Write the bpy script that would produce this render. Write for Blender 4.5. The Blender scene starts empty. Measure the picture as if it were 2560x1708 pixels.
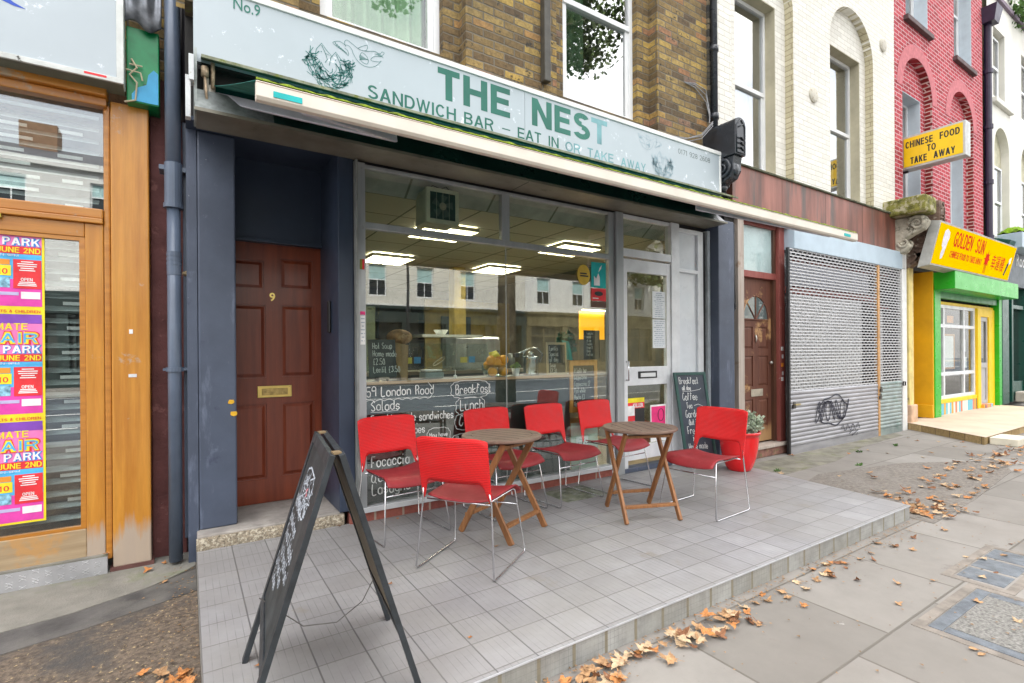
import bpy, bmesh, math, random
from mathutils import Vector, Matrix
R = random.Random(7)
PI = math.pi
SC = bpy.context.scene
COL = SC.collection

# ------------------------------------------------------------------ camera
cam_d = bpy.data.cameras.new('camera')
cam = bpy.data.objects.new('camera', cam_d)
COL.objects.link(cam)
cam_d.sensor_width = 36.0
cam_d.lens = 1265.0 / 2560.0 * 36.0
cam_d.shift_y = 27.5 / 2560.0
cam_d.clip_start = 0.05
cam_d.clip_end = 400
yaw = math.radians(57.3)
cam.rotation_mode = 'QUATERNION'
F = Vector((math.cos(yaw), math.sin(yaw), 0))
q = F.to_track_quat('-Z', 'Y')
cam.rotation_quaternion = q @ Matrix.Rotation(math.radians(-0.4), 3, 'Z').to_quaternion()
cam.location = (0, -4.0, 1.33)
SC.camera = cam

# ------------------------------------------------------------------ light
SUN_EL, SUN_AZ = math.radians(50), math.radians(-14)     # azimuth of the sun, clockwise from +y
w = bpy.data.worlds.new("World"); SC.world = w; w.use_nodes = True
nt = w.node_tree; nt.nodes.clear()
out = nt.nodes.new('ShaderNodeOutputWorld'); bg = nt.nodes.new('ShaderNodeBackground')
sky = nt.nodes.new('ShaderNodeTexSky'); sky.sky_type = 'NISHITA'; sky.sun_disc = False
sky.sun_elevation = SUN_EL; sky.sun_rotation = SUN_AZ
tc = nt.nodes.new('ShaderNodeTexCoord'); mp = nt.nodes.new('ShaderNodeMapping'); mp.inputs['Scale'].default_value = (1, 1, 2.2)
nz = nt.nodes.new('ShaderNodeTexNoise'); nz.inputs['Scale'].default_value = 2.6; nz.inputs['Detail'].default_value = 8
rp = nt.nodes.new('ShaderNodeValToRGB'); rp.color_ramp.elements[0].position = .36; rp.color_ramp.elements[1].position = .6
rp.color_ramp.elements[0].color = (.45, .45, .45, 1)
mx = nt.nodes.new('ShaderNodeMixRGB'); mx.inputs[2].default_value = (11.4, 11.2, 11.0, 1)
nt.links.new(tc.outputs['Generated'], mp.inputs[0]); nt.links.new(mp.outputs[0], nz.inputs['Vector'])
nt.links.new(nz.outputs['Fac'], rp.inputs[0]); nt.links.new(rp.outputs[0], mx.inputs[0])
sx_ = nt.nodes.new('ShaderNodeSeparateXYZ'); nt.links.new(tc.outputs['Generated'], sx_.inputs[0])
gr = nt.nodes.new('ShaderNodeMapRange'); gr.inputs['From Min'].default_value = 0; gr.inputs['From Max'].default_value = .9; gr.inputs['To Min'].default_value = .42; gr.inputs['To Max'].default_value = 1.95
nt.links.new(sx_.outputs[2], gr.inputs[0]); gm = nt.nodes.new('ShaderNodeMixRGB'); gm.blend_type = 'MULTIPLY'; gm.inputs[0].default_value = 1
nt.links.new(sky.outputs[0], mx.inputs[1]); nt.links.new(mx.outputs[0], gm.inputs[1]); nt.links.new(gr.outputs[0], gm.inputs[2]); nt.links.new(gm.outputs[0], bg.inputs[0])
bg.inputs[1].default_value = 0.13
nt.links.new(bg.outputs[0], out.inputs[0])
sd = bpy.data.lights.new('sun', 'SUN'); sd.energy = 4.5; sd.angle = math.radians(3); sd.color = (1, .96, .9)
sun = bpy.data.objects.new('sun', sd); COL.objects.link(sun)
sdir = Vector((math.sin(SUN_AZ) * math.cos(SUN_EL), math.cos(SUN_AZ) * math.cos(SUN_EL), math.sin(SUN_EL)))
sun.rotation_mode = 'QUATERNION'; sun.rotation_quaternion = (-sdir).to_track_quat('-Z', 'Y')
sun.location = (0, -8, 20)
SC.view_settings.view_transform = 'Standard'; SC.view_settings.look = 'None'
SC.view_settings.exposure = 1.2; SC.view_settings.gamma = 1
SC.render.engine = 'CYCLES'
SC.cycles.max_bounces = 8; SC.cycles.diffuse_bounces = 4; SC.cycles.glossy_bounces = 4
SC.cycles.transparent_max_bounces = 24; SC.cycles.caustics_reflective = False; SC.cycles.caustics_refractive = False

# ------------------------------------------------------------------ materials
MATS = {}
def _new(name):
    m = bpy.data.materials.new(name); m.use_nodes = True
    n = m.node_tree; b = n.nodes['Principled BSDF']
    return m, n, b
def rgb(c): return (c[0], c[1], c[2], 1)
def _pos(n):
    return n.nodes.new('ShaderNodeNewGeometry').outputs['Position']
def _noise(n, vec, scale, detail=4, rough=.55, stretch=None):
    t = n.nodes.new('ShaderNodeTexNoise'); t.inputs['Scale'].default_value = scale
    t.inputs['Detail'].default_value = detail; t.inputs['Roughness'].default_value = rough
    if stretch:
        m = n.nodes.new('ShaderNodeMapping'); m.inputs['Scale'].default_value = stretch
        n.links.new(vec, m.inputs[0]); vec = m.outputs[0]
    n.links.new(vec, t.inputs['Vector']); return t.outputs['Fac']
def _ramp(n, fac, stops):
    r = n.nodes.new('ShaderNodeValToRGB'); e = r.color_ramp.elements
    while len(e) < len(stops): e.new(.5)
    for k, (p, c) in enumerate(stops):
        e[k].position = p; e[k].color = rgb(c) if hasattr(c, '__len__') else (c, c, c, 1)
    n.links.new(fac, r.inputs[0]); return r.outputs[0]
def _mix(n, fac, a, b, typ='MIX'):
    m = n.nodes.new('ShaderNodeMixRGB'); m.blend_type = typ
    for k, v in ((0, fac), (1, a), (2, b)):
        if hasattr(v, 'is_output') or isinstance(v, bpy.types.NodeSocket): n.links.new(v, m.inputs[k])
        elif k == 0: m.inputs[0].default_value = v
        else: m.inputs[k].default_value = rgb(v)
    return m.outputs[0]
def _math(n, op, a, b=None, c=None):
    m = n.nodes.new('ShaderNodeMath'); m.operation = op
    for k, v in enumerate((a, b, c)):
        if v is None: continue
        if isinstance(v, bpy.types.NodeSocket): n.links.new(v, m.inputs[k])
        else: m.inputs[k].default_value = v
    return m.outputs[0]
def _bump(n, b, h, strength=.3, dist=.01):
    u = n.nodes.new('ShaderNodeBump'); u.inputs['Strength'].default_value = strength; u.inputs['Distance'].default_value = dist
    n.links.new(h, u.inputs['Height']); n.links.new(u.outputs[0], b.inputs['Normal'])
def mat(name, col, rough=.6, metal=0, var=.12, scale=6, spots=None, bump=0, bscale=60, stretch=None, coat=0, spec=None):
    if name in MATS: return MATS[name]
    m, n, b = _new(name)
    p = _pos(n)
    f = _noise(n, p, scale, 6, .6, stretch)
    c1 = tuple(max(0, x * (1 - var * 2)) for x in col); c2 = tuple(min(1, x * (1 + var * 1.4)) for x in col)
    c = _ramp(n, f, [(.3, c1), (.7, c2)])
    for s in (spots or []):
        sc, th, sw, scol = s[:4]
        g = _noise(n, p, sc, 8, .7, s[4] if len(s) > 4 else None)
        k = _ramp(n, g, [(th, 0), (min(1, th + sw), 1)])
        c = _mix(n, k, c, scol)
    n.links.new(c, b.inputs['Base Color'])
    b.inputs['Roughness'].default_value = rough; b.inputs['Metallic'].default_value = metal
    if spec is not None: b.inputs['Specular IOR Level'].default_value = spec
    if coat: b.inputs['Coat Weight'].default_value = coat
    if bump: _bump(n, b, _noise(n, p, bscale, 6, .65), bump, .01)
    rr = _ramp(n, f, [(.3, min(1, rough + .08)), (.7, max(.03, rough - .06))]); n.links.new(rr, b.inputs['Roughness'])
    MATS[name] = m; return m
def emit(name, col, s):
    if name in MATS: return MATS[name]
    m, n, b = _new(name); b.inputs['Base Color'].default_value = rgb(col)
    b.inputs['Emission Color'].default_value = rgb(col); b.inputs['Emission Strength'].default_value = s
    MATS[name] = m; return m
def glass(name, tint=(.93, .97, .95), refl=.24, ior=1.7, rough=.0):
    m = bpy.data.materials.new(name); m.use_nodes = True; n = m.node_tree; n.nodes.clear()
    o = n.nodes.new('ShaderNodeOutputMaterial'); t = n.nodes.new('ShaderNodeBsdfTransparent'); g = n.nodes.new('ShaderNodeBsdfGlossy')
    t.inputs[0].default_value = rgb(tint); g.inputs['Roughness'].default_value = rough
    fr = n.nodes.new('ShaderNodeLayerWeight'); fr.inputs[0].default_value = .5; f0 = ((ior - 1) / (ior + 1)) ** 2
    a = _math(n, 'ADD', _math(n, 'MULTIPLY', _math(n, 'POWER', fr.outputs['Facing'], 5.0), .85), refl + f0); a = _math(n, 'MINIMUM', a, 1.0)
    x = n.nodes.new('ShaderNodeMixShader'); n.links.new(a, x.inputs[0]); n.links.new(t.outputs[0], x.inputs[1]); n.links.new(g.outputs[0], x.inputs[2])
    w_ = _noise(n, _pos(n), .9, 2); bu = n.nodes.new('ShaderNodeBump'); bu.inputs['Strength'].default_value = .05; bu.inputs['Distance'].default_value = .02
    n.links.new(w_, bu.inputs['Height']); n.links.new(bu.outputs[0], g.inputs['Normal'])
    n.links.new(x.outputs[0], o.inputs[0]); MATS[name] = m; return m
def cells(n, w_, h_, gap, stagger=.5, hz='xz', ox=0, oz=0, rot=False):
    """brick cells: returns (random value per cell, joint mask 0..1)"""
    p = _pos(n); s = n.nodes.new('ShaderNodeSeparateXYZ'); n.links.new(p, s.inputs[0])
    if hz == 'xz': u = _math(n, 'ADD', s.outputs[0], s.outputs[1]); v = s.outputs[2]
    elif hz == 'xy': u, v = s.outputs[0], s.outputs[1]
    else: u, v = s.outputs[1], s.outputs[0]
    u = _math(n, 'SUBTRACT', u, ox); v = _math(n, 'SUBTRACT', v, oz)
    if gap and hz == 'xz' and w_ < .3:
        wob = _noise(n, p, 12, 2); wob = _math(n, 'SUBTRACT', wob, .5); wob = _math(n, 'MULTIPLY', wob, .012)
        v = _math(n, 'ADD', v, wob)
    row = _math(n, 'FLOOR', _math(n, 'DIVIDE', v, h_))
    sh = _math(n, 'MULTIPLY', _math(n, 'FLOORED_MODULO', row, 2.0), stagger)
    uu = _math(n, 'ADD', _math(n, 'DIVIDE', u, w_), sh)
    col = _math(n, 'FLOOR', uu)
    fu = _math(n, 'SUBTRACT', uu, col); fv = _math(n, 'SUBTRACT', _math(n, 'DIVIDE', v, h_), row)
    du = _math(n, 'MULTIPLY', _math(n, 'MINIMUM', fu, _math(n, 'SUBTRACT', 1.0, fu)), w_)
    dv = _math(n, 'MULTIPLY', _math(n, 'MINIMUM', fv, _math(n, 'SUBTRACT', 1.0, fv)), h_)
    d = _math(n, 'MINIMUM', du, dv)
    mask = n.nodes.new('ShaderNodeMapRange'); mask.inputs['From Min'].default_value = gap * .5; mask.inputs['From Max'].default_value = gap * .5 + min(.004, gap * .6)
    mask.inputs['To Min'].default_value = 1; mask.inputs['To Max'].default_value = 0; n.links.new(d, mask.inputs[0])
    cv = n.nodes.new('ShaderNodeCombineXYZ'); n.links.new(col, cv.inputs[0]); n.links.new(row, cv.inputs[1])
    wn = n.nodes.new('ShaderNodeTexWhiteNoise'); wn.noise_dimensions = '2D'; n.links.new(cv.outputs[0], wn.inputs['Vector'])
    return wn.outputs['Value'], mask.outputs[0], p
def brick(name, stops, mortar, w_=.225, h_=.075, gap=.01, rough=.85, bump=.5, mott=.35, dirt=None, stagger=.5, hz='xz', ox=0, oz=0, spots=None, mottscale=30, lines=None):
    if name in MATS: return MATS[name]
    m, n, b = _new(name)
    rnd, jm, p = cells(n, w_, h_, gap, stagger, hz, ox, oz)
    c = _ramp(n, rnd, stops)
    f = _noise(n, p, mottscale, 6, .7)
    c = _mix(n, mott, c, _mix(n, 1.0, c, _ramp(n, f, [(.3, .35), (.7, 1.5)]), 'MULTIPLY'))
    c = _mix(n, jm, c, mortar)
    if lines:
        s = n.nodes.new('ShaderNodeSeparateXYZ'); n.links.new(p, s.inputs[0])
        tot = None
        for ax, sp, wd, st, *of in lines:
            fr = _math(n, 'FRACT', _math(n, 'DIVIDE', _math(n, 'SUBTRACT', s.outputs[ax], of[0] if of else 0.0), sp))
            ln = _math(n, 'LESS_THAN', fr, wd / sp)
            ln = _math(n, 'MULTIPLY', ln, _ramp(n, _noise(n, p, 7, 3), [(.4, st * (.15 if st < .8 else .8)), (.62, st)]))
            c = _mix(n, ln, c, (.10, .10, .11))
    for (sc, th, sw, scol) in (spots or []):
        k = _ramp(n, _noise(n, p, sc, 8, .7), [(th, 0), (min(1, th + sw), 1)]); c = _mix(n, k, c, scol)
    if dirt:
        k = _ramp(n, _noise(n, p, dirt[0], 6, .6), [(.35, 0), (.75, dirt[1])]); c = _mix(n, k, c, dirt[2])
    n.links.new(c, b.inputs['Base Color']); b.inputs['Roughness'].default_value = rough
    h = _math(n, 'SUBTRACT', _math(n, 'MULTIPLY', f, .35), _math(n, 'MULTIPLY', jm, .8))
    h = _math(n, 'ADD', h, _math(n, 'MULTIPLY', rnd, .25))
    _bump(n, b, h, bump, .008)
    MATS[name] = m; return m
def wood(name, c1, c2, rough=.5, axis=2, scale=1.0, worn=None, coat=0):
    if name in MATS: return MATS[name]
    m, n, b = _new(name); p = _pos(n)
    st = [9, 9, 9]; st[axis] = .9
    f = _noise(n, p, 2.2 * scale, 5, .6, tuple(st))
    st2 = [60, 60, 60]; st2[axis] = 2
    g = _noise(n, p, 2.0 * scale, 3, .5, tuple(st2))
    wv = n.nodes.new('ShaderNodeTexWave'); wv.inputs['Scale'].default_value = 5 * scale; wv.inputs['Distortion'].default_value = 5; wv.inputs['Detail'].default_value = 2
    wv.bands_direction = 'X' if axis != 0 else 'Z'
    mp_ = n.nodes.new('ShaderNodeMapping'); s3 = [1, 1, 1]; s3[axis] = .18; mp_.inputs['Scale'].default_value = s3
    n.links.new(p, mp_.inputs[0]); n.links.new(mp_.outputs[0], wv.inputs['Vector'])
    c = _ramp(n, f, [(.3, c1), (.7, c2)])
    c = _mix(n, _math(n, 'MULTIPLY', g, .35), c, tuple(x * .45 for x in c1))
    c = _mix(n, _math(n, 'MULTIPLY', wv.outputs['Fac'], .16), c, tuple(x * .5 for x in c1))
    if worn:
        k = _ramp(n, _noise(n, p, worn[0], 7, .7), [(worn[1], 0), (worn[1] + worn[2], .85)]); c = _mix(n, k, c, worn[3])
        if len(worn) > 4:      # weathered zone low down
            s = n.nodes.new('ShaderNodeSeparateXYZ'); n.links.new(p, s.inputs[0])
            z = _math(n, 'ADD', s.outputs[2], _math(n, 'MULTIPLY', _math(n, 'SUBTRACT', f, .5), .5))
            mr = n.nodes.new('ShaderNodeMapRange'); mr.inputs['From Min'].default_value = worn[4]; mr.inputs['From Max'].default_value = worn[4] - .12
            n.links.new(z, mr.inputs[0]); c = _mix(n, _math(n, 'MULTIPLY', mr.outputs[0], .8), c, worn[3])
    n.links.new(c, b.inputs['Base Color']); b.inputs['Roughness'].default_value = rough
    if coat: b.inputs['Coat Weight'].default_value = coat; b.inputs['Coat Roughness'].default_value = .15
    _bump(n, b, g, .15, .004)
    MATS[name] = m; return m

# ------------------------------------------------------------------ mesh builder
class MB:
    def __init__(s): s.bm = bmesh.new()
    def face(s, pts):
        try: return s.bm.faces.new([s.bm.verts.new(p) for p in pts])
        except Exception: return None
    def box(s, x0, x1, y0, y1, z0, z1):
        x0, x1 = sorted((x0, x1)); y0, y1 = sorted((y0, y1)); z0, z1 = sorted((z0, z1))
        v = [s.bm.verts.new(p) for p in [(x0,y0,z0),(x1,y0,z0),(x1,y1,z0),(x0,y1,z0),(x0,y0,z1),(x1,y0,z1),(x1,y1,z1),(x0,y1,z1)]]
        for f in ((0,3,2,1),(4,5,6,7),(0,1,5,4),(1,2,6,5),(2,3,7,6),(3,0,4,7)): s.bm.faces.new([v[i] for i in f])
        return s
    def hexa(s, P):      # 8 points: bottom 4, top 4
        v = [s.bm.verts.new(p) for p in P]
        for f in ((0,3,2,1),(4,5,6,7),(0,1,5,4),(1,2,6,5),(2,3,7,6),(3,0,4,7)): s.bm.faces.new([v[i] for i in f])
        return s
    def prism(s, pts, axis, a0, a1):
        def P(u, v, a): return {'x': (a, u, v), 'y': (u, a, v), 'z': (u, v, a)}[axis]
        A = [s.bm.verts.new(P(u, v, a0)) for u, v in pts]; B = [s.bm.verts.new(P(u, v, a1)) for u, v in pts]
        n = len(pts)
        try: s.bm.faces.new(A); s.bm.faces.new(B[::-1])
        except Exception: pass
        for i in range(n): s.bm.faces.new((A[i], A[(i+1) % n], B[(i+1) % n], B[i]))
        return s
    def ring(s, c, r, ax, n, e1, e2): return [s.bm.verts.new(c + (e1 * math.cos(2*PI*k/n) + e2 * math.sin(2*PI*k/n)) * r) for k in range(n)]
    def tube(s, pts, r, n=8, caps=True):
        pts = [Vector(p) for p in pts]; rs = r if hasattr(r, '__len__') else [r] * len(pts)
        prev = None; e1 = None; first = None
        for i, p in enumerate(pts):
            if i == 0: d = pts[1] - p
            elif i == len(pts) - 1: d = p - pts[i-1]
            else: d = (pts[i+1] - p).normalized() + (p - pts[i-1]).normalized()
            d = d.normalized() if d.length > 1e-9 else Vector((0, 0, 1))
            if e1 is None: e1 = d.orthogonal().normalized()
            else:
                e1 = (e1 - d * e1.dot(d)); e1 = e1.normalized() if e1.length > 1e-6 else d.orthogonal().normalized()
            e2 = d.cross(e1)
            k = s.ring(p, rs[i], d, n, e1, e2)
            if prev:
                for j in range(n): s.bm.faces.new((prev[j], prev[(j+1) % n], k[(j+1) % n], k[j]))
            else: first = k
            prev = k
        if caps and n > 2:
            try: s.bm.faces.new(first[::-1]); s.bm.faces.new(prev)
            except Exception: pass
        return s
    def lathe(s, cx, cy, prof, n=32, cap=True):
        prev = None
        for r, z in prof:
            k = [s.bm.verts.new((cx + r*math.cos(2*PI*j/n), cy + r*math.sin(2*PI*j/n), z)) for j in range(n)]
            if prev:
                for j in range(n): s.bm.faces.new((prev[j], prev[(j+1) % n], k[(j+1) % n], k[j]))
            elif cap: s.bm.faces.new(k[::-1])
            prev = k
        if cap: s.bm.faces.new(prev)
        return s
    def grid(s, fn, nu, nv):
        V = [[s.bm.verts.new(fn(i / nu, j / nv)) for j in range(nv + 1)] for i in range(nu + 1)]
        for i in range(nu):
            for j in range(nv): s.bm.faces.new((V[i][j], V[i+1][j], V[i+1][j+1], V[i][j+1]))
        return s
    def ball(s, c, r, nu=12, nv=8, sq=(1, 1, 1)):
        return s.grid(lambda a, b: (c[0] + r*sq[0]*math.cos(2*PI*a)*math.sin(PI*b), c[1] + r*sq[1]*math.sin(2*PI*a)*math.sin(PI*b), c[2] + r*sq[2]*math.cos(PI*b)), nu, nv)
    def xf(s, M):
        bmesh.ops.transform(s.bm, matrix=M, verts=s.bm.verts); return s
LOC = {}
def thing(name, label, cat, loc=(0, 0, 0), group=None):
    o = bpy.data.objects.new(name, None); COL.objects.link(o); o.empty_display_size = .1
    o.location = loc; LOC[o.name] = Vector(loc); o['label'] = label; o['category'] = cat
    if group: o['group'] = group
    return o
def part(name, b, m, parent=None, bevel=0, smooth=False, seg=2, label=None, loc=None, thick=0):
    root = parent; base = Vector((0, 0, 0))
    if parent is not None: base = LOC.get(parent.name, Vector((0, 0, 0)))
    elif loc is not None: base = Vector(loc)
    me = bpy.data.meshes.new(name)
    bm = b.bm if isinstance(b, MB) else b
    bmesh.ops.remove_doubles(bm, verts=bm.verts, dist=1e-5)
    bmesh.ops.recalc_face_normals(bm, faces=bm.faces)
    if base.length: bmesh.ops.translate(bm, vec=-base, verts=bm.verts)
    bm.to_mesh(me); bm.free()
    o = bpy.data.objects.new(name, me); COL.objects.link(o)
    if m is not None: me.materials.append(m)
    if parent is not None:
        o.parent = parent; LOC[o.name] = base
    else:
        o.location = base; LOC[o.name] = base
    if smooth:
        for p in me.polygons: p.use_smooth = True
    if thick:
        q_ = o.modifiers.new('thick', 'SOLIDIFY'); q_.thickness = thick; q_.offset = 0
    if bevel:
        v = o.modifiers.new('bevel', 'BEVEL'); v.width = bevel; v.segments = seg; v.limit_method = 'ANGLE'; v.angle_limit = math.radians(40)
        if hasattr(v, 'harden_normals'): v.harden_normals = False
    if label: o['label'] = label
    return o
def tag(o, label, cat, group=None):
    o['label'] = label; o['category'] = cat
    if group: o['group'] = group
    return o
def struct(name, b, m, **k):
    o = part(name, b, m, **k); o['kind'] = 'structure'; return o
def BX(x0, x1, y0, y1, z0, z1): return MB().box(x0, x1, y0, y1, z0, z1)
def wall(b, x0, x1, z0, z1, y, holes, depth):
    """front skin at y with rectangular or arched holes (xa, xb, za, zb, rise), reveals run back by depth"""
    xs = {x0, x1}
    for h in holes:
        xa, xb, za, zb, ri = h
        n = 18 if ri else 1
        for k in range(n + 1):
            t = (1 - math.cos(PI * k / n)) / 2 if ri else k
            xs.add(round(xa + (xb - xa) * t, 6))
    xs = sorted(xs)
    def top(h, x):
        xa, xb, za, zb, ri = h
        if not ri: return zb
        t = (x - (xa + xb) / 2) / ((xb - xa) / 2); return zb + ri * math.sqrt(max(0, 1 - t * t))
    for a, c in zip(xs, xs[1:]):
        mid = (a + c) / 2
        hs = sorted([h for h in holes if h[0] < mid < h[1]], key=lambda h: h[2])
        zl = zr = z0
        for h in hs:
            if h[2] > max(zl, zr) + 1e-6: b.face([(a, y, zl), (c, y, zr), (c, y, h[2]), (a, y, h[2])])
            zl, zr = top(h, a), top(h, c)
            b.face([(a, y, zl), (c, y, zr), (c, y + depth, zr), (a, y + depth, zl)])
            b.face([(a, y, h[2]), (a, y + depth, h[2]), (c, y + depth, h[2]), (c, y, h[2])])
        if z1 > max(zl, zr) + 1e-6: b.face([(a, y, zl), (c, y, zr), (c, y, z1), (a, y, z1)])
    for xa, xb, za, zb, ri in holes:
        for x in (xa, xb): b.face([(x, y, za), (x, y + depth, za), (x, y + depth, zb), (x, y, zb)])
    return b

# ------------------------------------------------------------------ lettering
def lettering(name, body, m, parent, pos, width=None, height=None, xd=(1, 0, 0), ud=(0, 0, 1), bold=0, thin=0, align='L', shear=0, extr=0, sp=1.0, mono=None, label=None):
    cu = bpy.data.curves.new(name, 'FONT'); cu.body = body; cu.size = 1; cu.offset = bold; cu.shear = shear; cu.space_character = sp
    cu.resolution_u = 3
    o = bpy.data.objects.new(name, cu); COL.objects.link(o)
    bpy.context.view_layer.update()
    dg = bpy.context.evaluated_depsgraph_get()
    me = bpy.data.meshes.new_from_object(o.evaluated_get(dg))
    bpy.data.objects.remove(o); bpy.data.curves.remove(cu)
    if not me.vertices: return None
    xs = [v.co.x for v in me.vertices]; ys = [v.co.y for v in me.vertices]
    w0, w1, h0, h1 = min(xs), max(xs), min(ys), max(ys)
    cap = .72 if body != body.lower() or any(c.isdigit() for c in body) else .56
    nl = body.count('\n')
    sy = (height / ((h1 - h0))) if height else None
    sx = (width / (w1 - w0)) if width else None
    if sx is None: sx = sy
    if sy is None: sy = sx
    X, U = Vector(xd).normalized(), Vector(ud).normalized(); N = X.cross(U)
    P = Vector(pos); base = LOC.get(parent.name, Vector((0, 0, 0))) if parent else Vector((0, 0, 0))
    off = {'L': 0, 'C': (w1 - w0) * sx / 2, 'R': (w1 - w0) * sx}[align]
    for v in me.vertices:
        v.co = P + X * ((v.co.x - w0) * sx - off) + U * ((v.co.y - h0) * sy) - base
    me.materials.clear(); me.materials.append(m)
    o = bpy.data.objects.new(name, me); COL.objects.link(o)
    if parent: o.parent = parent; LOC[o.name] = base
    return o
G_ = {'a':'4536261513223243 4642','b':'1912 1526364543322213','c':'4536261513223243','d':'4536261513223243 4942','e':'14444536261513223243','f':'4838292712 1636',
'g':'4536261513223243 4641302010','h':'1912 1526364542','i':'1612 1819','j':'36312010 3839','k':'1912 461442','l':'191222','m':'1612 15263532 3546565552','n':'1612 1526364542',
'o':'362615132232434536','p':'1610 1526364543322213','q':'4536261513223243 4640','r':'1612 15263645','s':'45362615243443322213','t':'29232233 1636','u':'161322324346 4642','v':'163246','w':'1622354256',
'x':'1642 4612','y':'16132333 46423010','z':'16461242','A':'123952 2545','B':'1912 1939483615 3645433212','C':'4839281513223244','D':'1939474433 1912 33443212','E':'49191242 1535','F':'4919 1912 1535',
'G':'483928151322324435','H':'1912 4942 1545','I':'1912','J':'39332213','K':'1912 491542','L':'191242','M':'1219355952','N':'12194249','O':'392815132232434639','P':'1912 1939473615','Q':'392815132232434639 3351',
'R':'1912 1939473615 3642','S':'48392817263543322213','T':'1949 2922','U':'191322324349','V':'193249','W':'1922354259','X':'1942 4912','Y':'1935 4932','0':'392815132232434639','1':'273932','2':'1829394836471242','3':'18394836454333221 3'.replace(' ',''),
'4':'391545 3932','5':'491916364543322213','6':'4839151322324345351 5'.replace(' ',''),'7':'194922','8':'3928263544433223133526','9':'463616182939484642','£':'48392824221242 1535','.':'2223','-':'1545','&':'5226293837131222 3244'.replace(' 3244',''),"'":'2928','+':'1545 3733',
'/':'1249','%':'1249','!':'2925 2322',',':'2221'}
def chalk(b, text, x, z, h, P, wd=.004, jit=.25, slope=0, wide=1.0, seed=1):
    """hand written strokes: P(u, v) maps writing space to 3d"""
    rr = random.Random(seed); cx = x
    for ch in text:
        if ch == ' ': cx += h * .42 * wide; continue
        g = G_.get(ch)
        if not g: cx += h * .3; continue
        mw = 2
        dz = rr.uniform(-.04, .04) * h
        for st in g.split():
            pts = [(int(st[i]), int(st[i+1])) for i in range(0, len(st) - 1, 2)]
            mw = max(mw, max(p[0] for p in pts))
            if len(pts) > 2:
                q_ = []
                for i in range(len(pts) - 1):
                    p0 = pts[max(0, i-1)]; p1 = pts[i]; p2 = pts[i+1]; p3 = pts[min(len(pts)-1, i+2)]
                    for t in (0, .33, .67):
                        q_.append(tuple(.5 * ((2*p1[k]) + (-p0[k]+p2[k])*t + (2*p0[k]-5*p1[k]+4*p2[k]-p3[k])*t*t + (-p0[k]+3*p1[k]-3*p2[k]+p3[k])*t**3) for k in (0, 1)))
                q_.append(pts[-1]); pts = q_
            W = []
            for (px_, pz_) in pts:
                u = cx + (px_ - 1) * h / 8 * wide + rr.uniform(-1, 1) * jit * h * .02
                v = z + dz + (pz_ - 2) * h / 7 + (u - x) * slope + rr.uniform(-1, 1) * jit * h * .02
                W.append((u, v))
            ribbon(b, W, wd * rr.uniform(.8, 1.2), P)
        cx += (mw + .55) * h / 8 * wide
    return cx
def ribbon(b, W, wd, P):
    L, Rr = [], []
    for i, (u, v) in enumerate(W):
        a = W[max(0, i-1)]; c = W[min(len(W)-1, i+1)]
        dx, dy = c[0]-a[0], c[1]-a[1]; l = math.hypot(dx, dy) or 1
        nx, ny = -dy/l*wd/2, dx/l*wd/2
        L.append(b.bm.verts.new(P(u+nx, v+ny))); Rr.append(b.bm.verts.new(P(u-nx, v-ny)))
    for i in range(len(W)-1):
        b.bm.faces.new((L[i], L[i+1], Rr[i+1], Rr[i]))
def cloud(b, cx, cz, rx, rz, P, n=11, wd=.004, a0=0, a1=2*PI):
    W = []
    for k in range(n * 8 + 1):
        t = a0 + (a1 - a0) * k / (n * 8); s = 1 + .06 * abs(math.sin((t - a0) / (a1 - a0) * PI * n))
        # squarish ellipse
        c, sn = math.cos(t), math.sin(t); e = .6
        W.append((cx + rx * s * abs(c)**e * (1 if c > 0 else -1), cz + rz * s * abs(sn)**e * (1 if sn > 0 else -1)))
    ribbon(b, W, wd, P)
SW_ = {'A':.74,'B':.66,'C':.70,'D':.70,'E':.60,'F':.56,'G':.74,'H':.70,'I':.2,'J':.5,'K':.70,'L':.55,'M':.84,'N':.70,'O':.76,'P':.62,'R':.70,'S':.66,'T':.60,'U':.70,'V':.70,'W':.98,'Y':.70,' ':.32,'0':.58,'1':.36,'2':.58,'6':.58,'7':.56,'8':.58,'9':.58,'-':.45,'.':.2,'£':.6,'&':.7}
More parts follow.
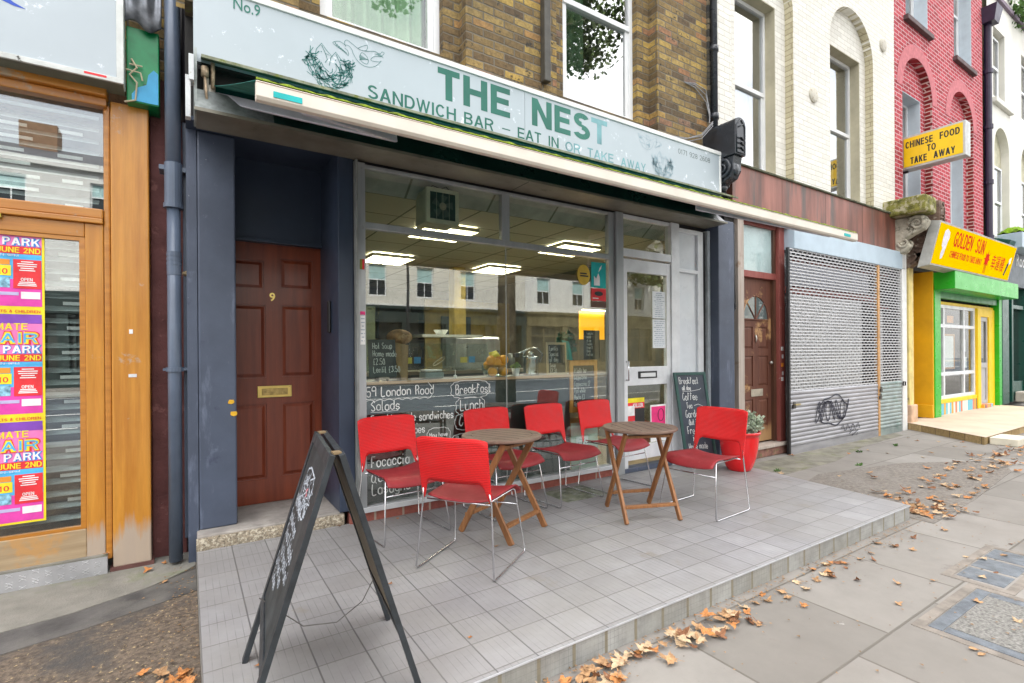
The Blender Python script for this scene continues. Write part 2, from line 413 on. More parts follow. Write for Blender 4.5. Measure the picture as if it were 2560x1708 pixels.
def sans(name, text, m, parent, pos, width, height, xd=(1, 0, 0), ud=(0, 0, 1), t=.19, align='L'):
    """bold grotesque capitals cut as flat shapes, fitted to width x height"""
    gap = .10; X, U = Vector(xd).normalized(), Vector(ud).normalized(); N = X.cross(U); P0 = Vector(pos)
    asp = width / height; tot = sum(SW_[c] for c in text) + gap * (len(text) - 1); k = asp / tot
    b = MB(); cnt = [0]; x = -(asp if align == 'R' else asp / 2 if align == 'C' else 0)
    def poly(pts):
        cnt[0] += 1; e = .0002 + .00012 * (cnt[0] % 6)
        b.face([P0 + X * (u * height) + U * (v * height) + N * e for u, v in pts])
    for c in text:
        W = SW_[c] * k; x0 = x; h = t / 2; tv = min(t * max(.8, min(1.1, k)), W * (.98 if c in 'I.' else .45)); hv = tv / 2
        def V(fx, y0=0, y1=1): cx = x0 + hv + fx * (W - tv); poly([(cx - hv, y0), (cx + hv, y0), (cx + hv, y1), (cx - hv, y1)])
        def Hb(y, f0=0, f1=1): cy = h * .9 + y * (1 - h * 1.8); poly([(x0 + f0 * W, cy - h * .88), (x0 + f1 * W, cy - h * .88), (x0 + f1 * W, cy + h * .88), (x0 + f0 * W, cy + h * .88)])
        def D(f0, y0, f1, y1, s=1.12): a, d = x0 + hv * s + f0 * (W - tv * s), x0 + hv * s + f1 * (W - tv * s); q = hv * s; poly([(a - q, y0), (a + q, y0), (d + q, y1), (d - q, y1)])
        def arc(cx, cy, rx, ry, a0, a1, n=14):
            O, I_ = [], []
            for j in range(n + 1):
                a = math.radians(a0 + (a1 - a0) * j / n); ca, sa = math.cos(a), math.sin(a)
                O.append((x0 + cx * W + rx * W * ca, cy + ry * sa)); I_.append((x0 + cx * W + (rx * W - tv) * ca, cy + (ry - t * .9) * sa))
            for j in range(n): poly([O[j], O[j+1], I_[j+1], I_[j]])
        if c == 'A': D(0, 0, .5, 1); D(1, 0, .5, 1); Hb(.27, .22, .78)
        elif c == 'B': V(0); Hb(1, .1, .62); Hb(.51, .1, .66); Hb(0, .1, .66); arc(.60, .745, .36, .255, -90, 90); arc(.62, .27, .38, .27, -90, 90)
        elif c == 'C': arc(.5, .5, .5, .5, 38, 322, 24)
        elif c == 'D': V(0); Hb(1, .1, .5); Hb(0, .1, .5); arc(.48, .5, .52, .5, -90, 90, 18)
        elif c == 'E': V(0); Hb(1); Hb(.52, 0, .93); Hb(0)
        elif c == 'F': V(0); Hb(1); Hb(.50, 0, .9)
        elif c == 'G': arc(.5, .5, .5, .5, 38, 320, 24); V(1, .0, .5); Hb(.45, .52, 1)
        elif c == 'H': V(0); V(1); Hb(.52, .1, .9)
        elif c == 'I': V(.5)
        elif c == 'J': V(1, .3, 1); arc(.5, .3, .5, .3, 180, 360)
        elif c == 'K': V(0); D(.12, .38, 1, 1); D(.98, 0, .36, .62)
        elif c == 'L': V(0); Hb(0)
        elif c == 'M': V(0); V(1); D(.02, 1, .5, .0, .8); D(.98, 1, .5, 0, .8)
        elif c == 'N': V(0); V(1); D(0, 1, 1, 0, 1)
        elif c in 'O0': arc(.5, .5, .5, .5, 0, 360, 30)
        elif c == 'P': V(0); Hb(1, .1, .6); Hb(.42, .1, .6); arc(.58, .70, .42, .30, -90, 90)
        elif c == 'R': V(0); Hb(1, .1, .6); Hb(.46, .1, .6); arc(.58, .73, .40, .27, -90, 90); D(.96, 0, .62, .5, 1)
        elif c == 'S': arc(.5, .735, .46, .265, 25, 270, 18); arc(.5, .285, .5, .285, -160, 90, 18)
        elif c == 'T': V(.5); Hb(1)
        elif c == 'U': V(0, .3); V(1, .3); arc(.5, .35, .5, .35, 180, 360)
        elif c == 'V': D(0, 1, .5, 0); D(1, 1, .5, 0)
        elif c == 'W': D(0, 1, .26, 0, .85); D(.5, 1, .26, 0, .85); D(.5, 1, .74, 0, .85); D(1, 1, .74, 0, .85)
        elif c == 'Y': V(.5, 0, .45); D(0, 1, .5, .4, 1); D(1, 1, .5, .4, 1)
        elif c == '1': V(.6); D(0, .72, .5, .95, .7)
        elif c == '2': arc(.5, .70, .48, .30, -20, 170); D(.02, .08, .9, .58, 1); Hb(0)
        elif c == '6': arc(.5, .31, .5, .31, 0, 360, 22); arc(.55, .5, .55, .5, 60, 185)
        elif c == '7': Hb(1); D(.2, 0, .98, .9, 1)
        elif c == '8': arc(.5, .74, .44, .26, 0, 360, 20); arc(.5, .28, .5, .28, 0, 360, 20)
        elif c == '9': arc(.5, .69, .5, .31, 0, 360, 22); arc(.45, .5, .55, .5, -120, 5)
        elif c == '-': poly([(x0, .42), (x0 + W, .42), (x0 + W, .52), (x0, .52)])
        elif c == '.': poly([(x0, 0), (x0 + W * .8, 0), (x0 + W * .8, t), (x0, t)])
        elif c == '£': arc(.6, .7, .4, .3, 20, 190); V(.25, .1, .7); Hb(0); Hb(.48, 0, .8)
        elif c == '&': arc(.45, .28, .45, .28, 0, 360, 18); arc(.45, .76, .3, .24, 0, 360, 16)
        x += W + gap * k
    bm = b.bm; me = bpy.data.meshes.new(name)
    base = LOC.get(parent.name, Vector((0, 0, 0)))
    bmesh.ops.translate(bm, vec=-base, verts=bm.verts)
    for f in bm.faces:
        f.normal_update()
        if f.normal.dot(N) < 0: f.normal_flip()
    bm.to_mesh(me); bm.free(); me.materials.append(m)
    o = bpy.data.objects.new(name, me); COL.objects.link(o); o.parent = parent; LOC[o.name] = base
    return o
# ------------------------------------------------------------------ palette
WHITE = mat('white paint', (.72, .72, .70), .5, var=.06, spots=[(3, .58, .2, (.45, .42, .36))])
ALU = mat('aluminium', (.42, .44, .455), .38, metal=.4, var=.10, scale=3, stretch=(3, 3, .5), spots=[(9, .62, .1, (.25, .25, .24))])
ALUW = mat('white aluminium', (.74, .76, .79), .4, metal=.15, var=.06)
CHROME = mat('chrome', (.62, .62, .64), .16, metal=1, var=.05)
BLACK = mat('black', (.018, .018, .02), .5, var=.2)
DARK = mat('dark gap', (.02, .018, .017), .8)
NAVY = mat('navy masonry paint', (.072, .09, .134), .42, var=.12, scale=2.2, bump=.12, bscale=25, spots=[(5, .62, .12, (.15, .18, .25)), (38, .68, .03, (.45, .45, .47)), (11, .62, .08, (.05, .06, .1)), (2.5, .58, .1, (.13, .155, .22), (3, 3, .6))])
NAVYD = mat('shade darkened navy board', (.032, .046, .078), .4, var=.12, scale=2, spots=[(30, .72, .03, (.3, .3, .3))])  # base colour darkened to carry the shade of the door recess
SIGNP = mat('sign panel', (.42, .475, .51), .35, var=.03, scale=1.2, spots=[(7, .62, .05, (.72, .76, .82)), (55, .74, .02, (.12, .12, .1)), (2.2, .66, .05, (.60, .64, .69))])
GREEN = mat('faded green lettering', (.002, .135, .095), .45, var=.15, scale=1.5)
GREENF = mat('bleached green lettering', (.16, .35, .38), .5, var=.25, scale=4)
MOSS = mat('moss', (.20, .27, .01), .95, var=.35, scale=30, bump=1, bscale=120)
GRIME = mat('grimy lip', (.20, .21, .14), .8, var=.3, scale=9, spots=[(14, .55, .1, (.12, .14, .02))])
CREAM = mat('cream aluminium', (.72, .66, .57), .45, var=.05, scale=4, spots=[(16, .68, .05, (.35, .25, .16))])
BOXG = mat('awning box green', (.018, .055, .045), .3, var=.2, scale=3)
SOFF = mat('soffit metal', (.23, .215, .17), .42, metal=.3, var=.12, scale=3, spots=[(4, .6, .1, (.13, .12, .09))])
TEAL = mat('teal fabric', (.0, .13, .105), .8, var=.15)
STONE = mat('step stone', (.34, .31, .28), .85, var=.15, scale=7, bump=.4, bscale=60, spots=[(3, .55, .15, (.22, .20, .18))])
AGG = mat('step aggregate', (.36, .30, .22), .9, var=.35, scale=60, bump=1.0, bscale=55, spots=[(45, .52, .05, (.62, .56, .44)), (60, .6, .05, (.07, .06, .05))])
BRASS = mat('brass', (.75, .55, .18), .3, metal=1, var=.1)
PLAST = mat('red chair plastic', (.80, .012, .014), .32, var=.05, scale=5, coat=.2)
TEAK = wood('teak', (.24, .095, .03), (.42, .19, .07), .5, axis=2, scale=2)
TEAKT = wood('weathered teak top', (.17, .105, .075), (.27, .175, .13), .55, axis=0, scale=2)
OAK = wood('varnished oak', (.50, .19, .02), (.70, .32, .045), .35, axis=2, worn=(2.4, .60, .06, (.42, .38, .33), .22), coat=.3)
OAKH = wood('varnished oak rail', (.44, .16, .02), (.62, .27, .04), .35, axis=0, worn=(3, .63, .05, (.34, .28, .2)), coat=.3)
OAKW = wood('bleached oak rail', (.36, .25, .14), (.50, .38, .24), .6, axis=0, worn=(4, .5, .1, (.48, .26, .09)))
MAHOG = wood('mahogany stain', (.160, .027, .009), (.265, .052, .017), .36, axis=2, coat=.25, worn=(60, .74, .02, (.5, .3, .15)))
OLDDOOR = wood('worn brown door', (.10, .033, .020), (.19, .072, .042), .6, axis=2, worn=(3.2, .54, .08, (.46, .27, .12), .34))
REDW = wood('faded red wood', (.26, .06, .05), (.36, .11, .09), .6, axis=2, worn=(9, .64, .04, (.55, .45, .4)))
PALEW = wood('bare whitewashed wood', (.42, .34, .28), (.58, .52, .47), .8, axis=2, worn=(4, .6, .1, (.24, .15, .09)))
CB = mat('blackboard', (.022, .03, .033), .5, var=.25, scale=6, spots=[(3, .52, .3, (.05, .06, .065))])
CHALK = mat('chalk', (.80, .82, .80), .9, var=.08, scale=40)
CONC = mat('concrete', (.235, .225, .195), .9, var=.14, scale=4, bump=.6, bscale=90, spots=[(2.2, .55, .15, (.17, .19, .10)), (60, .66, .05, (.45, .43, .38))])
GRAVEL = mat('gravelly tarmac', (.15, .115, .085), .95, var=.3, scale=40, bump=1.0, bscale=60, spots=[(42, .60, .03, (.50, .38, .20)), (70, .66, .03, (.55, .52, .46)), (1.4, .5, .1, (.075, .07, .065))])
TARMAC = mat('tarmac strip', (.10, .095, .09), .85, var=.2, scale=6, bump=.4, bscale=80, spots=[(1.6, .5, .2, (.16, .15, .13))])
ROAD = mat('asphalt', (.055, .065, .08), .8, var=.15, scale=2, bump=.4, bscale=60)
GLASS = glass('shop glass', (.94, .98, .95), .10, 1.5)
GLASSW = glass('window glass', (.9, .94, .93), .34, 1.7)
PVC = mat('white pvc', (.74, .75, .76), .35, var=.03)
LBRICK = brick('london stock brick', [(0, (.10, .065, .035)), (.2, (.17, .11, .045)), (.45, (.27, .18, .065)), (.65, (.37, .255, .085)), (.85, (.45, .30, .075)), (.95, (.34, .16, .07)), (1, (.22, .14, .10))],
               (.17, .145, .105), .225, .077, .010, bump=1.0, mott=.75, dirt=(1.6, .6, (.055, .045, .03)), spots=[(11, .60, .05, (.03, .027, .022))])
SOOTB = brick('sooty brick', [(0, (.03, .03, .03)), (.6, (.09, .075, .05)), (1, (.2, .16, .1))], (.04, .04, .035), .225, .077, .012, bump=1.0, mott=.7)
WBRICK = brick('cream painted brick', [(0, (.72, .70, .64)), (1, (.80, .78, .72))], (.60, .57, .50), .225, .077, .006, bump=.7, mott=.12, mottscale=8, spots=[(9, .68, .05, (.38, .33, .24))])
TBRICK = brick('tan painted brick', [(0, (.46, .41, .27)), (1, (.55, .50, .35))], (.30, .26, .17), .225, .077, .008, bump=.7, mott=.2)
PBRICK = brick('red brick with white pointing', [(0, (.30, .022, .03)), (.5, (.42, .03, .045)), (1, (.52, .06, .08))], (.58, .36, .38), .225, .077, .0125, bump=.5, mott=.3)
PBRICKD = brick('dark red reveal brick', [(0, (.17, .008, .01)), (1, (.32, .02, .02))], (.60, .48, .44), .225, .077, .017, bump=.5, mott=.3)
PLINTH = brick('red plinth tiles', [(0, (.26, .075, .06)), (1, (.38, .12, .09))], (.42, .33, .27), .235, .30, .014, bump=.4, mott=.4, stagger=0, oz=-.2, ox=.08)
TILES = brick('grey terrace tiles', [(0, (.268, .263, .268)), (1, (.325, .32, .325))], (.15, .145, .14), .215, .2071, .0038, .55, bump=.35, mott=.18, hz='yx', stagger=0, oz=.045, ox=-.02, mottscale=6,
              dirt=(1.3, .55, (.215, .20, .175)), spots=[(2.2, .62, .08, (.24, .22, .19)), (40, .70, .02, (.17, .155, .13)), (17, .72, .02, (.5, .49, .47)), (4.5, .66, .05, (.22, .205, .18))], lines=[(0, .2071, .0055, .95, .0425), (0, .0345, .0032, .6, .012), (1, .043, .002, .16)])
EDGE = brick('terrace edge tiles', [(0, (.29, .29, .275)), (1, (.37, .37, .355))], (.23, .20, .14), .20, .4, .015, .6, bump=.4, mott=.4, stagger=0, ox=.1, oz=-.2, mottscale=9,
             dirt=(3, .5, (.24, .22, .17)), lines=[(0, .026, .002, .5), (2, .03, .002, .5)])
SLABS = brick('paving slabs', [(0, (.195, .180, .160)), (.5, (.235, .217, .195)), (1, (.275, .256, .232))], (.12, .108, .09), .92, .60, .008, .85, bump=.35, mott=.22, hz='xy', stagger=.37, ox=.25, oz=-2.86, mottscale=2.2,
              dirt=(.9, .5, (.155, .135, .115)), spots=[(90, .64, .04, (.17, .15, .13)), (6, .70, .02, (.44, .42, .39)), (3.1, .64, .03, (.20, .18, .16))])

# ------------------------------------------------------------------ the ground
GZ = -.12
struct('pavement', BX(-14, 40, -6.4, .6, GZ - .3, GZ), SLABS)
struct('kerb', BX(-14, 40, -6.62, -6.402, GZ - .3, GZ + .002), mat('granite kerb', (.36, .36, .36), .8, var=.2, scale=30))
struct('road', BX(-60, 90, -20, -6.622, GZ - .5, GZ - .11), ROAD)
b = MB()
for yy in (-9.6, -12.9):
    if yy == -9.6:
        for k in range(-9, 14): b.box(k * 6, k * 6 + 4, yy, yy + .12, GZ - .109, GZ - .106)
    else: b.box(-60, 90, yy, yy + .14, GZ - .109, GZ - .106)
b.box(-60, 90, -19.5, -19.4, GZ - .109, GZ - .106)
struct('road_markings', b, mat('road paint', (.7, .7, .68), .7))
struct('far_pavement', BX(-60, 90, -25.4, -20.002, GZ - .5, GZ), SLABS)
struct('ground', BX(-120, 150, -120, 60, GZ - .9, GZ - .55), ROAD)
def patch(name, pts, z, m):
    b = MB(); b.prism(pts, 'z', z - .02, z); return struct(name, b, m)
patch('concrete_apron', [(-4, .40), (-4, -.42), (-1.0, -.36), (-.55, -.28), (-.2, -.12), (-.02, .03), (.04, .1), (.04, .40)], GZ + .008, CONC)
patch('tarmac_strip', [(-4, -.42), (-1.0, -.365), (-.55, -.285), (-.2, -.125), (.042, .03), (.042, -.34), (-.45, -.52), (-1.1, -.68), (-4, -.72)], GZ + .006, TARMAC)
patch('gravel_path', [(-4, .3), (.043, .3), (.043, -2.1), (.02, -2.5), (-.2, -3.6), (-4, -3.8)], GZ + .003, GRAVEL)
patch('worn_tarmac_patch', [(5.32, -1.15), (6.2, -.95), (7.7, -1.25), (8.9, -1.9), (8.2, -2.15), (6.4, -2.3), (5.22, -2.35)], GZ + .004,
      mat('worn patch', (.195, .172, .148), .95, var=.2, scale=25, bump=.9, bscale=60, spots=[(50, .62, .03, (.33, .29, .24)), (4, .5, .2, (.22, .20, .178))]))
# moss and dirt where the pavement meets the shutters
patch('mossy_ground', [(5.85, -.2), (10.4, -.17), (10.2, -.36), (8.6, -.44), (7.1, -.72), (5.5, -.75), (5.55, -.2)], GZ + .002,
      mat('mossy paving', (.20, .187, .145), .9, var=.22, scale=5, bump=.5, spots=[(3.5, .55, .12, (.15, .16, .07)), (3, .5, .2, (.225, .205, .18))]))
# manhole covers
def manhole(name, label, X0, X1, Y0, Y1, plates, cm, m_=.05):
    t = thing(name, label, 'manhole cover', ((X0 + X1) / 2, (Y0 + Y1) / 2, GZ))
    b = MB()
    b.box(X0 - m_, X1 + m_, Y0 - m_, Y0, GZ - .02, GZ + .003); b.box(X0 - m_, X1 + m_, Y1, Y1 + m_, GZ - .02, GZ + .003)
    b.box(X0 - m_, X0, Y0, Y1, GZ - .02, GZ + .003); b.box(X1, X1 + m_, Y0, Y1, GZ - .02, GZ + .003)
    part('surround', b, mat('cement surround', (.23, .20, .17), .9, var=.15, scale=12, bump=.4), t)
    for p in plates:
        part('cover', BX(*p, GZ - .01, GZ + .004), cm, t, bevel=.003)
    return t
STEELB = mat('worn blue grey iron', (.17, .19, .215), .45, metal=.5, var=.2, scale=12, bump=.35, bscale=150)
t = manhole('manhole_cover', 'large iron-framed manhole cover with a concrete infill, in the paving at the bottom right', 3.255, 4.02, -3.62, -2.934, [], None)
b = MB()
for q_ in ((3.262, 4.013, -3.0, -2.94), (3.262, 4.013, -3.615, -3.555), (3.262, 3.33, -3.55, -3.005), (3.945, 4.013, -3.55, -3.005)): b.box(*q_, GZ - .01, GZ + .004)
part('iron_rim', b, STEELB, t, bevel=.002)
part('infill', BX(3.336, 3.94, -3.548, -3.007, GZ - .01, GZ + .0035), mat('infill concrete', (.24, .23, .21), .9, var=.3, scale=60, bump=.9, bscale=110), t)
manhole('manhole_cover', 'row of three small blue-grey iron covers set in cement beside the large manhole', 4.13, 4.93, -3.04, -2.79,
        [(4.16, 4.375, -3.025, -2.80), (4.42, 4.645, -3.025, -2.80), (4.69, 4.91, -3.025, -2.80)], STEELB)
manhole('manhole_cover', 'tiny square iron cover in the paving, further along than the row of three', 6.1, 6.35, -3.05, -2.84, [(6.12, 6.33, -3.03, -2.86)], STEELB)

# ------------------------------------------------------------------ tiled terrace in front of the shop
t = thing('terrace', 'raised grey-tiled terrace with a tiled front edge under the cafe tables', 'terrace', (2.6, -1, GZ))
pl = [(.045, -2.19), (5.19, -2.19), (5.40, -.72), (5.47, -.157), (5.47, .0), (.045, .03)]
b = MB(); b.prism(pl, 'z', GZ - .1, -.004); part('base', b, EDGE, t)
b = MB(); b.prism([(.045, -2.193), (5.193, -2.193), (5.403, -.72), (5.47, -.157), (5.47, -.001), (.045, .03)], 'z', -.0039, 0); part('tile_surface', b, TILES, t)
part('trim', MB().box(.045, 5.193, -2.197, -2.1935, -.009, -.001), mat('tile edge trim', (.5, .5, .52), .4), t)
part('drain_cover', BX(2.82, 3.32, -.50, -.12, -.003, .002), mat('mossy cover', (.21, .23, .16), .8, var=.3, scale=10, spots=[(9, .5, .1, (.3, .32, .28))], bump=.3), t)
# ------------------------------------------------------------------ helpers for windows and doors
GLASSL = glass('clear window glass', (.95, .97, .95), .05, 1.5)
CURT = mat('pale green net curtain', (.27, .44, .27), .9, var=.1, scale=3)
CURTW = mat('pale net curtain', (.55, .6, .55), .9, var=.1)
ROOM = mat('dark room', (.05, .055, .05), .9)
def sash(parent, x0, x1, z0, z1, y, zm, fm, gm=GLASSW, curtain=None, fw=.05, name='window', back=.5):
    b = MB(); d = .06
    b.box(x0, x0 + fw, y, y + d, z0, z1); b.box(x1 - fw, x1, y, y + d, z0, z1)
    b.box(x0 + fw, x1 - fw, y, y + d, z0, z0 + fw); b.box(x0 + fw, x1 - fw, y, y + d, z1 - fw, z1)
    if zm:
        b.box(x0 + fw, x1 - fw, y - .012, y + d, zm - .03, zm + .03)
        b.box(x0 + fw, x0 + fw * 1.9, y + .008, y + d - .002, z0 + fw, zm - .03); b.box(x1 - fw * 1.9, x1 - fw, y + .008, y + d - .002, z0 + fw, zm - .03)
    f = part(name, b, fm, parent, bevel=.004)
    part('pane', BX(x0 + fw * .8, x1 - fw * .8, y + d * .45, y + d * .55, z0 + fw * .8, z1 - fw * .8), gm, f)
    if curtain is not None:
        xa, xb = x0 + fw, x0 + fw + (x1 - x0 - 2 * fw) * curtain
        n = max(8, int((xb - xa) * 60))
        part('curtain', MB().grid(lambda u, v: (xa + (xb - xa) * u, y + .17 + .034 * math.sin(u * (xb - xa) * 48) + .01 * math.sin(u * (xb - xa) * 21 + 1), z0 - .1 + (z1 - z0 + .1) * v), n * 3, 1), CURT, f, smooth=True)
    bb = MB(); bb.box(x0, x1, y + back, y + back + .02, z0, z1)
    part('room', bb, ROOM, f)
    return f
def panel_door(parent, x0, x1, z0, z1, y, rects, m, name='door', th=.045, flip=1):
    """slab with stiles and rails proud of recessed fielded panels; rects in metres (xa,xb,za,zb)"""
    b = MB(); b.box(x0, x1, y + .014, y + th, z0, z1)
    xs = sorted({x0, x1} | {r[0] for r in rects} | {r[1] for r in rects}); zs = sorted({z0, z1} | {r[2] for r in rects} | {r[3] for r in rects})
    # front skin split round the panels
    wall(b, x0, x1, z0, z1, y, [(r[0], r[1], r[2], r[3], 0) for r in rects], .0139)
    d = part(name, b, m, parent)
    for xa, xb, za, zb in rects:
        p = MB(); e = .035
        A = [(xa + .012, y + .0135, za + .012), (xb - .012, y + .0135, za + .012), (xb - .012, y + .0135, zb - .012), (xa + .012, y + .0135, zb - .012)]
        B = [(xa + e, y + .002, za + e), (xb - e, y + .002, za + e), (xb - e, y + .002, zb - e), (xa + e, y + .002, zb - e)]
        p.face(B)
        for i in range(4): p.face([A[i], A[(i+1) % 4], B[(i+1) % 4], B[i]])
        part('panel', p, m, d)
    return d

# ================================================================== BROWN BRICK HOUSE over the sandwich bar
H = thing('brick_house', 'brown stock-brick terraced house over the sandwich bar, navy-painted at street level', 'house', (2.8, .3, GZ))
b = MB(); wall(b, -.05, 5.56, 3.66, 9.5, .05, [(.72, 2.13, 3.66, 9.5, 0), (3.16, 4.65, 3.66, 9.5, 0)], .13)
part('wall', b, LBRICK, H)
b = MB(); wall(b, .72, 2.13, 3.66, 9.5, .18, [(.90, 1.965, 4.02, 6.2, 0)], .08); wall(b, 3.16, 4.65, 3.66, 9.5, .18, [(3.345, 4.45, 4.02, 6.2, 0)], .08)
part('recessed_wall', b, LBRICK, H)
part('sooty_edge', BX(5.561, 5.655, .02, .3, 3.66, 9.5), SOOTB, H)
sash(H, .90, 1.965, 4.02, 6.2, .25, 5.15, PVC, GLASSL, 1.0, .06)
sash(H, 3.345, 4.45, 4.02, 6.2, .25, 5.11, PVC, GLASSW, .45, .06)
# cornice band and structure behind the sign
b = MB(); b.prism([(.06, 3.6), (-.16, 3.60), (-.16, 3.77), (-.10, 3.79), (.06, 3.86)], 'x', .0, 5.62)
part('cornice', b, mat('mossy lead cornice', (.13, .10, .06), .9, var=.35, scale=9, bump=.8, bscale=40, spots=[(10, .55, .1, (.12, .14, .03))]), H)
part('beam', BX(.0, 5.6, .02, .8, 2.935, 3.62), DARK, H)
part('pilaster', BX(.065, .30, .16, .62, .10, 2.9), NAVY, H, bevel=.012)
part('pilaster', BX(5.485, 5.80, -.155, .35, GZ, 2.95), NAVY, H, bevel=.01)
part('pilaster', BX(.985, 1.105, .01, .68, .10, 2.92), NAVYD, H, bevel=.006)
part('overpanel', BX(.16, 1.08, .585, .66, 2.27, 2.92), NAVYD, H, label='navy board above the mahogany door, its colour darkened for shade')
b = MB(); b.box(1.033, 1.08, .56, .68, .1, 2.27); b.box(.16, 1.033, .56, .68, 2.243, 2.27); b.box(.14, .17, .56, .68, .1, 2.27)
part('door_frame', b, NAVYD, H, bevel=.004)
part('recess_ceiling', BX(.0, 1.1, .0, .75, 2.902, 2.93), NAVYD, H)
part('return_wall', BX(.0, .062, .165, .6, GZ, 2.9), NAVY, H)
# front door
D = panel_door(H, .17, 1.033, .105, 2.243, .62, [(.27, .535, 1.865, 2.10), (.66, .918, 1.88, 2.13), (.27, .548, 1.135, 1.735), (.665, .92, 1.14, 1.742), (.27, .55, .305, .922), (.665, .923, .31, .922)], MAHOG)
D['label'] = 'mahogany-stained six-panel front door'
b = MB(); b.box(.482, .745, .612, .6195, .972, 1.068)
part('letterbox', b, BRASS, D, bevel=.004)
part('letterbox_flap', BX(.515, .712, .607, .613, .992, 1.046), mat('tarnished brass', (.42, .30, .12), .35, metal=1, var=.25, scale=30), D, bevel=.003)
lettering('door_number', '9', BRASS, D, (.577, .615, 1.77), height=.07, bold=.02)
part('doorstep', BX(.05, 1.02, .035, .70, -.0, .1), STONE, H, bevel=.012)
b = MB(); b.grid(lambda u, v: (.045 + .975 * u, .03 - .004 * math.sin(u * 40) - .006 * math.sin(v * 3), -.0 + .085 * v), 60, 6)
part('step_face', b, AGG, H, thick=.012)
b = MB(); b.box(.962, .984, .24, .30, 1.50, 1.76)
ic = tag(part('entry_phone', b, BLACK, None, bevel=.01, loc=(.97, .27, 1.5)), 'slim black entry phone on the navy wall right of the mahogany door', 'entry phone')
b = MB()
R2 = random.Random(3)
for (u, z) in ((.285, .99), (.30, .905)):
    pts = [(u + .028 * R2.uniform(.6, 1) * math.cos(a * PI / 4), z + .022 * R2.uniform(.6, 1) * math.sin(a * PI / 4)) for a in range(8)]
    b.prism([(p[0] - .02, p[1]) for p in pts], 'y', .1555, .1585)
part('paint_splash', b, mat('yellow splash', (.75, .42, .02), .6), H)

part('sun_block', BX(.0, 5.6, .82, 9, 3.0, 9.4), DARK, H)  # unseen solid added behind the skin to keep sun from leaking through
# ---- shop window set in the house
S = part('shop_window', (lambda b: b)(MB().box(1.125, 1.187, -.03, .06, .08, 2.83).box(3.80, 3.88, -.01, .05, .13, 2.83).box(3.885, 3.99, -.04, .07, .0, 2.84)
      .box(1.187, 3.80, -.015, .05, 2.32, 2.372).box(2.462, 2.545, -.012, .05, 2.372, 2.82).box(1.187, 3.80, -.02, .05, .078, .128).box(1.187, 3.80, -.005, .05, 2.80, 2.83)), ALU, H, bevel=.004, label='aluminium-framed shop window')
part('pane', BX(1.18, 3.81, .012, .020, .125, 2.325), GLASS, S)
part('pane', BX(1.18, 2.47, .012, .020, 2.365, 2.81), GLASS, S)
part('pane', BX(2.54, 3.81, .012, .020, 2.365, 2.81), GLASS, S)
part('pane_joint', BX(2.512, 2.518, .010, .022, .13, 2.32), mat('silicone', (.4, .42, .4), .5), S)
part('sill', BX(1.12, 3.88, -.035, .06, .076, .118), ALUW, S, bevel=.004)
part('edge_trim', BX(1.108, 1.124, -.05, .05, .08, 2.84), mat('dull trim', (.3, .31, .3), .5, metal=.4), H)
part('plinth', BX(1.06, 3.885, -.002, .12, -.02, .078), PLINTH, H)
part('head_gap', BX(1.10, 5.48, .03, .1, 2.83, 2.90), BLACK, H)
# ---- shop door
D = part('shop_door', MB().box(4.0, 4.06, -.02, .03, .05, 2.35).box(4.70, 4.765, -.02, .03, .05, 2.35).box(4.06, 4.70, -.02, .03, 2.21, 2.35).box(4.06, 4.70, -.02, .03, .955, 1.16).box(4.06, 4.70, -.02, .03, .13, .29), ALUW, H, bevel=.003, label='white aluminium shop door with a tall glass panel')
part('pane', BX(4.05, 4.71, .0, .006, 1.15, 2.215), GLASS, D); part('pane', BX(4.05, 4.71, .0, .006, .285, .96), GLASS, D)
b = MB(); b.box(4.22, 4.52, -.028, -.0205, 1.03, 1.11); part('letterbox', b, BLACK, D, bevel=.003)
part('letterbox_flap', BX(4.25, 4.49, -.034, -.028, 1.045, 1.09), PVC, D, bevel=.003)
part('door_handle', MB().tube([(4.035, -.022, 1.22), (4.035, -.06, 1.22), (4.035, -.06, 1.02), (4.035, -.022, 1.02)], .008), CHROME, D, smooth=True)
b = MB().box(3.99, 4.90, -.03, .06, 2.372, 2.46).box(4.77, 4.91, -.035, .06, -.0, 2.84).box(4.91, 5.27, -.02, .05, 2.275, 2.315).box(5.27, 5.37, -.02, .05, .0, 2.80).box(4.91, 5.27, -.02, .05, 2.75, 2.80).box(3.99, 4.77, -.01, .05, 2.80, 2.84)
FR = part('door_surround', b, ALUW, H, bevel=.004)
part('pane', BX(3.985, 4.78, .012, .018, 2.455, 2.81), GLASS, FR)
part('side_panel', BX(4.905, 5.275, .012, .03, .0, 2.76), mat('frosted panel', (.72, .76, .81), .3, var=.03, coat=.5), FR)
part('dark_post', BX(5.371, 5.43, .0, .06, .0, 2.8), BLACK, H); part('end_trim', BX(5.431, 5.48, -.04, .05, .2, 2.82), mat('pale trim', (.6, .66, .7), .4, metal=.3), H)
part('threshold', BX(3.99, 4.77, -.03, .1, -.0, .05), NAVY, H, bevel=.006)
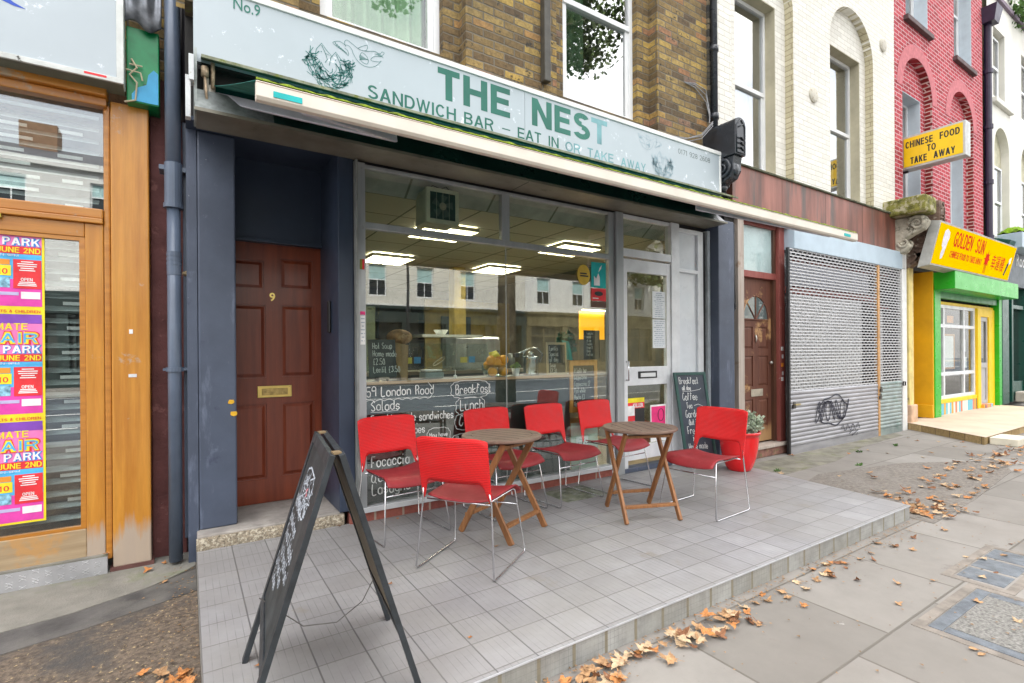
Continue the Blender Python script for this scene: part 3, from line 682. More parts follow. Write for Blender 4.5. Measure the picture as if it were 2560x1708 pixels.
# paper notices taped in the door and window
PAPER = mat('paper', (.80, .84, .88), .7, var=.03); INK = mat('faint ink', (.35, .42, .5), .8)
def sheet(name, label, x0, x1, z0, z1, y, m, lines=0, seed=0, ink=None, cat='notice', group=None):
    t = thing(name, label, cat, ((x0 + x1) / 2, y, z0), group)
    part('paper', BX(x0, x1, y, y + .002, z0, z1), m, t)
    if lines:
        b = MB(); rr = random.Random(seed)
        for k in range(lines):
            z = z1 - (k + 1) * (z1 - z0) / (lines + 1); L_ = (x1 - x0) * rr.uniform(.4, .85); c = (x0 + x1) / 2
            x = c - L_ / 2
            while x < c + L_ / 2:
                w_ = rr.uniform(.012, .05); b.box(x, min(x + w_, c + L_ / 2), y - .0016, y - .0006, z - .003, z + .004); x += w_ + .009
        part('printed_lines', b, ink or INK, t)
    return t
sheet('notice', 'upper of two white printed notices taped inside the shop door', 4.475, 4.692, 1.71, 2.02, -.006, PAPER, 13, 1)
sheet('notice', 'lower of two white printed notices taped inside the shop door', 4.475, 4.692, 1.37, 1.70, -.006, PAPER, 13, 2)
RED = mat('print red', (.75, .03, .04), .6); YEL = mat('print yellow', (.9, .72, .02), .6); PNK = mat('print pink', (.85, .04, .22), .6); BLU = mat('print blue', (.03, .22, .65), .6); TRQ = mat('print turquoise', (.0, .42, .42), .6); WHT = mat('print white', (.85, .85, .85), .6); ORG = mat('print orange', (.85, .3, .03), .6); MAG = mat('print magenta', (.75, .06, .40), .6); PUR = mat('print purple', (.22, .06, .45), .6); LBL = mat('print light blue', (.08, .45, .80), .6)
t = sheet('poster', 'red and black event poster with a yellow top in the foot of the shop door', 4.07, 4.33, .49, .80, -.006, RED)
part('yellow_band', BX(4.07, 4.33, -.0075, -.0062, .765, .815), YEL, t); part('dark_block', BX(4.18, 4.33, -.0075, -.0062, .50, .70), BLACK, t)
part('blue_block', BX(4.07, 4.18, -.0075, -.0062, .50, .56), LBL, t); part('white_block', BX(4.07, 4.175, -.0075, -.0062, .62, .73), WHT, t)
lettering('lettering', 'KILLER', WHT, t, (4.15, -.009, .71), width=.16, height=.045, bold=.02)
t = sheet('poster', 'bright pink poster with white border in the foot of the shop door', 4.43, 4.69, .44, .72, -.006, WHT)
part('pink_block', BX(4.445, 4.675, -.0075, -.0062, .49, .70), PNK, t)
b = MB(); b.tube([(4.60 + .05 * math.cos(a), -.009, .60 + .07 * math.sin(a)) for a in [k * PI / 8 for k in range(17)]], .004, 4); part('ring', b, BLACK, t)
t = sheet('poster', 'lower pink and white poster at the bottom of the shop door', 4.43, 4.69, .30, .425, -.006, WHT)
part('pink_block', BX(4.445, 4.675, -.0075, -.0062, .35, .415), PNK, t)
t = sheet('sticker', 'round yellow sticker high in the shop window', 3.40, 3.41, 2.1, 2.11, .006, YEL, cat='sticker')
b = MB(); b.prism([(3.46 + .085 * math.cos(a * PI / 16), 2.13 + .105 * math.sin(a * PI / 16)) for a in range(32)], 'y', .004, .006); part('disc', b, mat('sticker yellow', (.62, .42, .03), .5), t)
b = MB(); b.box(3.41, 3.50, .0025, .0038, 2.135, 2.15); b.box(3.41, 3.52, .0025, .0038, 2.11, 2.125); part('printed_lines', b, BLACK, t)
t = sheet('sticker', 'turquoise delivery sticker in the top corner of the shop window', 3.565, 3.77, 2.01, 2.275, .005, TRQ, cat='sticker')
b = MB(); b.prism([(3.60, 2.03), (3.68, 2.03), (3.68, 2.12), (3.66, 2.16), (3.63, 2.10), (3.60, 2.13)], 'y', .0025, .004); b.prism([(3.66, 2.17), (3.70, 2.21), (3.71, 2.25), (3.68, 2.22)], 'y', .0025, .004); part('logo', b, WHT, t)
t = sheet('sticker', 'red sticker with a black oval below the turquoise one in the shop window', 3.565, 3.77, 1.87, 2.0, .005, RED, cat='sticker')
b = MB(); b.prism([(3.665 + .06 * math.cos(a * PI / 8), 1.945 + .025 * math.sin(a * PI / 8)) for a in range(16)], 'y', .0025, .004); part('oval', b, BLACK, t); part('white_line', BX(3.58, 3.66, .0025, .004, 1.89, 1.90), WHT, t)
t = sheet('sticker', 'brown sticker below the red one in the shop window', 3.565, 3.77, 1.80, 1.865, .005, mat('print brown', (.10, .05, .03), .6), cat='sticker')
t = sheet('sticker', 'small green and red sticker on the left frame of the shop window', 1.14, 1.175, 1.99, 2.07, -.033, mat('print green', (.25, .30, .03), .6), cat='sticker')
part('red_half', BX(1.158, 1.175, -.0345, -.0332, 1.99, 2.07), RED, t)
t = sheet('sticker', 'tall white paper strip with a pink top on the left window frame', 1.14, 1.178, 1.40, 1.66, -.033, WHT, 8, 5, cat='sticker'); part('pink_top', BX(1.14, 1.178, -.0345, -.0332, 1.63, 1.66), PNK, t)

# ---- chalk writing on the window glass
G0 = lambda u, v: (u, .0105, v)
b = MB(); c_ = lambda *a, **k: chalk(b, *a, G0, **k)
c_('59 London Road', 1.20, .985, .075, wd=0.0074, wide=1.02); c_('Salads', 1.235, .872, .075, wd=0.0074, wide=1.05); c_('Freshly made sandwiches', 1.235, .765, .068, wd=0.0068, wide=.86)
c_('Jacket potatoes', 1.24, .66, .065, wd=0.0068, wide=.9); c_('Jam + with', 1.24, .585, .05, wd=0.0054); c_('Spanish rice', 1.52, .56, .05, wd=0.0054); c_('Focaccia bread -', 1.235, .42, .085, wd=0.0081, wide=.9)
c_('Quiche', 1.235, .30, .08, wd=0.0081); c_('Lasagna', 1.24, .20, .085, wd=0.0081, wide=.98); c_('Baskets', 1.60, .31, .05, wd=0.0054); c_('of food', 1.64, .225, .06, wd=0.0054)
bL = b; b = MB(); c_('Breakfast', 1.985, .97, .08, wd=0.0074, wide=.92); c_('Lunch', 2.03, .825, .09, wd=0.0074, wide=.95); c_('Cakes', 2.02, .69, .09, wd=0.0074); c_('Home made catering', 1.985, .545, .055, wd=0.0061, wide=.9)
bR = b; b = MB(); c_('May have', 1.735, .61, .038, wd=0.0054); c_('a party', 1.76, .56, .034, wd=0.0047)
bP = b; b = bL
W = [(1.19 + .019 * k, .945 + .012 * abs(math.sin(k * .78)) + (.0 if k < 25 else .0)) for k in range(30)]
ribbon(b, W, .004, G0); ribbon(b, [(1.74 + .03 * math.sin(k / 3), .95 + .012 * k) for k in range(12)], .004, G0); ribbon(b, [(1.23, .86), (1.3, .856), (1.46, .862)], .003, G0)
for k in range(10): ribbon(b, [(1.26 + .12 * k, .745), (1.262 + .12 * k, .737)], .005, G0)
b = bR; cloud(b, 2.13, 1.005, .185, .075, G0, 12); cloud(b, 2.13, .855, .14, .075, G0, 10); cloud(b, 2.10, .72, .12, .07, G0, 9); cloud(b, 2.15, .56, .2, .055, G0, 14); cloud(bP, 1.82, .605, .105, .08, G0, 12)
tag(part('window_writing', bR, CHALK, None, loc=(2.1, 0, .5)), 'white chalk-pen words in scalloped bubbles, Breakfast and Lunch, down the middle of the shop window', 'writing')
tag(part('window_writing', bP, CHALK, None, loc=(1.8, 0, .5)), 'small chalk-pen bubble reading May have a party low in the shop window', 'writing')
wr = tag(part('window_writing', bL, CHALK, None, loc=(1.2, 0, .2)), 'white chalk-pen menu handwritten on the lower left of the shop window', 'writing')

# ================================================================== SIGN
t = thing('shop_sign', 'long pale fascia sign with green lettering THE NEST above the awning', 'shop sign', (2.75, -.2, 3.2))
part('panel', BX(.045, 2.592, -.203, -.16, 3.205, 3.70), SIGNP, t); part('panel', BX(2.596, 5.44, -.203, -.16, 3.205, 3.70), SIGNP, t)
b = MB(); b.box(.04, 5.47, -.215, -.15, 3.70, 3.745); b.box(5.441, 5.47, -.212, -.15, 3.08, 3.70)
part('frame', b, WHITE, t, bevel=.004)
b = MB(); b.prism([(-.16, 3.746), (-.219, 3.746), (-.221, 3.694), (-.2155, 3.696), (-.215, 3.744)], 'x', .04, 5.47)
ys = -.2055
def sg(txt, x0, x1, z0, z1, m=GREEN, bold=.165): return sans('lettering', txt, m, t, (x0, ys + .002, z0), x1 - x0, z1 - z0, t=bold)
lettering('lettering', 'No.9', GREEN, t, (.27, ys, 3.612), width=.16, height=.078, bold=.008)
sg('THE', 1.735, 2.435, 3.415, 3.672, bold=.225); sg('NES', 2.672, 3.375, 3.415, 3.67, bold=.225); sg('T', 3.392, 3.605, 3.418, 3.665, GREENF, bold=.225)
sg('SANDWICH', 1.158, 1.898, 3.262, 3.365); sg('BAR', 1.974, 2.262, 3.262, 3.362); sg('-', 2.35, 2.435, 3.262, 3.362); sg('EAT', 2.514, 2.775, 3.264, 3.36); sg('IN', 2.858, 2.98, 3.264, 3.36)
sg('OR', 3.06, 3.25, 3.262, 3.355, GREENF); sg('TAKE', 3.34, 3.69, 3.262, 3.352, GREENF); sg('AWAY', 3.795, 4.165, 3.26, 3.348, GREENF)
sg('0171 928 2608', 4.69, 5.265, 3.572, 3.63, mat('dark grey lettering', (.10, .13, .12), .5), bold=.12)
def bird(parent, ox, oz, s, m, flip=1):
    b = MB(); P = lambda u, v: (ox + flip * u * s, ys, oz + v * s)
    def ln(pts, w_=.009): ribbon(b, pts, w_, P)
    def sm(pts, w_=.009):
        q_ = []
        for i in range(len(pts) - 1):
            p0, p1, p2, p3 = pts[max(0, i-1)], pts[i], pts[i+1], pts[min(len(pts)-1, i+2)]
            for t_ in (0, .25, .5, .75): q_.append(tuple(.5*((2*p1[k])+(-p0[k]+p2[k])*t_+(2*p0[k]-5*p1[k]+4*p2[k]-p3[k])*t_*t_+(-p0[k]+3*p1[k]-3*p2[k]+p3[k])*t_**3) for k in (0, 1)))
        q_.append(pts[-1]); ln(q_, w_)
    sm([(.30, .02), (.27, .12), (.33, .19), (.45, .14), (.62, .06), (.8, .07), (1.0, .13), (1.12, .10), (1.18, .17), (1.24, .16), (1.14, .05), (.98, .0), (.90, -.12), (1.1, -.10), (1.16, -.06), (1.0, -.24), (.78, -.31), (.6, -.25), (.48, -.1), (.44, .0), (.36, .07), (.28, .05)])
    sm([(.28, .06), (.14, .10), (0, .02), (.12, -.05), (.24, -.10), (.36, -.17), (.34, -.06), (.27, -.02)])
    sm([(.58, .07), (.70, .16), (.82, .22), (.80, .10), (.74, .06)]); sm([(.62, -.12), (.68, .0), (.78, -.04), (.84, -.14), (.80, -.24), (.68, -.22), (.62, -.12)])
    for k in range(9): ln([(.63 + .022 * k, -.2 + .01 * k), (.66 + .022 * k, -.06 - .01 * k)], .012)
    for k in range(6): ln([(.05 + .045 * k, .05 - .03 * k), (.10 + .045 * k, -.03 - .02 * k)], .012)
    for k in range(5): ln([(1.0 + .03 * k, .06), (1.12 + .025 * k, .12 - .02 * k)], .007)
    return part('bird_drawing', b, m, parent)
def nest(parent, ox, oz, s, m, seed):
    b = MB(); P = lambda u, v: (ox + u * s, ys, oz + v * s); rr = random.Random(seed)
    for k in range(150):
        a = rr.uniform(PI * 1.0, PI * 2.0); r = math.sqrt(rr.uniform(.05, 1)); x, z = .5 + .5 * r * math.cos(a), .52 + .5 * r * math.sin(a)
        if rr.random() < .3: x, z = rr.choice((rr.uniform(.0, .22), rr.uniform(.8, 1.0))), rr.uniform(.45, .72)
        d = a + PI / 2 + rr.uniform(-.9, .9); l = rr.uniform(.05, .13)
        ribbon(b, [(x - l*math.cos(d), z - l*math.sin(d)), (x + .03*math.sin(d), z - .03*math.cos(d)), (x + l*math.cos(d), z + l*math.sin(d))], rr.uniform(.008, .02), P)
    for cx, cz in ((.36, .72), (.66, .62)):
        ribbon(b, [(cx - .16, cz - .12), (cx - .13, cz + .06), (cx - .02, cz + .22), (cx + .08, cz + .1), (cx + .2, cz + .0), (cx + .06, cz + .02), (cx - .02, cz + .18)], .012, P)
        ribbon(b, [(cx + .06, cz + .02), (cx + .1, cz - .1), (cx + .05, cz - .18)], .012, P); ribbon(b, [(cx - .04, cz + .04), (cx - .02, cz + .03)], .018, P)
    return part('nest_drawing', b, m, parent)
DG = mat('drawing green', (.01, .16, .14), .5)
bird(t, .905, 3.588, .31, DG); nest(t, .715, 3.255, .33, DG, 4)
bird(t, 4.42, 3.60, .30, mat('faded drawing', (.28, .42, .48), .5), -1); nest(t, 4.275, 3.23, .32, MATS['faded drawing'], 9)

# ================================================================== AWNING
A = thing('awning', 'half-open green awning with a mossy cream front bar under the long pale sign', 'awning', (2.7, -.2, 2.86))
b = MB(); b.box(.06, 5.43, -.30, .0, 2.851, 2.858); b.box(.045, 5.45, -.306, -.30, 2.851, 2.872)
part('soffit', b, SOFF, A)
part('joint', MB().box(2.57, 2.576, -.29, -.005, 2.8495, 2.851), BLACK, A)
b = MB(); b.prism([(-.299, 2.874), (-.2, 3.03), (-.19, 3.03), (-.28, 2.858)], 'x', .5, 5.3); part('inner_panel', b, BOXG, A)
b = MB(); b.prism([(-.299, 2.874), (-.2, 3.03), (-.19, 3.03), (-.28, 2.858)], 'x', .05, .5)
b.prism([(-.27, 2.86), (0, 2.86), (0, 3.2), (-.2, 3.26), (-.30, 3.24), (-.27, 3.0)], 'x', .047, .062); part('end_cheek', b, mat('dirty grey metal', (.33, .36, .35), .6, var=.3, scale=6, metal=.3), A)
b = MB(); b.prism([(-.1, 2.86), (0, 2.86), (0, 3.15), (-.1, 3.15)], 'x', .06, 5.43); part('box_back', b, DARK, A)
b = MB(); b.prism([(-.2035, 3.235), (-.31, 3.205), (-.312, 3.185), (-.306, 3.183), (-.30, 3.198), (-.2035, 3.222)], 'x', .085, 5.66); part('hood', b, GRIME, A)
b = MB(); b.box(.085, 5.66, -.2, .0, 3.19, 3.221); part('hood_underside', b, DARK, A)
part('box_lining', BX(.07, 5.42, -.14, -.11, 2.86, 3.19), DARK, A)
b = MB(); b.tube([(.14, -.10, 3.08), (5.4, -.10, 3.08)], .045, 12); part('roller', b, TEAL, A, smooth=True)
b = MB(); b.grid(lambda u, v: (.15 + .09 * v + (5.38 - .15 - .07 * v) * u, -.10 - 1.585 * v, 3.115 - .66 * v - .006 * math.sin(PI * v)), 20, 14); part('fabric', b, TEAL, A, smooth=True, thick=.003)
b = MB(); b.prism([(-1.665, 2.375), (-1.70, 2.372), (-1.712, 2.385), (-1.712, 2.445), (-1.70, 2.452), (-1.665, 2.452)], 'x', .243, 5.42); part('front_bar', b, CREAM, A, bevel=.002)
b = MB(); rr = random.Random(5)
b.grid(lambda u, v: (.243 + 5.17 * u, -1.69 + .019 * math.cos(PI * v), 2.452 + (.012 + .005 * math.sin(u * 310) * math.sin(u * 97) + .003 * rr.random()) * math.sin(PI * v)), 240, 5); part('moss', b, MOSS, A)
b = MB(); b.box(.306, .418, -1.7155, -1.7125, 2.392, 2.416); b.box(5.15, 5.27, -1.7155, -1.7125, 2.395, 2.42); part('name_plate', b, TRQ, A)
part('bar_crease', BX(.243, 5.42, -1.7135, -1.7122, 2.4405, 2.4425), mat('rust line', (.25, .14, .07), .8), A)
ARMM = mat('arm metal', (.66, .66, .74), .4, metal=.3, var=.08)
def arm(S_, E_, B_):
    for p, q_ in ((S_, E_), (E_, B_)):
        p, q_ = Vector(p), Vector(q_); d = (q_ - p).normalized(); b = MB()
        s_ = d.cross(Vector((0, 0, 1))).normalized() * .013; u_ = s_.cross(d).normalized() * .03
        b.hexa([p - s_ - u_, q_ - s_ - u_, q_ + s_ - u_, p + s_ - u_, p - s_ + u_, q_ - s_ + u_, q_ + s_ + u_, p + s_ + u_]); part('arm', b, ARMM, A, bevel=.006)
arm((.165, -.14, 3.03), (1.165, -.78, 2.755), (.426, -1.67, 2.40)); arm((5.25, -.14, 3.03), (4.25, -.78, 2.755), (5.0, -1.67, 2.40))
b = MB(); b.box(.125, .165, -.19, -.08, 2.93, 3.08); b.box(.10, .13, -.17, -.06, 2.9, 3.2); part('bracket', b, CREAM, A, bevel=.005)
b = MB(); b.tube([(.105, -.24, 3.16), (.105, -.24, 3.10)], .022, 10); b.tube([(.105, -.24, 3.10), (.115, -.24, 2.95)], .008, 8); b.tube([(.15, -.24, 3.2), (.15, -.20, 3.05)], .012); part('crank', b, mat('corroded fittings', (.5, .38, .26), .6, metal=.4, var=.3, scale=30), A, smooth=True)
b = MB(); b.box(.018, .046, -.31, -.22, 3.03, 3.19); b.box(.0, .028, -.30, -.24, 2.80, 3.06); part('end_plate', b, mat('peeling white metal', (.6, .62, .63), .6, var=.1, spots=[(30, .6, .05, (.3, .2, .1))]), A, bevel=.003)
b = MB(); b.hexa([(5.20, -.30, 2.875), (5.455, -.31, 2.852), (5.455, -.02, 2.852), (5.2, -.02, 2.875), (5.2, -.22, 2.99), (5.36, -.2, 3.0), (5.36, -.02, 3.0), (5.2, -.02, 2.99)]); part('end_housing', b, ALU, A, bevel=.01)
# ================================================================== CORBELS (scroll consoles between the shops)
def console(name, label, x0, x1, yb, yf, z0, z1, m, arched=True, face=None):
    t = thing(name, label, 'corbel', ((x0 + x1) / 2, yb, z0))
    h = z1 - z0; D_ = yb - yf
    zt = z0 + h * .60
    # block on top with arched head
    b = MB(); n = 10; cx = (x0 + x1) / 2; r = (x1 - x0) / 2
    if arched: pts = [(x0, zt), (x1, zt), (x1, z1 - r * .8)] + [(cx + r * math.cos(PI * k / n), z1 - r * .8 + r * .8 * math.sin(PI * k / n)) for k in range(1, n)] + [(x0, z1 - r * .8)]
    else: pts = [(x0, zt), (x1, zt), (x1, z1), (x0, z1)]
    b.prism(pts, 'y', yf, yb); part('block', b, m, t, bevel=.006)
    b = MB(); g = .022
    b.tube([(x0 + g, yf - .004, zt + g), (x1 - g, yf - .004, zt + g), (x1 - g, yf - .004, z1 - r), (cx, yf - .004, z1 - g * 1.2), (x0 + g, yf - .004, z1 - r), (x0 + g, yf - .004, zt + g)], .009, 6)
    for k in range(3): b.tube([(x0 + .05, yf - .003, zt + .07 + .06 * k), (cx, yf - .012, zt + .09 + .06 * k), (x1 - .05, yf - .003, zt + .06 + .06 * k)], .011, 6)
    b.tube([(x0 + .06, yf - .003, z1 - r - .02), (x1 - .06, yf - .003, z1 - r + .03)], .010, 6)
    part('relief', b, m, t, smooth=True)
    # side profile with scroll
    ry = D_ * .34; cy, cz = yf + D_ * .42, zt - ry * .92
    b = MB()
    prof = [(yb, zt), (yf + .02, zt)] + [(cy - ry * math.cos(a), cz + ry * math.sin(a)) for a in [PI/2 - .3 - k * (PI * 1.0) / 10 for k in range(11)]][:9] + [(yb - D_ * .42, z0 + h * .30), (yb - D_ * .52, z0 + h * .18), (yb - D_ * .40, z0 + h * .03), (yb - D_ * .22, z0), (yb, z0)]
    pp = [(yb, zt), (yf + .03, zt), (yf + D_ * .10, cz + ry * .3), (yf + D_ * .09, cz - ry * .2), (yf + D_ * .2, cz - ry * .75), (cy, cz - ry), (yb - D_ * .42, cz - ry * 1.25), (yb - D_ * .40, z0 + h * .26), (yb - D_ * .52, z0 + h * .18), (yb - D_ * .46, z0 + h * .08), (yb - D_ * .25, z0), (yb, z0)]
    b.prism(pp, 'x', x0 + .025, x1 - .025); part('scroll_body', b, m, t, bevel=.01)
    for sx, sn in ((x0, 1), (x1, -1)):
        b = MB(); pts = [(sx + sn * .012, cy + (ry - .02) * (1 - k / 34) * math.cos(k * .42), cz + (ry - .02) * (1 - k / 34) * math.sin(k * .42)) for k in range(30)]
        b.tube(pts, [.024 - .00045 * k for k in range(30)], 7)
        b.tube([(sx + sn * .012, cy + ry * .2, cz - ry), (sx + sn * .012, yb - D_ * .36, z0 + h * .3), (sx + sn * .012, yb - D_ * .48, z0 + h * .17), (sx + sn * .012, yb - D_ * .34, z0 + h * .06)], .018, 6)
        part('volute', b, m, t, smooth=True)
    b = MB(); b.ball((cx, yb - D_ * .48, z0 + h * .30), r * .55, 12, 8, (1, .8, .9)); b.ball((cx, yb - D_ * .5, z0 + h * .17), r * .7, 12, 8, (1, .6, 1)); b.ball((cx, yf + D_ * .14, cz - ry * .1), r * .6, 12, 8, (1, .5, 1.2)); part('acanthus', b, m, t, smooth=True)
    return t
IRON = mat('black gloss paint', (.028, .032, .04), .28, var=.2, spots=[(30, .68, .05, (.12, .12, .13))])
console('corbel', 'black-painted scroll corbel with an arched head at the right end of the long pale sign', 5.47, 5.68, .05, -.40, 3.0, 4.12, IRON)
b = MB()
for k, (dx, dz) in enumerate(((0, 0), (.03, -.03), (.06, .02))):
    b.tube([(4.75 + dx, .02, 3.87 + dz * .4), (5.0 + dx, -.05, 3.86 + dz), (5.25, -.1, 3.93 + dz), (5.40, -.15, 4.10 + dz), (5.47, -.05, 4.16), (5.55, .0, 4.3 + dz), (5.50, .02, 4.55 + dz * 3), (5.3, .03, 4.62 + dz), (5.1, .03, 4.60)], .006, 6)
tag(part('cable', b, mat('grey cable', (.25, .25, .26), .6), None, smooth=True, loc=(5.2, 0, 3.9)), 'loose loops of grey cable over the brickwork by the black corbel', 'cable')
# pipes on the brown house
b = MB(); b.tube([(5.615, -.02, 3.8), (5.615, -.02, 9.5)], .042, 12)
for z in (4.25, 5.1, 6.0): b.tube([(5.615, -.02, z), (5.615, -.02, z + .07)], .054, 12)
tag(part('drainpipe', b, IRON, None, smooth=True, loc=(5.615, -.02, 3.8)), 'black cast-iron drainpipe between the brown brick and the cream brick houses', 'drainpipe')
b = MB(); b.box(2.955, 3.03, -.03, .045, 3.99, 6.5); tag(part('cable_duct', b, mat('dark duct', (.06, .055, .045), .5, var=.2), None, bevel=.008, loc=(2.99, 0, 4)), 'dark square duct ending above the word NEST on the brown brick wall', 'duct')
b = MB(); b.tube([(5.85, -.10, 2.9), (5.86, -.1, 2.0), (5.87, -.12, 1.9), (5.84, -.1, 1.78), (5.83, -.1, .0)], .014, 8); b.tube([(5.90, -.09, 2.95), (5.90, -.09, 2.2), (5.87, -.12, 1.86)], .010, 8)
tag(part('cable', b, BLACK, None, smooth=True, loc=(5.86, -.1, 0)), 'black cable running down beside the navy pilaster and the whitewashed post', 'cable')

# ================================================================== CREAM BRICK HOUSE (shuttered shop)
H = thing('brick_house', 'cream-painted brick house with arched window bays over the grey-shuttered shop', 'house', (8.2, .3, GZ))
b = MB(); wall(b, 5.70, 10.93, 3.72, 10.5, .0, [(6.01, 7.51, 3.72, 6.27, .72), (8.58, 10.08, 3.72, 6.27, .72)], .124); part('wall', b, WBRICK, H)
b = MB()
for xa, xb in ((6.01, 7.51), (8.58, 10.08)):      # tan-painted reveals of the big recesses
    n = 22; pts = [(xb, 3.72), (xb, 6.27)] + [((xa + xb) / 2 + .75 * math.cos(PI * k / n), 6.27 + .72 * math.sin(PI * k / n)) for k in range(1, n)] + [(xa, 6.27), (xa, 3.72)]
    c_x = (xa + xb) / 2
    for (u0, v0), (u1, v1) in zip(pts, pts[1:]):
        s_ = .997
        b.face([(c_x + (u0 - c_x) * s_, .001, v0), (c_x + (u1 - c_x) * s_, .001, v1), (c_x + (u1 - c_x) * s_, .123, v1), (c_x + (u0 - c_x) * s_, .123, v0)])
part('arch_reveal', b, TBRICK, H)
b = MB(); wall(b, 6.0, 7.52, 3.72, 7.1, .124, [(6.27, 7.25, 3.90, 6.33, 0)], .16); wall(b, 8.57, 10.09, 3.72, 7.1, .124, [(8.80, 9.87, 3.90, 6.33, 0)], .16); part('recessed_wall', b, WBRICK, H)
TANP = mat('tan reveal paint', (.47, .43, .31), .7, var=.1, scale=3, spots=[(20, .68, .04, (.25, .22, .15))])
for xa, xb in ((6.27, 7.25), (8.80, 9.87)):
    b = MB(); b.prism([(xb - .001, 3.9), (xb - .012, 3.9), (xb - .012, 6.318), (xa + .001, 6.318), (xa + .001, 6.329), (xb - .001, 6.329)], 'y', .126, .28); part('window_reveal', b, TANP, H)
sash(H, 6.28, 7.238, 3.90, 6.316, .27, 5.09, PVC, GLASSW, .0 or None, .05); sash(H, 8.81, 9.858, 3.90, 6.316, .27, 5.07, PVC, GLASSW, None, .05)
for q_ in ((6.9, 7.15), (9.3, 9.75)): part('drawn_curtain', BX(*q_, .5, .52, 3.95, 6.2), mat('blue grey curtain', (.34, .46, .56), .9), H)
for x, z in ((8.05, 5.22), (10.45, 6.75)):
    b = MB(); b.lathe(0, 0, [(.115, 0), (.115, .02), (.09, .035), (.03, .04)], 20); b.xf(Matrix.Translation((x, -.001, z)) @ Matrix.Rotation(PI / 2, 4, 'X')); part('wall_tie_plate', b, mat('tie plate', (.55, .52, .44), .7, spots=[(20, .6, .05, (.3, .2, .12))]), H, smooth=False)
FASC = mat('rusty brown fascia', (.25, .088, .060), .45, var=.32, scale=1.6, stretch=(2.2, 2.2, .35), spots=[(1.1, .50, .12, (.085, .06, .05), (3.2, 1, .3)), (2.6, .62, .08, (.36, .15, .09), (1.8, 1, .4)), (28, .7, .04, (.3, .22, .16))])
part('sun_block', BX(5.7, 10.92, .82, 9, GZ, 10.4), DARK, H)  # added unseen mass, blocks sun from behind the cream house
SHB = mat('pale blue metal', (.42, .52, .60), .4, metal=.1, var=.06, scale=2)
F_ = thing('fascia_board', 'blank rusty-brown fascia board above the grey shutters', 'fascia', (8.4, -.1, 3.08))
part('board', BX(5.86, 10.86, -.10, .0, 3.08, 3.725), FASC, F_)
b = MB(); b.prism([(-.0, 3.726), (-.125, 3.726), (-.13, 3.745), (0, 3.80)], 'x', 5.85, 10.87); part('capping', b, mat('mossy capping', (.13, .14, .09), .9, var=.3, scale=10), F_)
b = MB()
for x in (7.0, 8.2, 9.4): b.box(x, x + .006, -.1008, -.0998, 3.085, 3.72)
part('joint', b, DARK, F_)
b = MB(); b.box(5.80, 6.0, -.02, .3, GZ, 3.1); part('dark_reveal', b, DARK, H)
b = MB(); b.box(6.03, 6.16, -.06, .10, GZ, 3.08); b.box(6.165, 6.20, -.01, .1, GZ, 3.08)
part('side_post', b, PALEW, H, bevel=.005, label='bare whitewashed wooden post beside the worn brown door')
b = MB(); b.box(7.06, 7.20, -.02, .16, .0, 3.10); b.box(6.20, 7.06, .02, .12, 2.33, 2.42); b.box(6.20, 7.06, .02, .12, 3.04, 3.1); part('door_frame', b, REDW, H, bevel=.006)
part('jamb', BX(7.0, 7.058, .03, .2, .05, 3.04), wood('dark jamb', (.07, .03, .02), (.14, .06, .03)), H)
part('transom_light', BX(6.2, 7.0, .06, .07, 2.42, 3.04), mat('frosted pale green glass', (.42, .55, .55), .25, var=.04, coat=.6), H)
part('jamb', BX(7.2, 7.35, .02, .10, .0, 2.75), mat('pale grey strip', (.42, .44, .45), .7, var=.1), H); part('shutter_guide', BX(6.98 + .40, 7.41 - .0, -.0, .2, GZ, 2.75), DARK, H)
# worn brown door with a sunburst fanlight
y = .075
D = panel_door(H, 6.205, 7.0, .07, 2.33, y, [(6.30, 6.56, 1.36, 1.66), (6.68, 6.92, 1.36, 1.66), (6.30, 6.56, .84, 1.30 - .04), (6.68, 6.92, .84, 1.26), (6.30, 6.56, .28, .66), (6.68, 6.92, .28, .66)], OLDDOOR)
D['label'] = 'worn brown panelled door with a sunburst light'
b = MB(); n = 16; cx, cz, r = 6.62, 1.76, .30
b.prism([(cx + r * math.cos(PI * k / n), cz + r * 1.1 * math.sin(PI * k / n)) for k in range(n + 1)], 'y', y - .004, y - .001); part('fan_light', b, mat('fan glass', (.09, .12, .12), .15, coat=.8, var=.1), D)
b = MB(); b.tube([(cx + r * math.cos(PI * k / n), y - .006, cz + r * 1.1 * math.sin(PI * k / n)) for k in range(n + 1)] + [(cx + r, y - .006, cz)], .012, 6)
b.tube([(cx - r, y - .006, cz), (cx + r, y - .006, cz)], .012, 6)
for a in (.26, .5, .74): b.tube([(cx, y - .006, cz), (cx + r * math.cos(PI * a), y - .006, cz + r * 1.1 * math.sin(PI * a))], .011, 6)
part('glazing_bars', b, OLDDOOR, D)
part('letterbox', BX(6.50, 6.78, y - .012, y - .001, .70, .80), mat('dull letterbox', (.5, .45, .36), .5, metal=.4, var=.2), D, bevel=.004)
b = MB(); b.ball((6.955, y - .03, 1.16), .022); b.tube([(6.62, y - .008, 1.55), (6.62, y - .02, 1.50), (6.62, y - .008, 1.45)], .008, 6); part('door_knob', b, mat('pale metal', (.6, .6, .55), .4, metal=.7), D, smooth=True)
b = MB(); b.box(6.16, 7.2, -.06, .3, GZ, .0); part('doorstep', b, mat('flaking brick step', (.27, .13, .10), .9, var=.3, scale=10, bump=.6, spots=[(6, .55, .1, (.12, .15, .05))]), H, bevel=.01)
b = MB(); b.box(6.14, 7.22, -.09, .1, .0, .045); part('sill', b, PALEW, H, bevel=.008)
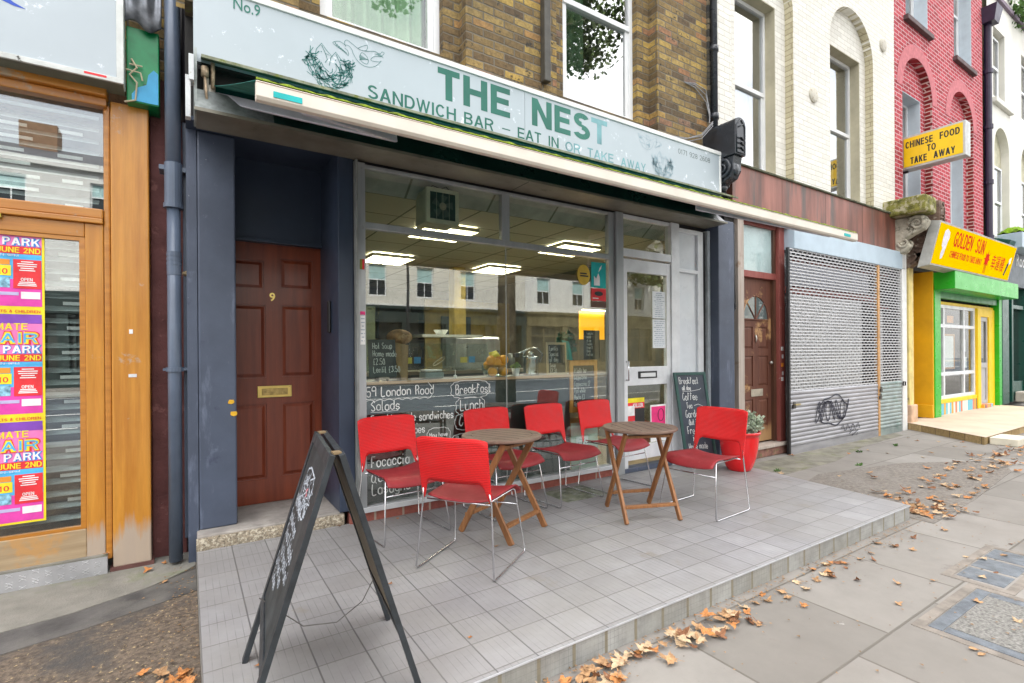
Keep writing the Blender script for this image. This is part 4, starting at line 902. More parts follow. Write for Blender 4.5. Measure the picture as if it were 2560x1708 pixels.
for k, (z, m_) in enumerate(((1.33, WHT), (1.22, WHT), (1.10, ORG), (.98, WHT), (.90, WHT))):
    tag(part('sticker', BX(7.09 + .02 * (k % 2), 7.15, -.0225, -.0205, z, z + .055), m_, None, loc=(7.12, -.02, z)), ('topmost of the torn stickers', 'second of the torn stickers from the top', 'orange torn sticker', 'white torn sticker just under the orange one', 'lowest torn sticker')[k] + ' on the red door post', 'sticker', 'torn stickers on the red post')
# shutters
Sh = thing('roller_shutter', 'grey perforated roller shutter with a scribbled tag across its lower slats', 'roller shutter', (8.6, -.15, GZ))
part('shutter_box', BX(7.19, 10.88, -.17, .05, 2.765, 3.075), SHB, Sh, bevel=.01)
def shutter(t, x0, x1, y, zt, zs, zb, sm):
    b = MB(); n = int((zs - zb - .10) / .060)
    def fz(u, v):
        k = v * n; ph = k - math.floor(k)
        return (x0 + (x1 - x0) * u, y - .012 * math.sin(PI * ph) ** .7, zb + .10 + (zs - zb - .10) * v)
    b.grid(fz, 1, n * 6); b.box(x0, x1, y - .012, y + .01, zb, zb + .10)
    part('solid_slats', b, sm, t, smooth=False)
def perf():
    m = bpy.data.materials.new('perforated slats'); m.use_nodes = True; n = m.node_tree; bs = n.nodes['Principled BSDF']
    bs.inputs['Base Color'].default_value = (.50, .50, .51, 1); bs.inputs['Metallic'].default_value = .3; bs.inputs['Roughness'].default_value = .45
    p = _pos(n); s = n.nodes.new('ShaderNodeSeparateXYZ'); n.links.new(p, s.inputs[0])
    row = _math(n, 'FLOOR', _math(n, 'DIVIDE', s.outputs[2], .046)); sh = _math(n, 'MULTIPLY', _math(n, 'FLOORED_MODULO', row, 2.0), .5)
    fu = _math(n, 'FRACT', _math(n, 'ADD', _math(n, 'DIVIDE', s.outputs[0], .125), sh)); fv = _math(n, 'FRACT', _math(n, 'DIVIDE', s.outputs[2], .046))
    a = _math(n, 'MULTIPLY', _math(n, 'LESS_THAN', _math(n, 'ABSOLUTE', _math(n, 'SUBTRACT', fu, .5)), .38), _math(n, 'LESS_THAN', _math(n, 'ABSOLUTE', _math(n, 'SUBTRACT', fv, .5)), .30))
    link_shade = _math(n, 'MULTIPLY', _math(n, 'GREATER_THAN', _math(n, 'ABSOLUTE', _math(n, 'SUBTRACT', fu, .5)), .43), _math(n, 'LESS_THAN', _math(n, 'ABSOLUTE', _math(n, 'SUBTRACT', fv, .5)), .30))  # mask of dark ticks: shadow of the slat links, painted into the colour
    n.links.new(_mix(n, link_shade, (.52, .52, .53), (.07, .07, .075)), bs.inputs['Base Color'])
    tr = n.nodes.new('ShaderNodeBsdfTransparent'); mx_ = n.nodes.new('ShaderNodeMixShader'); n.links.new(a, mx_.inputs[0]); n.links.new(bs.outputs[0], mx_.inputs[1]); n.links.new(tr.outputs[0], mx_.inputs[2])
    _bump(n, bs, _math(n, 'SINE', _math(n, 'MULTIPLY', fv, PI)), .6, .01)
    n.links.new(mx_.outputs[0], n.nodes['Material Output'].inputs[0]); return m
PERF = perf(); GALV = mat('galvanised slats', (.36, .355, .375), .42, metal=.35, var=.12, scale=2, stretch=(1, 1, 4), spots=[(5, .66, .06, (.55, .54, .53)), (3, .66, .08, (.24, .21, .19))])
shutter(Sh, 7.06, 9.78, -.15, 2.75, .76, GZ, GALV)
part('perforated_slats', BX(7.06, 9.78, -.152, -.147, .76, 2.765), PERF, Sh)
part('guide', BX(7.02, 7.058, -.172, -.135, GZ, 2.765), BLACK, Sh)
part('centre_post', BX(9.79, 9.86, -.165, -.1, GZ, 2.76), mat('orange-brown post', (.55, .30, .12), .5, var=.15), Sh, bevel=.004)
for x, z in ((7.10, .52), (9.80, .50), (9.82, .62)): b = MB(); b.box(x, x + .06, -.19, -.165, z, z + .05); b.tube([(x + .01, -.18, z + .05), (x + .01, -.18, z + .09), (x + .05, -.18, z + .09), (x + .05, -.18, z + .05)], .006, 6); part('padlock', b, mat('old padlock', (.10, .09, .08), .5, metal=.6, var=.3, scale=30), Sh)
part('bolt_bar', BX(7.12, 7.32, -.172, -.164, .555, .58), mat('bolt', (.45, .36, .18), .5, metal=.4), Sh)
# the tag
b = MB(); rr = random.Random(11); PP = lambda u, v: (u, -.168, v)
W = [(7.75 + .93 * t_ + .10 * math.sin(t_ * 40 + 1), .42 + .15 * math.sin(t_ * 47)) for t_ in [k / 90 for k in range(91)]]
ribbon(b, W, .022, PP); W = [(8.25 + .42 * math.cos(a) * (1 + .08 * math.sin(a * 7)), .42 + .22 * math.sin(a) * (1 + .1 * math.cos(a * 5))) for a in [k * 2 * PI / 60 for k in range(61)]]; ribbon(b, W, .02, PP)
ribbon(b, [(8.5 + .05 * k, .12 + .06 * math.sin(k * 1.9)) for k in range(13)], .018, PP); ribbon(b, [(8.75, .02), (8.9, .08), (8.83, -.02), (9.05, .06), (8.99, -.03)], .015, PP)
part('spray_tag', b, mat('spray ink', (.02, .02, .04), .6), Sh)
Sh2 = thing('roller_shutter', 'narrow grey-green roller shutter right of the orange-brown post', 'roller shutter', (10.3, -.15, GZ))
shutter(Sh2, 9.87, 10.72, -.15, 2.75, .78, GZ, mat('greenish slats', (.30, .36, .35), .45, metal=.3, var=.2, scale=2.4, spots=[(2.5, .55, .1, (.14, .24, .21))]))
part('perforated_slats', BX(9.87, 10.72, -.152, -.147, .78, 2.765), PERF, Sh2)
b = MB(); b.tube([(10.70, -.19, .76), (10.70, -.19, .70), (10.76, -.2, .70), (10.76, -.2, .76), (10.70, -.19, .76)], .012, 6); part('padlock', b, BLACK, Sh2)
# behind the perforated slats
b = MB(); b.box(7.35, 10.72, .5, .55, GZ, 2.8); part('shop_interior', b, mat('shutter interior', (.035, .03, .03), .9), H)
b = MB(); b.box(7.10, 9.35, -.10, -.09, .3, 2.12); b.box(9.90, 10.12, -.10, -.09, .5, 2.0); part('return_wall', BX(10.72, 10.745, -.10, .5, GZ, 2.8), MATS['dark gap'], H)
part('white_blind', b, mat('white blind', (.80, .80, .80), .8), H)
b = MB(); b.box(7.10, 9.78, -.11, -.08, 2.14, 2.24); b.box(7.35, 10.72, .02, .08, 2.62, 2.70); b.box(9.9, 10.7, .02, .08, 2.05, 2.12); part('shopfront_rail', b, REDW, H)
b = MB(); b.box(7.10, 9.6, -.10, -.09, 2.26, 2.6); part('grey_blind', b, mat('grey blind', (.42, .43, .48), .8), H)
# white pilaster
b = MB(); b.box(10.745, 10.93, -.17, .12, GZ, 3.16); part('pilaster', b, WHITE, H, bevel=.008)
P_ = thing('corbel', 'mossy stone scroll corbel above the white pilaster at the end of the brown fascia', 'corbel', (10.7, 0, 3.1))
STN = mat('weathered stone', (.44, .41, .33), .9, var=.2, scale=9, bump=.8, bscale=40, spots=[(8, .55, .08, (.12, .11, .08)), (14, .62, .06, (.6, .58, .5))])
MST = mat('mossy stone', (.20, .19, .04), .95, var=.35, scale=10, bump=1, bscale=40, spots=[(7, .5, .08, (.40, .36, .24))])
b = MB(); b.box(10.42, 10.92, -.62, .05, 3.67, 3.96); part('block', b, MST, P_, bevel=.04)
b = MB(); b.prism([(.0, 3.66), (-.5, 3.66), (-.56, 3.55), (-.5, 3.42), (-.36, 3.36), (-.22, 3.28), (-.30, 3.16), (-.24, 3.06), (-.12, 3.02), (0, 3.0)], 'x', 10.66, 10.86); part('scroll_body', b, STN, P_, bevel=.015)
b = MB()
for sx in (10.65, 10.87):
    pts = [(sx, -.42 + .125 * (1 - k / 30) * math.cos(k * .45), 3.53 + .125 * (1 - k / 30) * math.sin(k * .45)) for k in range(26)]; b.tube(pts, [.032 - .0006 * k for k in range(26)], 7)
    pts = [(sx, -.22 + .08 * (1 - k / 24) * math.cos(k * -.5), 3.22 + .08 * (1 - k / 24) * math.sin(k * -.5)) for k in range(20)]; b.tube(pts, [.024 - .0006 * k for k in range(20)], 7)
part('volute', b, STN, P_, smooth=True)
DST = mat('brown weathered stone', (.17, .11, .08), .8, var=.3, scale=10, bump=.6, spots=[(12, .58, .06, (.34, .30, .24))])
console('corbel', 'dark brown stone scroll corbel touching the yellow takeaway sign', 11.08, 11.34, .05, -.60, 2.82, 3.95, DST, arched=False)
# pipe column between
b = MB(); b.box(10.94, 11.12, -.10, .12, GZ, 3.2)
part('pilaster', b, mat('grey lilac pilaster', (.42, .41, .43), .7, var=.12, spots=[(14, .62, .05, (.25, .23, .22))]), H, bevel=.01)
b = MB()
for z in (.12, .42): b.box(10.93, 11.13, -.115, -.1, z, z + .02)
part('strap', b, BLACK, H)

# ================================================================== PINK-RED BRICK HOUSE over the takeaway
H = thing('brick_house', 'red brick house with white pointing and arched bays over the yellow takeaway', 'house', (13.3, .3, GZ))
b = MB(); wall(b, 10.935, 15.72, 3.0, 12, .0, [(11.28, 12.70, 3.0, 6.27, .70), (13.66, 15.08, 3.0, 6.27, .70), (11.45, 12.5, 7.62, 10.2, 0), (13.92, 15.0, 7.62, 10.2, 0)], .124); part('wall', b, PBRICK, H)
b = MB()
for xa, xb in ((11.28, 12.70), (13.66, 15.08)):
    n = 22; c_x = (xa + xb) / 2; rx = (xb - xa) / 2
    pts = [(xb, 3.0), (xb, 6.27)] + [(c_x + rx * math.cos(PI * k / n), 6.27 + .70 * math.sin(PI * k / n)) for k in range(1, n)] + [(xa, 6.27), (xa, 3.0)]
    for (u0, v0), (u1, v1) in zip(pts, pts[1:]):
        b.face([(c_x + (u0 - c_x) * .996, .001, v0), (c_x + (u1 - c_x) * .996, .001, v1), (c_x + (u1 - c_x) * .996, .123, v1), (c_x + (u0 - c_x) * .996, .123, v0)])
part('arch_reveal', b, PBRICKD, H)
b = MB(); part('sun_block', BX(10.95, 16.04, 1.0, 9, GZ, 11.9), DARK, H); part('shop_beam', BX(10.94, 16.1, .02, 1.0, 2.86, 3.0), DARK, H); PK = mat('pink rendered arch', (.55, .16, .18), .8, var=.1, scale=12)  # the mass behind is an unseen sun blocker, added
for xa, xb in ((11.28, 12.70), (13.66, 15.08)):
    c_x = (xa + xb) / 2; rx = (xb - xa) / 2; n = 24
    for k in range(n):
        a0, a1 = PI * k / n, PI * (k + 1) / n
        b.face([(c_x + rx * math.cos(a0), -.006, 6.27 + .7 * math.sin(a0)), (c_x + rx * math.cos(a1), -.006, 6.27 + .7 * math.sin(a1)), (c_x + (rx + .25) * math.cos(a1), -.006, 6.27 + .95 * math.sin(a1)), (c_x + (rx + .25) * math.cos(a0), -.006, 6.27 + .95 * math.sin(a0))])
part('arch_ring', b, PK, H)
b = MB(); wall(b, 11.27, 12.71, 3.0, 7.1, .124, [(11.5, 12.48, 3.5, 6.33, 0)], .22); wall(b, 13.65, 15.09, 3.0, 7.1, .124, [(13.86, 14.88, 3.5, 6.33, 0)], .22); part('recessed_wall', b, PBRICK, H)
RV = mat('pale blue reveal', (.58, .66, .72), .6, var=.04)
for xa, xb, za, zb, y0 in ((11.5, 12.48, 3.5, 6.33, .126), (13.86, 14.88, 3.5, 6.33, .126), (11.45, 12.5, 7.62, 10.2, .002), (13.92, 15.0, 7.62, 10.2, .002)):
    b = MB(); b.prism([(xa + .001, za + .001), (xb - .001, za + .001), (xb - .001, zb - .001), (xa + .001, zb - .001), (xa + .001, zb - .014), (xb - .014, zb - .014), (xb - .014, za + .01), (xa + .001, za + .01)], 'y', y0, y0 + .36); part('window_reveal', b, RV, H)
for xa, xb, za, zb, y0, zm in ((11.51, 12.465, 3.52, 6.31, .33, 5.0), (13.87, 14.865, 3.52, 6.31, .33, 5.0), (11.46, 12.485, 7.64, 10.18, .22, 8.9), (13.93, 14.985, 7.64, 10.18, .22, 8.9)): sash(H, xa, xb, za, zb, y0, zm, PVC, GLASSW, .3, .05)
for xa, xb in ((11.35, 12.6), (13.85, 15.1)): part('window_sill', BX(xa, xb, -.08, .1, 7.52, 7.615), mat('dark sill', (.10, .06, .06), .7), H, bevel=.01)
b = MB(); b.tube([(15.88, -.06, 3.0), (15.88, -.06, 8.95)], .07, 12)
for z in (3.9, 5.2, 6.5, 7.8): b.tube([(15.88, -.06, z), (15.88, -.06, z + .1)], .09, 12)
b.hexa([(15.72, -.22, 8.95), (16.04, -.22, 8.95), (16.04, .0, 8.95), (15.72, .0, 8.95), (15.66, -.28, 9.3), (16.1, -.28, 9.3), (16.1, .0, 9.3), (15.66, .0, 9.3)])
tag(part('drainpipe', b, mat('dark violet pipe', (.03, .02, .05), .4), None, loc=(15.88, 0, 3)), 'dark drainpipe with a hopper between the red brick and the white stucco houses', 'drainpipe')
# hanging sign
HS = thing('hanging_sign', 'yellow box sign reading CHINESE FOOD TO TAKE AWAY, jutting out from the red brick wall', 'sign', (11.5, -.4, 4.75))
part('box', BX(11.455, 11.70, -.86, .07, 4.735, 5.345), mat('silver grey box', (.5, .5, .48), .4, metal=.3), HS, bevel=.006)
part('yellow_face', BX(11.448, 11.4545, -.825, .045, 4.775, 5.31), mat('sign yellow', (.85, .55, .01), .35, var=.04), HS)
BKL = mat('black lettering', (.015, .015, .02), .6)
for tx, ya, yb_, z in (('CHINESE', .015, -.40, 5.12), ('FOOD', -.50, -.785, 5.125), ('TO', -.315, -.445, 4.965), ('TAKE', -.06, -.31, 4.81), ('AWAY', -.41, -.72, 4.81)):
    sans('lettering', tx, BKL, HS, (11.4475, ya, z), ya - yb_, .125, xd=(0, -1, 0), t=.2)
part('bracket', MB().box(11.55, 11.6, .02, .2, 4.70, 4.735), BLACK, HS)

# ================================================================== YELLOW TAKEAWAY
YP = mat('orange-yellow paint', (.72, .38, .005), .5, var=.08, scale=2, spots=[(1.3, .66, .05, (.82, .50, .02))]); YB = mat('bright yellow paint', (.88, .58, .01), .5, var=.05)
GR = mat('bright green paint', (.02, .42, .02), .3, var=.06); GR2 = mat('green shutter metal', (.06, .30, .10), .4, var=.1)
T = thing('takeaway_shopfront', 'yellow takeaway shopfront framed by bright green shutter guides', 'shopfront', (13.5, 0, 0))
part('pilaster', BX(11.14, 11.34, -.13, .3, 0, 2.88), mat('pale yellow paint', (.72, .58, .22), .6, var=.12, spots=[(20, .62, .05, (.6, .5, .4))]), T, bevel=.008)
part('pilaster_foot', BX(11.09, 11.37, -.18, .2, -.02, .32), mat('peach plinth', (.62, .42, .28), .8, var=.15), T, bevel=.02)
part('side_panel', BX(12.20, 12.26, -.14, .75, .03, 2.85), YP, T); part('back_panel', BX(11.34, 12.25, .70, .76, 0, 2.9), YP, T)
part('side_foot', BX(12.13, 12.20, -.16, .7, .0, .25), YP, T, bevel=.01)
part('shutter_guide', BX(12.262, 12.56, -.16, .0, .0, 2.6), GR, T, bevel=.006); part('shutter_guide', BX(16.15, 16.35, -.16, .0, .0, 2.6), GR, T, bevel=.006)
part('shutter_box', BX(12.262, 16.25, -.47, -.01, 2.49, 2.83), GR, T, bevel=.008)
part('rolled_slats', MB().box(12.57, 16.14, -.13, -.05, 2.36, 2.489), GR2, T)
b = MB(); b.box(12.57, 16.14, -.06, -.02, 2.25, 2.31); b.box(12.57, 14.92, -.08, .0, .23, .31); b.box(14.92, 15.12, -.10, .0, .0, 2.25); b.box(15.75, 16.14, -.08, .0, .0, 2.25); b.box(15.12, 15.75, -.08, .0, 2.07, 2.25)
part('frame', b, YB, T, bevel=.006)
b = MB(); b.box(12.57, 16.14, .1, .12, 2.31, 2.49); part('dark_gap', b, DARK, T)
b = MB()
for x in (12.57, 13.05, 14.2, 14.84): b.box(x, x + .075, -.05, .0, .31, 2.25)
for z in (.31, .79, 1.78, 2.18): b.box(12.645, 14.84, -.048, .0, z, z + .07)
Wd = part('window_frame', b, ALUW, T, bevel=.004); part('pane', BX(12.6, 14.9, -.02, -.014, .33, 2.23), GLASSL, Wd)
MOSA = brick('mosaic band', [(0, (.16, .50, .62)), (.24, (.17, .52, .64)), (.26, (.78, .22, .13)), (.49, (.8, .25, .15)), (.51, (.80, .38, .06)), (.68, (.8, .38, .06)), (.7, (.74, .70, .64)), (.85, (.7, .65, .6)), (.87, (.16, .12, .14)), (1, (.16, .12, .14))], (.5, .4, .38), .105, 1.0, .004, stagger=0, mott=.1, oz=-.5); [setattr(e, 'interpolation', 'CONSTANT') for n_ in MOSA.node_tree.nodes if n_.type == 'VALTORGB' and len(n_.color_ramp.elements) > 8 for e in [n_.color_ramp]]
part('mosaic_band', BX(12.57, 14.92, -.07, .0, .0, .229), MOSA, T)
b = MB(); b.box(15.12, 15.22, -.05, .0, .08, 2.07); b.box(15.66, 15.75, -.05, .0, .08, 2.07); b.box(15.22, 15.66, -.05, .0, 1.97, 2.07); b.box(15.22, 15.66, -.05, .0, .9, 1.02); b.box(15.22, 15.66, -.03, -.02, .16, .9); b.box(15.22, 15.66, -.05, .0, .08, .16)
D = part('door', b, mat('grey door', (.42, .42, .44), .4, var=.05), T, bevel=.004); part('pane', BX(15.2, 15.68, -.03, -.024, 1.0, 1.98), GLASSL, D)
part('doorstep', BX(15.1, 15.77, -.15, .0, .0, .075), MOSA, T)
b = MB(); b.box(12.3, 16.9, .40, .45, .0, 2.5); part('shop_interior', b, mat('dim brown interior', (.045, .035, .03), .9), T)
b = MB(); b.box(13.2, 13.95, .05, .06, .95, 1.62); fr = tag(part('menu_board', b, PAPER, None, loc=(13.5, .05, 1)), 'white menu in an orange wooden frame in the takeaway window', 'menu')
b = MB(); b.box(13.16, 13.2, .04, .07, .91, 1.66); b.box(13.95, 13.99, .04, .07, .91, 1.66); b.box(13.2, 13.95, .04, .07, .91, .95); b.box(13.2, 13.95, .04, .07, 1.62, 1.66); part('frame', b, OAK, fr)
b = MB(); b.box(13.6, 13.95, .05, .055, 1.90, 2.05); tag(part('notice', b, ORG, None, loc=(13.7, .05, 1.9)), 'orange notice high in the takeaway window', 'notice')
for k, (x0, x1, z0, z1, dsc) in enumerate(((12.67, 12.80, 1.20, 1.60, 'tall white notice at the left edge of the takeaway window'), (12.67, 12.80, .85, 1.1, 'short white notice low at the left edge of the takeaway window'), (14.35, 14.6, 1.28, 1.55, 'upper white notice at the right of the takeaway window'), (14.35, 14.66, .92, 1.16, 'lower white notice at the right of the takeaway window'), (13.15, 13.4, .42, .72, 'white notice in the bottom row of the takeaway window'))):
    tag(part('notice', BX(x0, x1, .03, .035, z0, z1), PAPER, None, loc=(x0, .03, z0)), dsc, 'notice')
# raised cream forecourt
FC = thing('forecourt', 'raised cream-paved forecourt in front of the yellow takeaway', 'forecourt', (12, -.8, GZ))
CP = mat('cream paving', (.58, .47, .36), .85, var=.08, scale=2, spots=[(6, .62, .1, (.45, .36, .28))]); CE = brick('tan kerb edge', [(0, (.30, .20, .08)), (1, (.46, .33, .16))], (.12, .08, .04), .42, .3, .012, stagger=0, oz=-.2, mott=.5)
b = MB(); b.prism([(10.16, -1.41), (16.3, -1.41), (16.3, .0), (11.05, .0), (11.05, -.17)], 'z', GZ - .02, -.004); part('base', b, CE, FC)
b = MB(); b.prism([(10.14, -1.43), (16.3, -1.43), (16.3, .0), (11.04, .0), (11.04, -.17)], 'z', -.0039, .0); part('paving', b, CP, FC)
part('pale_step', BX(10.30, 10.86, -1.75, -1.431, GZ, -.012), mat('pale cream block', (.66, .62, .50), .8, var=.05), FC, bevel=.01)
# tilted fascia sign
GS = thing('shop_sign', 'tilted yellow GOLDEN SUN takeaway sign with red lettering', 'shop sign', (13.2, -.5, 2.83))
b = MB(); x0, x1 = 11.0, 15.4
b.hexa([(x0, -.48, 2.83), (x1, -.48, 2.83), (x1, -.30, 2.80), (x0, -.30, 2.80), (x0, -.645, 3.57), (x1, -.645, 3.57), (x1, -.50, 3.60), (x0, -.50, 3.60)]); part('box', b, mat('grey sign case', (.44, .44, .41), .5, metal=.2, spots=[(9, .62, .06, (.28, .26, .22))]), GS, bevel=.004)
up = Vector((0, -.165, .74)).normalized(); nrm = Vector((0, -up.z, up.y)); 
def GP(u, v, e=.004): return Vector((u, -.48, 2.83)) + up * v + nrm * e
H_ = .758
b = MB(); b.hexa([GP(x0 + .04, .03, .0005), GP(x1 - .04, .03, .0005), GP(x1 - .04, H_ - .03, .0005), GP(x0 + .04, H_ - .03, .0005), GP(x0 + .04, .03), GP(x1 - .04, .03), GP(x1 - .04, H_ - .03), GP(x0 + .04, H_ - .03)]); part('yellow_face', b, mat('golden yellow panel', (.95, .58, .0), .9, var=.02, spec=.0), GS)
RL = mat('red orange lettering', (.72, .025, .0), .8, spec=.1)
sans('lettering', 'GOLDEN', RL, GS, GP(11.80, .40, .005), .95, .27, ud=up, t=.17); sans('lettering', 'SUN', RL, GS, GP(12.95, .40, .005), .50, .27, ud=up, t=.17)
sans('lettering', 'CHINESE FOOD TO TAKE AWAY', RL, GS, GP(11.76, .20, .005), 1.70, .12, ud=up, t=.2)
lettering('lettering', '幸運樓', RL, GS, GP(14.02, .17, .006), width=.82, height=.30, ud=up, bold=.0)
b = MB(); c0 = 13.72
b.grid(lambda a, r_: GP(c0 + .11 * r_ * math.cos(2 * PI * a), .34 + .11 * r_ * math.sin(2 * PI * a), .0065), 24, 1)
for k in range(8): b.face([GP(c0 + .1 * math.cos(k * PI/4 + s_ * .2), .34 + .1 * math.sin(k * PI/4 + s_ * .2), .0065) for s_ in (-1, 1)] + [GP(c0 + .19 * math.cos(k * PI/4), .34 + .19 * math.sin(k * PI/4), .0065)])
for dx in (-.05, 0, .05): b.face([GP(c0 + dx - .008, .06, .0065), GP(c0 + dx + .008, .06, .0065), GP(c0 + dx + .01, .24, .0065), GP(c0 + dx - .01, .24, .0065)])
part('lantern_emblem', b, RL, GS)
b = MB(); W = [(11.30, .62), (11.40, .66), (11.53, .62), (11.56, .52), (11.52, .44), (11.50, .34), (11.48, .24), (11.44, .15), (11.36, .13), (11.33, .22), (11.36, .32), (11.30, .36), (11.28, .50)]
b.face([GP(u, v, .006) for u, v in W]); part('pale_patch', b, mat('white patch', (.82, .80, .9), .5), GS)
b = MB(); b.face([GP(u, v, .006) for u, v in ((15.08, .45), (15.2, .52), (15.22, .38), (15.12, .34))]); part('pale_patch', b, WHT, GS)
b = MB(); b.face([GP(u, v, .006) for u, v in ((14.93, .12), (15.0, .10), (15.12, .32), (15.1, .40), (15.02, .36), (14.98, .22))]); part('dark_patch', b, BKL, GS)

# ================================================================== WHITE STUCCO HOUSE and green shopfront beyond
ST = mat('white stucco', (.74, .72, .66), .8, var=.05, scale=1.5, spots=[(6, .74, .03, (.2, .17, .13))]); OC = mat('ochre reveal', (.52, .50, .36), .8)
H = thing('stucco_house', 'white stucco house past the dark drainpipe at the right edge', 'house', (20, .3, GZ))
b = MB(); wall(b, 16.05, 34, 3.6, 14, .0, [(16.55, 17.72, 4.0, 6.25, .58), (18.75, 19.95, 4.0, 6.25, .58), (16.5, 17.4, 7.5, 9.2, 0), (18.8, 19.8, 7.5, 9.2, 0), (21.5, 22.5, 7.5, 9.2, 0), (21.4, 22.6, 4.0, 6.25, .6)], .16); part('wall', b, ST, H); part('sun_block', BX(16.06, 34, .7, 9, GZ, 13.9), DARK, H)  # unseen mass added behind the stucco to block the sun
b = MB(); b.box(16.05, 34, .161, .2, 3.6, 11); part('recessed_wall', b, OC, H)
for xa, xb, za, zb in ((16.8, 17.5, 4.1, 5.9), (19.0, 19.75, 4.1, 5.9), (16.6, 17.3, 7.55, 9.1), (18.9, 19.7, 7.55, 9.1), (21.6, 22.4, 7.55, 9.1)): sash(H, xa, xb, za, zb, .09, (za + zb) / 2, PVC, GLASSW, .4, .05, back=.069)
part('string_course', BX(16.05, 34, -.06, .0, 9.9, 10.0), mat('dark course', (.2, .15, .2), .7), H)
part('sill', BX(16.4, 17.8, -.09, .0, 7.3, 7.42), ST, H, bevel=.01)
PLn = thing('planter', 'pale blue box topped with green moss on the ledge of the white stucco house', 'planter', (17.3, -.3, 3.9))
part('box', BX(16.7, 18.3, -.45, .0, 3.75, 4.12), SHB, PLn, bevel=.01)
b = MB(); rr = random.Random(8); b.grid(lambda u, v: (16.7 + 1.6 * u, -.45 + .45 * v, 4.12 + .18 * math.sin(PI * v) ** .5 * math.sin(PI * u) ** .3 + .05 * rr.random()), 30, 8); part('moss', b, mat('bright moss', (.20, .36, .01), .95, var=.3, scale=9, bump=1), PLn)
def leafclump(b, c, r, n, size, rr, sq=(1, 1, 1), elong=2.0):
    for _ in range(n):
        v = Vector((rr.gauss(0, 1), rr.gauss(0, 1), rr.gauss(0, 1))); v.normalize(); v *= r * rr.random() ** .4
        p = Vector(c) + Vector((v.x * sq[0], v.y * sq[1], v.z * sq[2]))
        a = Vector((rr.uniform(-1, 1), rr.uniform(-1, 1), rr.uniform(-.6, 1))).normalized(); o_ = a.orthogonal().normalized(); o_.rotate(Matrix.Rotation(rr.uniform(0, 6.28), 3, a))
        s_ = size * rr.uniform(.6, 1.3); e_ = s_ / elong
        b.face([p, p + a * s_ * .5 + o_ * e_, p + a * s_, p + a * s_ * .5 - o_ * e_])
b = MB(); rr = random.Random(5)
for k in range(14): leafclump(b, (17.9 + .25 * k, -.15 + rr.uniform(-.2, .2), 10.1 + rr.uniform(-.2, .35)), .35, 60, .14, rr)
LEAFG = mat('leaf green', (.07, .16, .025), .6, var=.35, scale=6, spots=[(9, .6, .08, (.25, .30, .05))])
tag(part('ledge_plants', b, LEAFG, None, loc=(19, 0, 10)), 'green plants growing along the top ledge of the white stucco house', 'plants')
DGN = mat('dark green gloss', (.008, .07, .05), .3, var=.1)
T = thing('green_shopfront', 'dark green shopfront with a grey fascia at the far right', 'shopfront', (18, 0, 0))
part('fascia', BX(16.42, 22, -.14, .0, 2.9, 3.78), mat('slate grey fascia', (.10, .12, .14), .5), T); part('cornice', MB().prism([(0, 3.79), (-.3, 3.79), (-.34, 3.9), (0, 4.02)], 'x', 16.3, 22), DGN, T, bevel=.01)
lettering('lettering', 'Rod', WHT, T, (17.62, -.145, 3.42), height=.32, bold=.01)
b = MB(); b.box(16.4, 16.9, -.16, .1, .0, 2.9); b.box(17.4, 17.52, -.1, .1, .0, 2.9); b.box(18.5, 18.7, -.1, .1, .0, 2.9); b.box(17.52, 18.5, -.08, .0, 2.35, 2.45); b.box(17.52, 18.5, -.06, .0, .0, .5); b.box(18.7, 22, -.06, .0, .0, .6); b.box(20, 20.15, -.1, .1, 0, 2.9)
part('frame', b, DGN, T, bevel=.01); part('pane', BX(17.5, 22, .02, .03, .4, 2.9), GLASSW, T); part('shop_interior', BX(16.6, 22, .6, .62, 0, 2.9), mat('dark teal interior', (.01, .04, .035), .8), T)
part('planter_box', BX(17.6, 18.1, -.35, -.1, 0, .25), mat('stone trough', (.5, .45, .38), .8), T, bevel=.02)
# ================================================================== LEFT SHOP (poster-covered window)
H = thing('shopfront', 'varnished oak shopfront with posters in the window at the left edge', 'shopfront', (-1.2, .3, GZ))
b = MB(); b.box(-4.5, -.435, .22, .34, 3.03, 3.10); b.box(-4.5, -.44, .26, .34, 2.975, 3.03); part('head_rail', b, OAKH, H, bevel=.008)
part('post', BX(-.425, -.215, .29, .42, -.09, 3.03), OAK, H, bevel=.008); part('post', BX(-.463, -.427, .30, .42, -.03, 3.0), OAKH, H, bevel=.01)
part('post_foot', BX(-.44, -.20, .28, .42, GZ, -.088), mat('dark red plinth', (.14, .06, .05), .8, var=.2), H)
b = MB(); b.box(-4.5, -.4635, .29, .38, 2.235, 2.30); part('transom', b, OAKH, H, bevel=.008)
b = MB(); b.box(-4.5, -.4635, .275, .36, 2.20, 2.234); part('drip_rail', b, OAKH, H, bevel=.006)
b = MB(); b.box(-.56, -.4635, .30, .37, -.02, 2.2); part('door_stile', b, OAK, H, bevel=.006)
part('door_top_rail', BX(-4.5, -.5605, .302, .37, 2.105, 2.2), OAKH, H, bevel=.006); part('bottom_rail', BX(-4.5, -.5605, .302, .37, -.02, .195), OAKW, H, bevel=.006)
b = MB(); b.box(-.59, -.561, .306, .34, .196, 2.104); b.box(-4.5, -.59, .306, .34, 2.08, 2.104); b.box(-4.5, -.59, .306, .34, .196, .215); part('glazing_bead', b, OAKH, H)
part('brass_strip', BX(-4.5, -.95, .27, .30, 2.175, 2.199), mat('dull yellow strip', (.45, .38, .05), .4, metal=.5), H)
part('pane', BX(-4.5, -.58, .325, .331, .2, 2.1), glass('left shop glass', (.92, .96, .95), .15, 1.5), H); part('pane', BX(-4.5, -.46, .335, .341, 2.30, 2.98), MATS['left shop glass'], H)
part('shop_interior', BX(-4.5, -.3, .9, .95, 0, 3.1), mat('grey interior', (.05, .06, .06), .9), H)
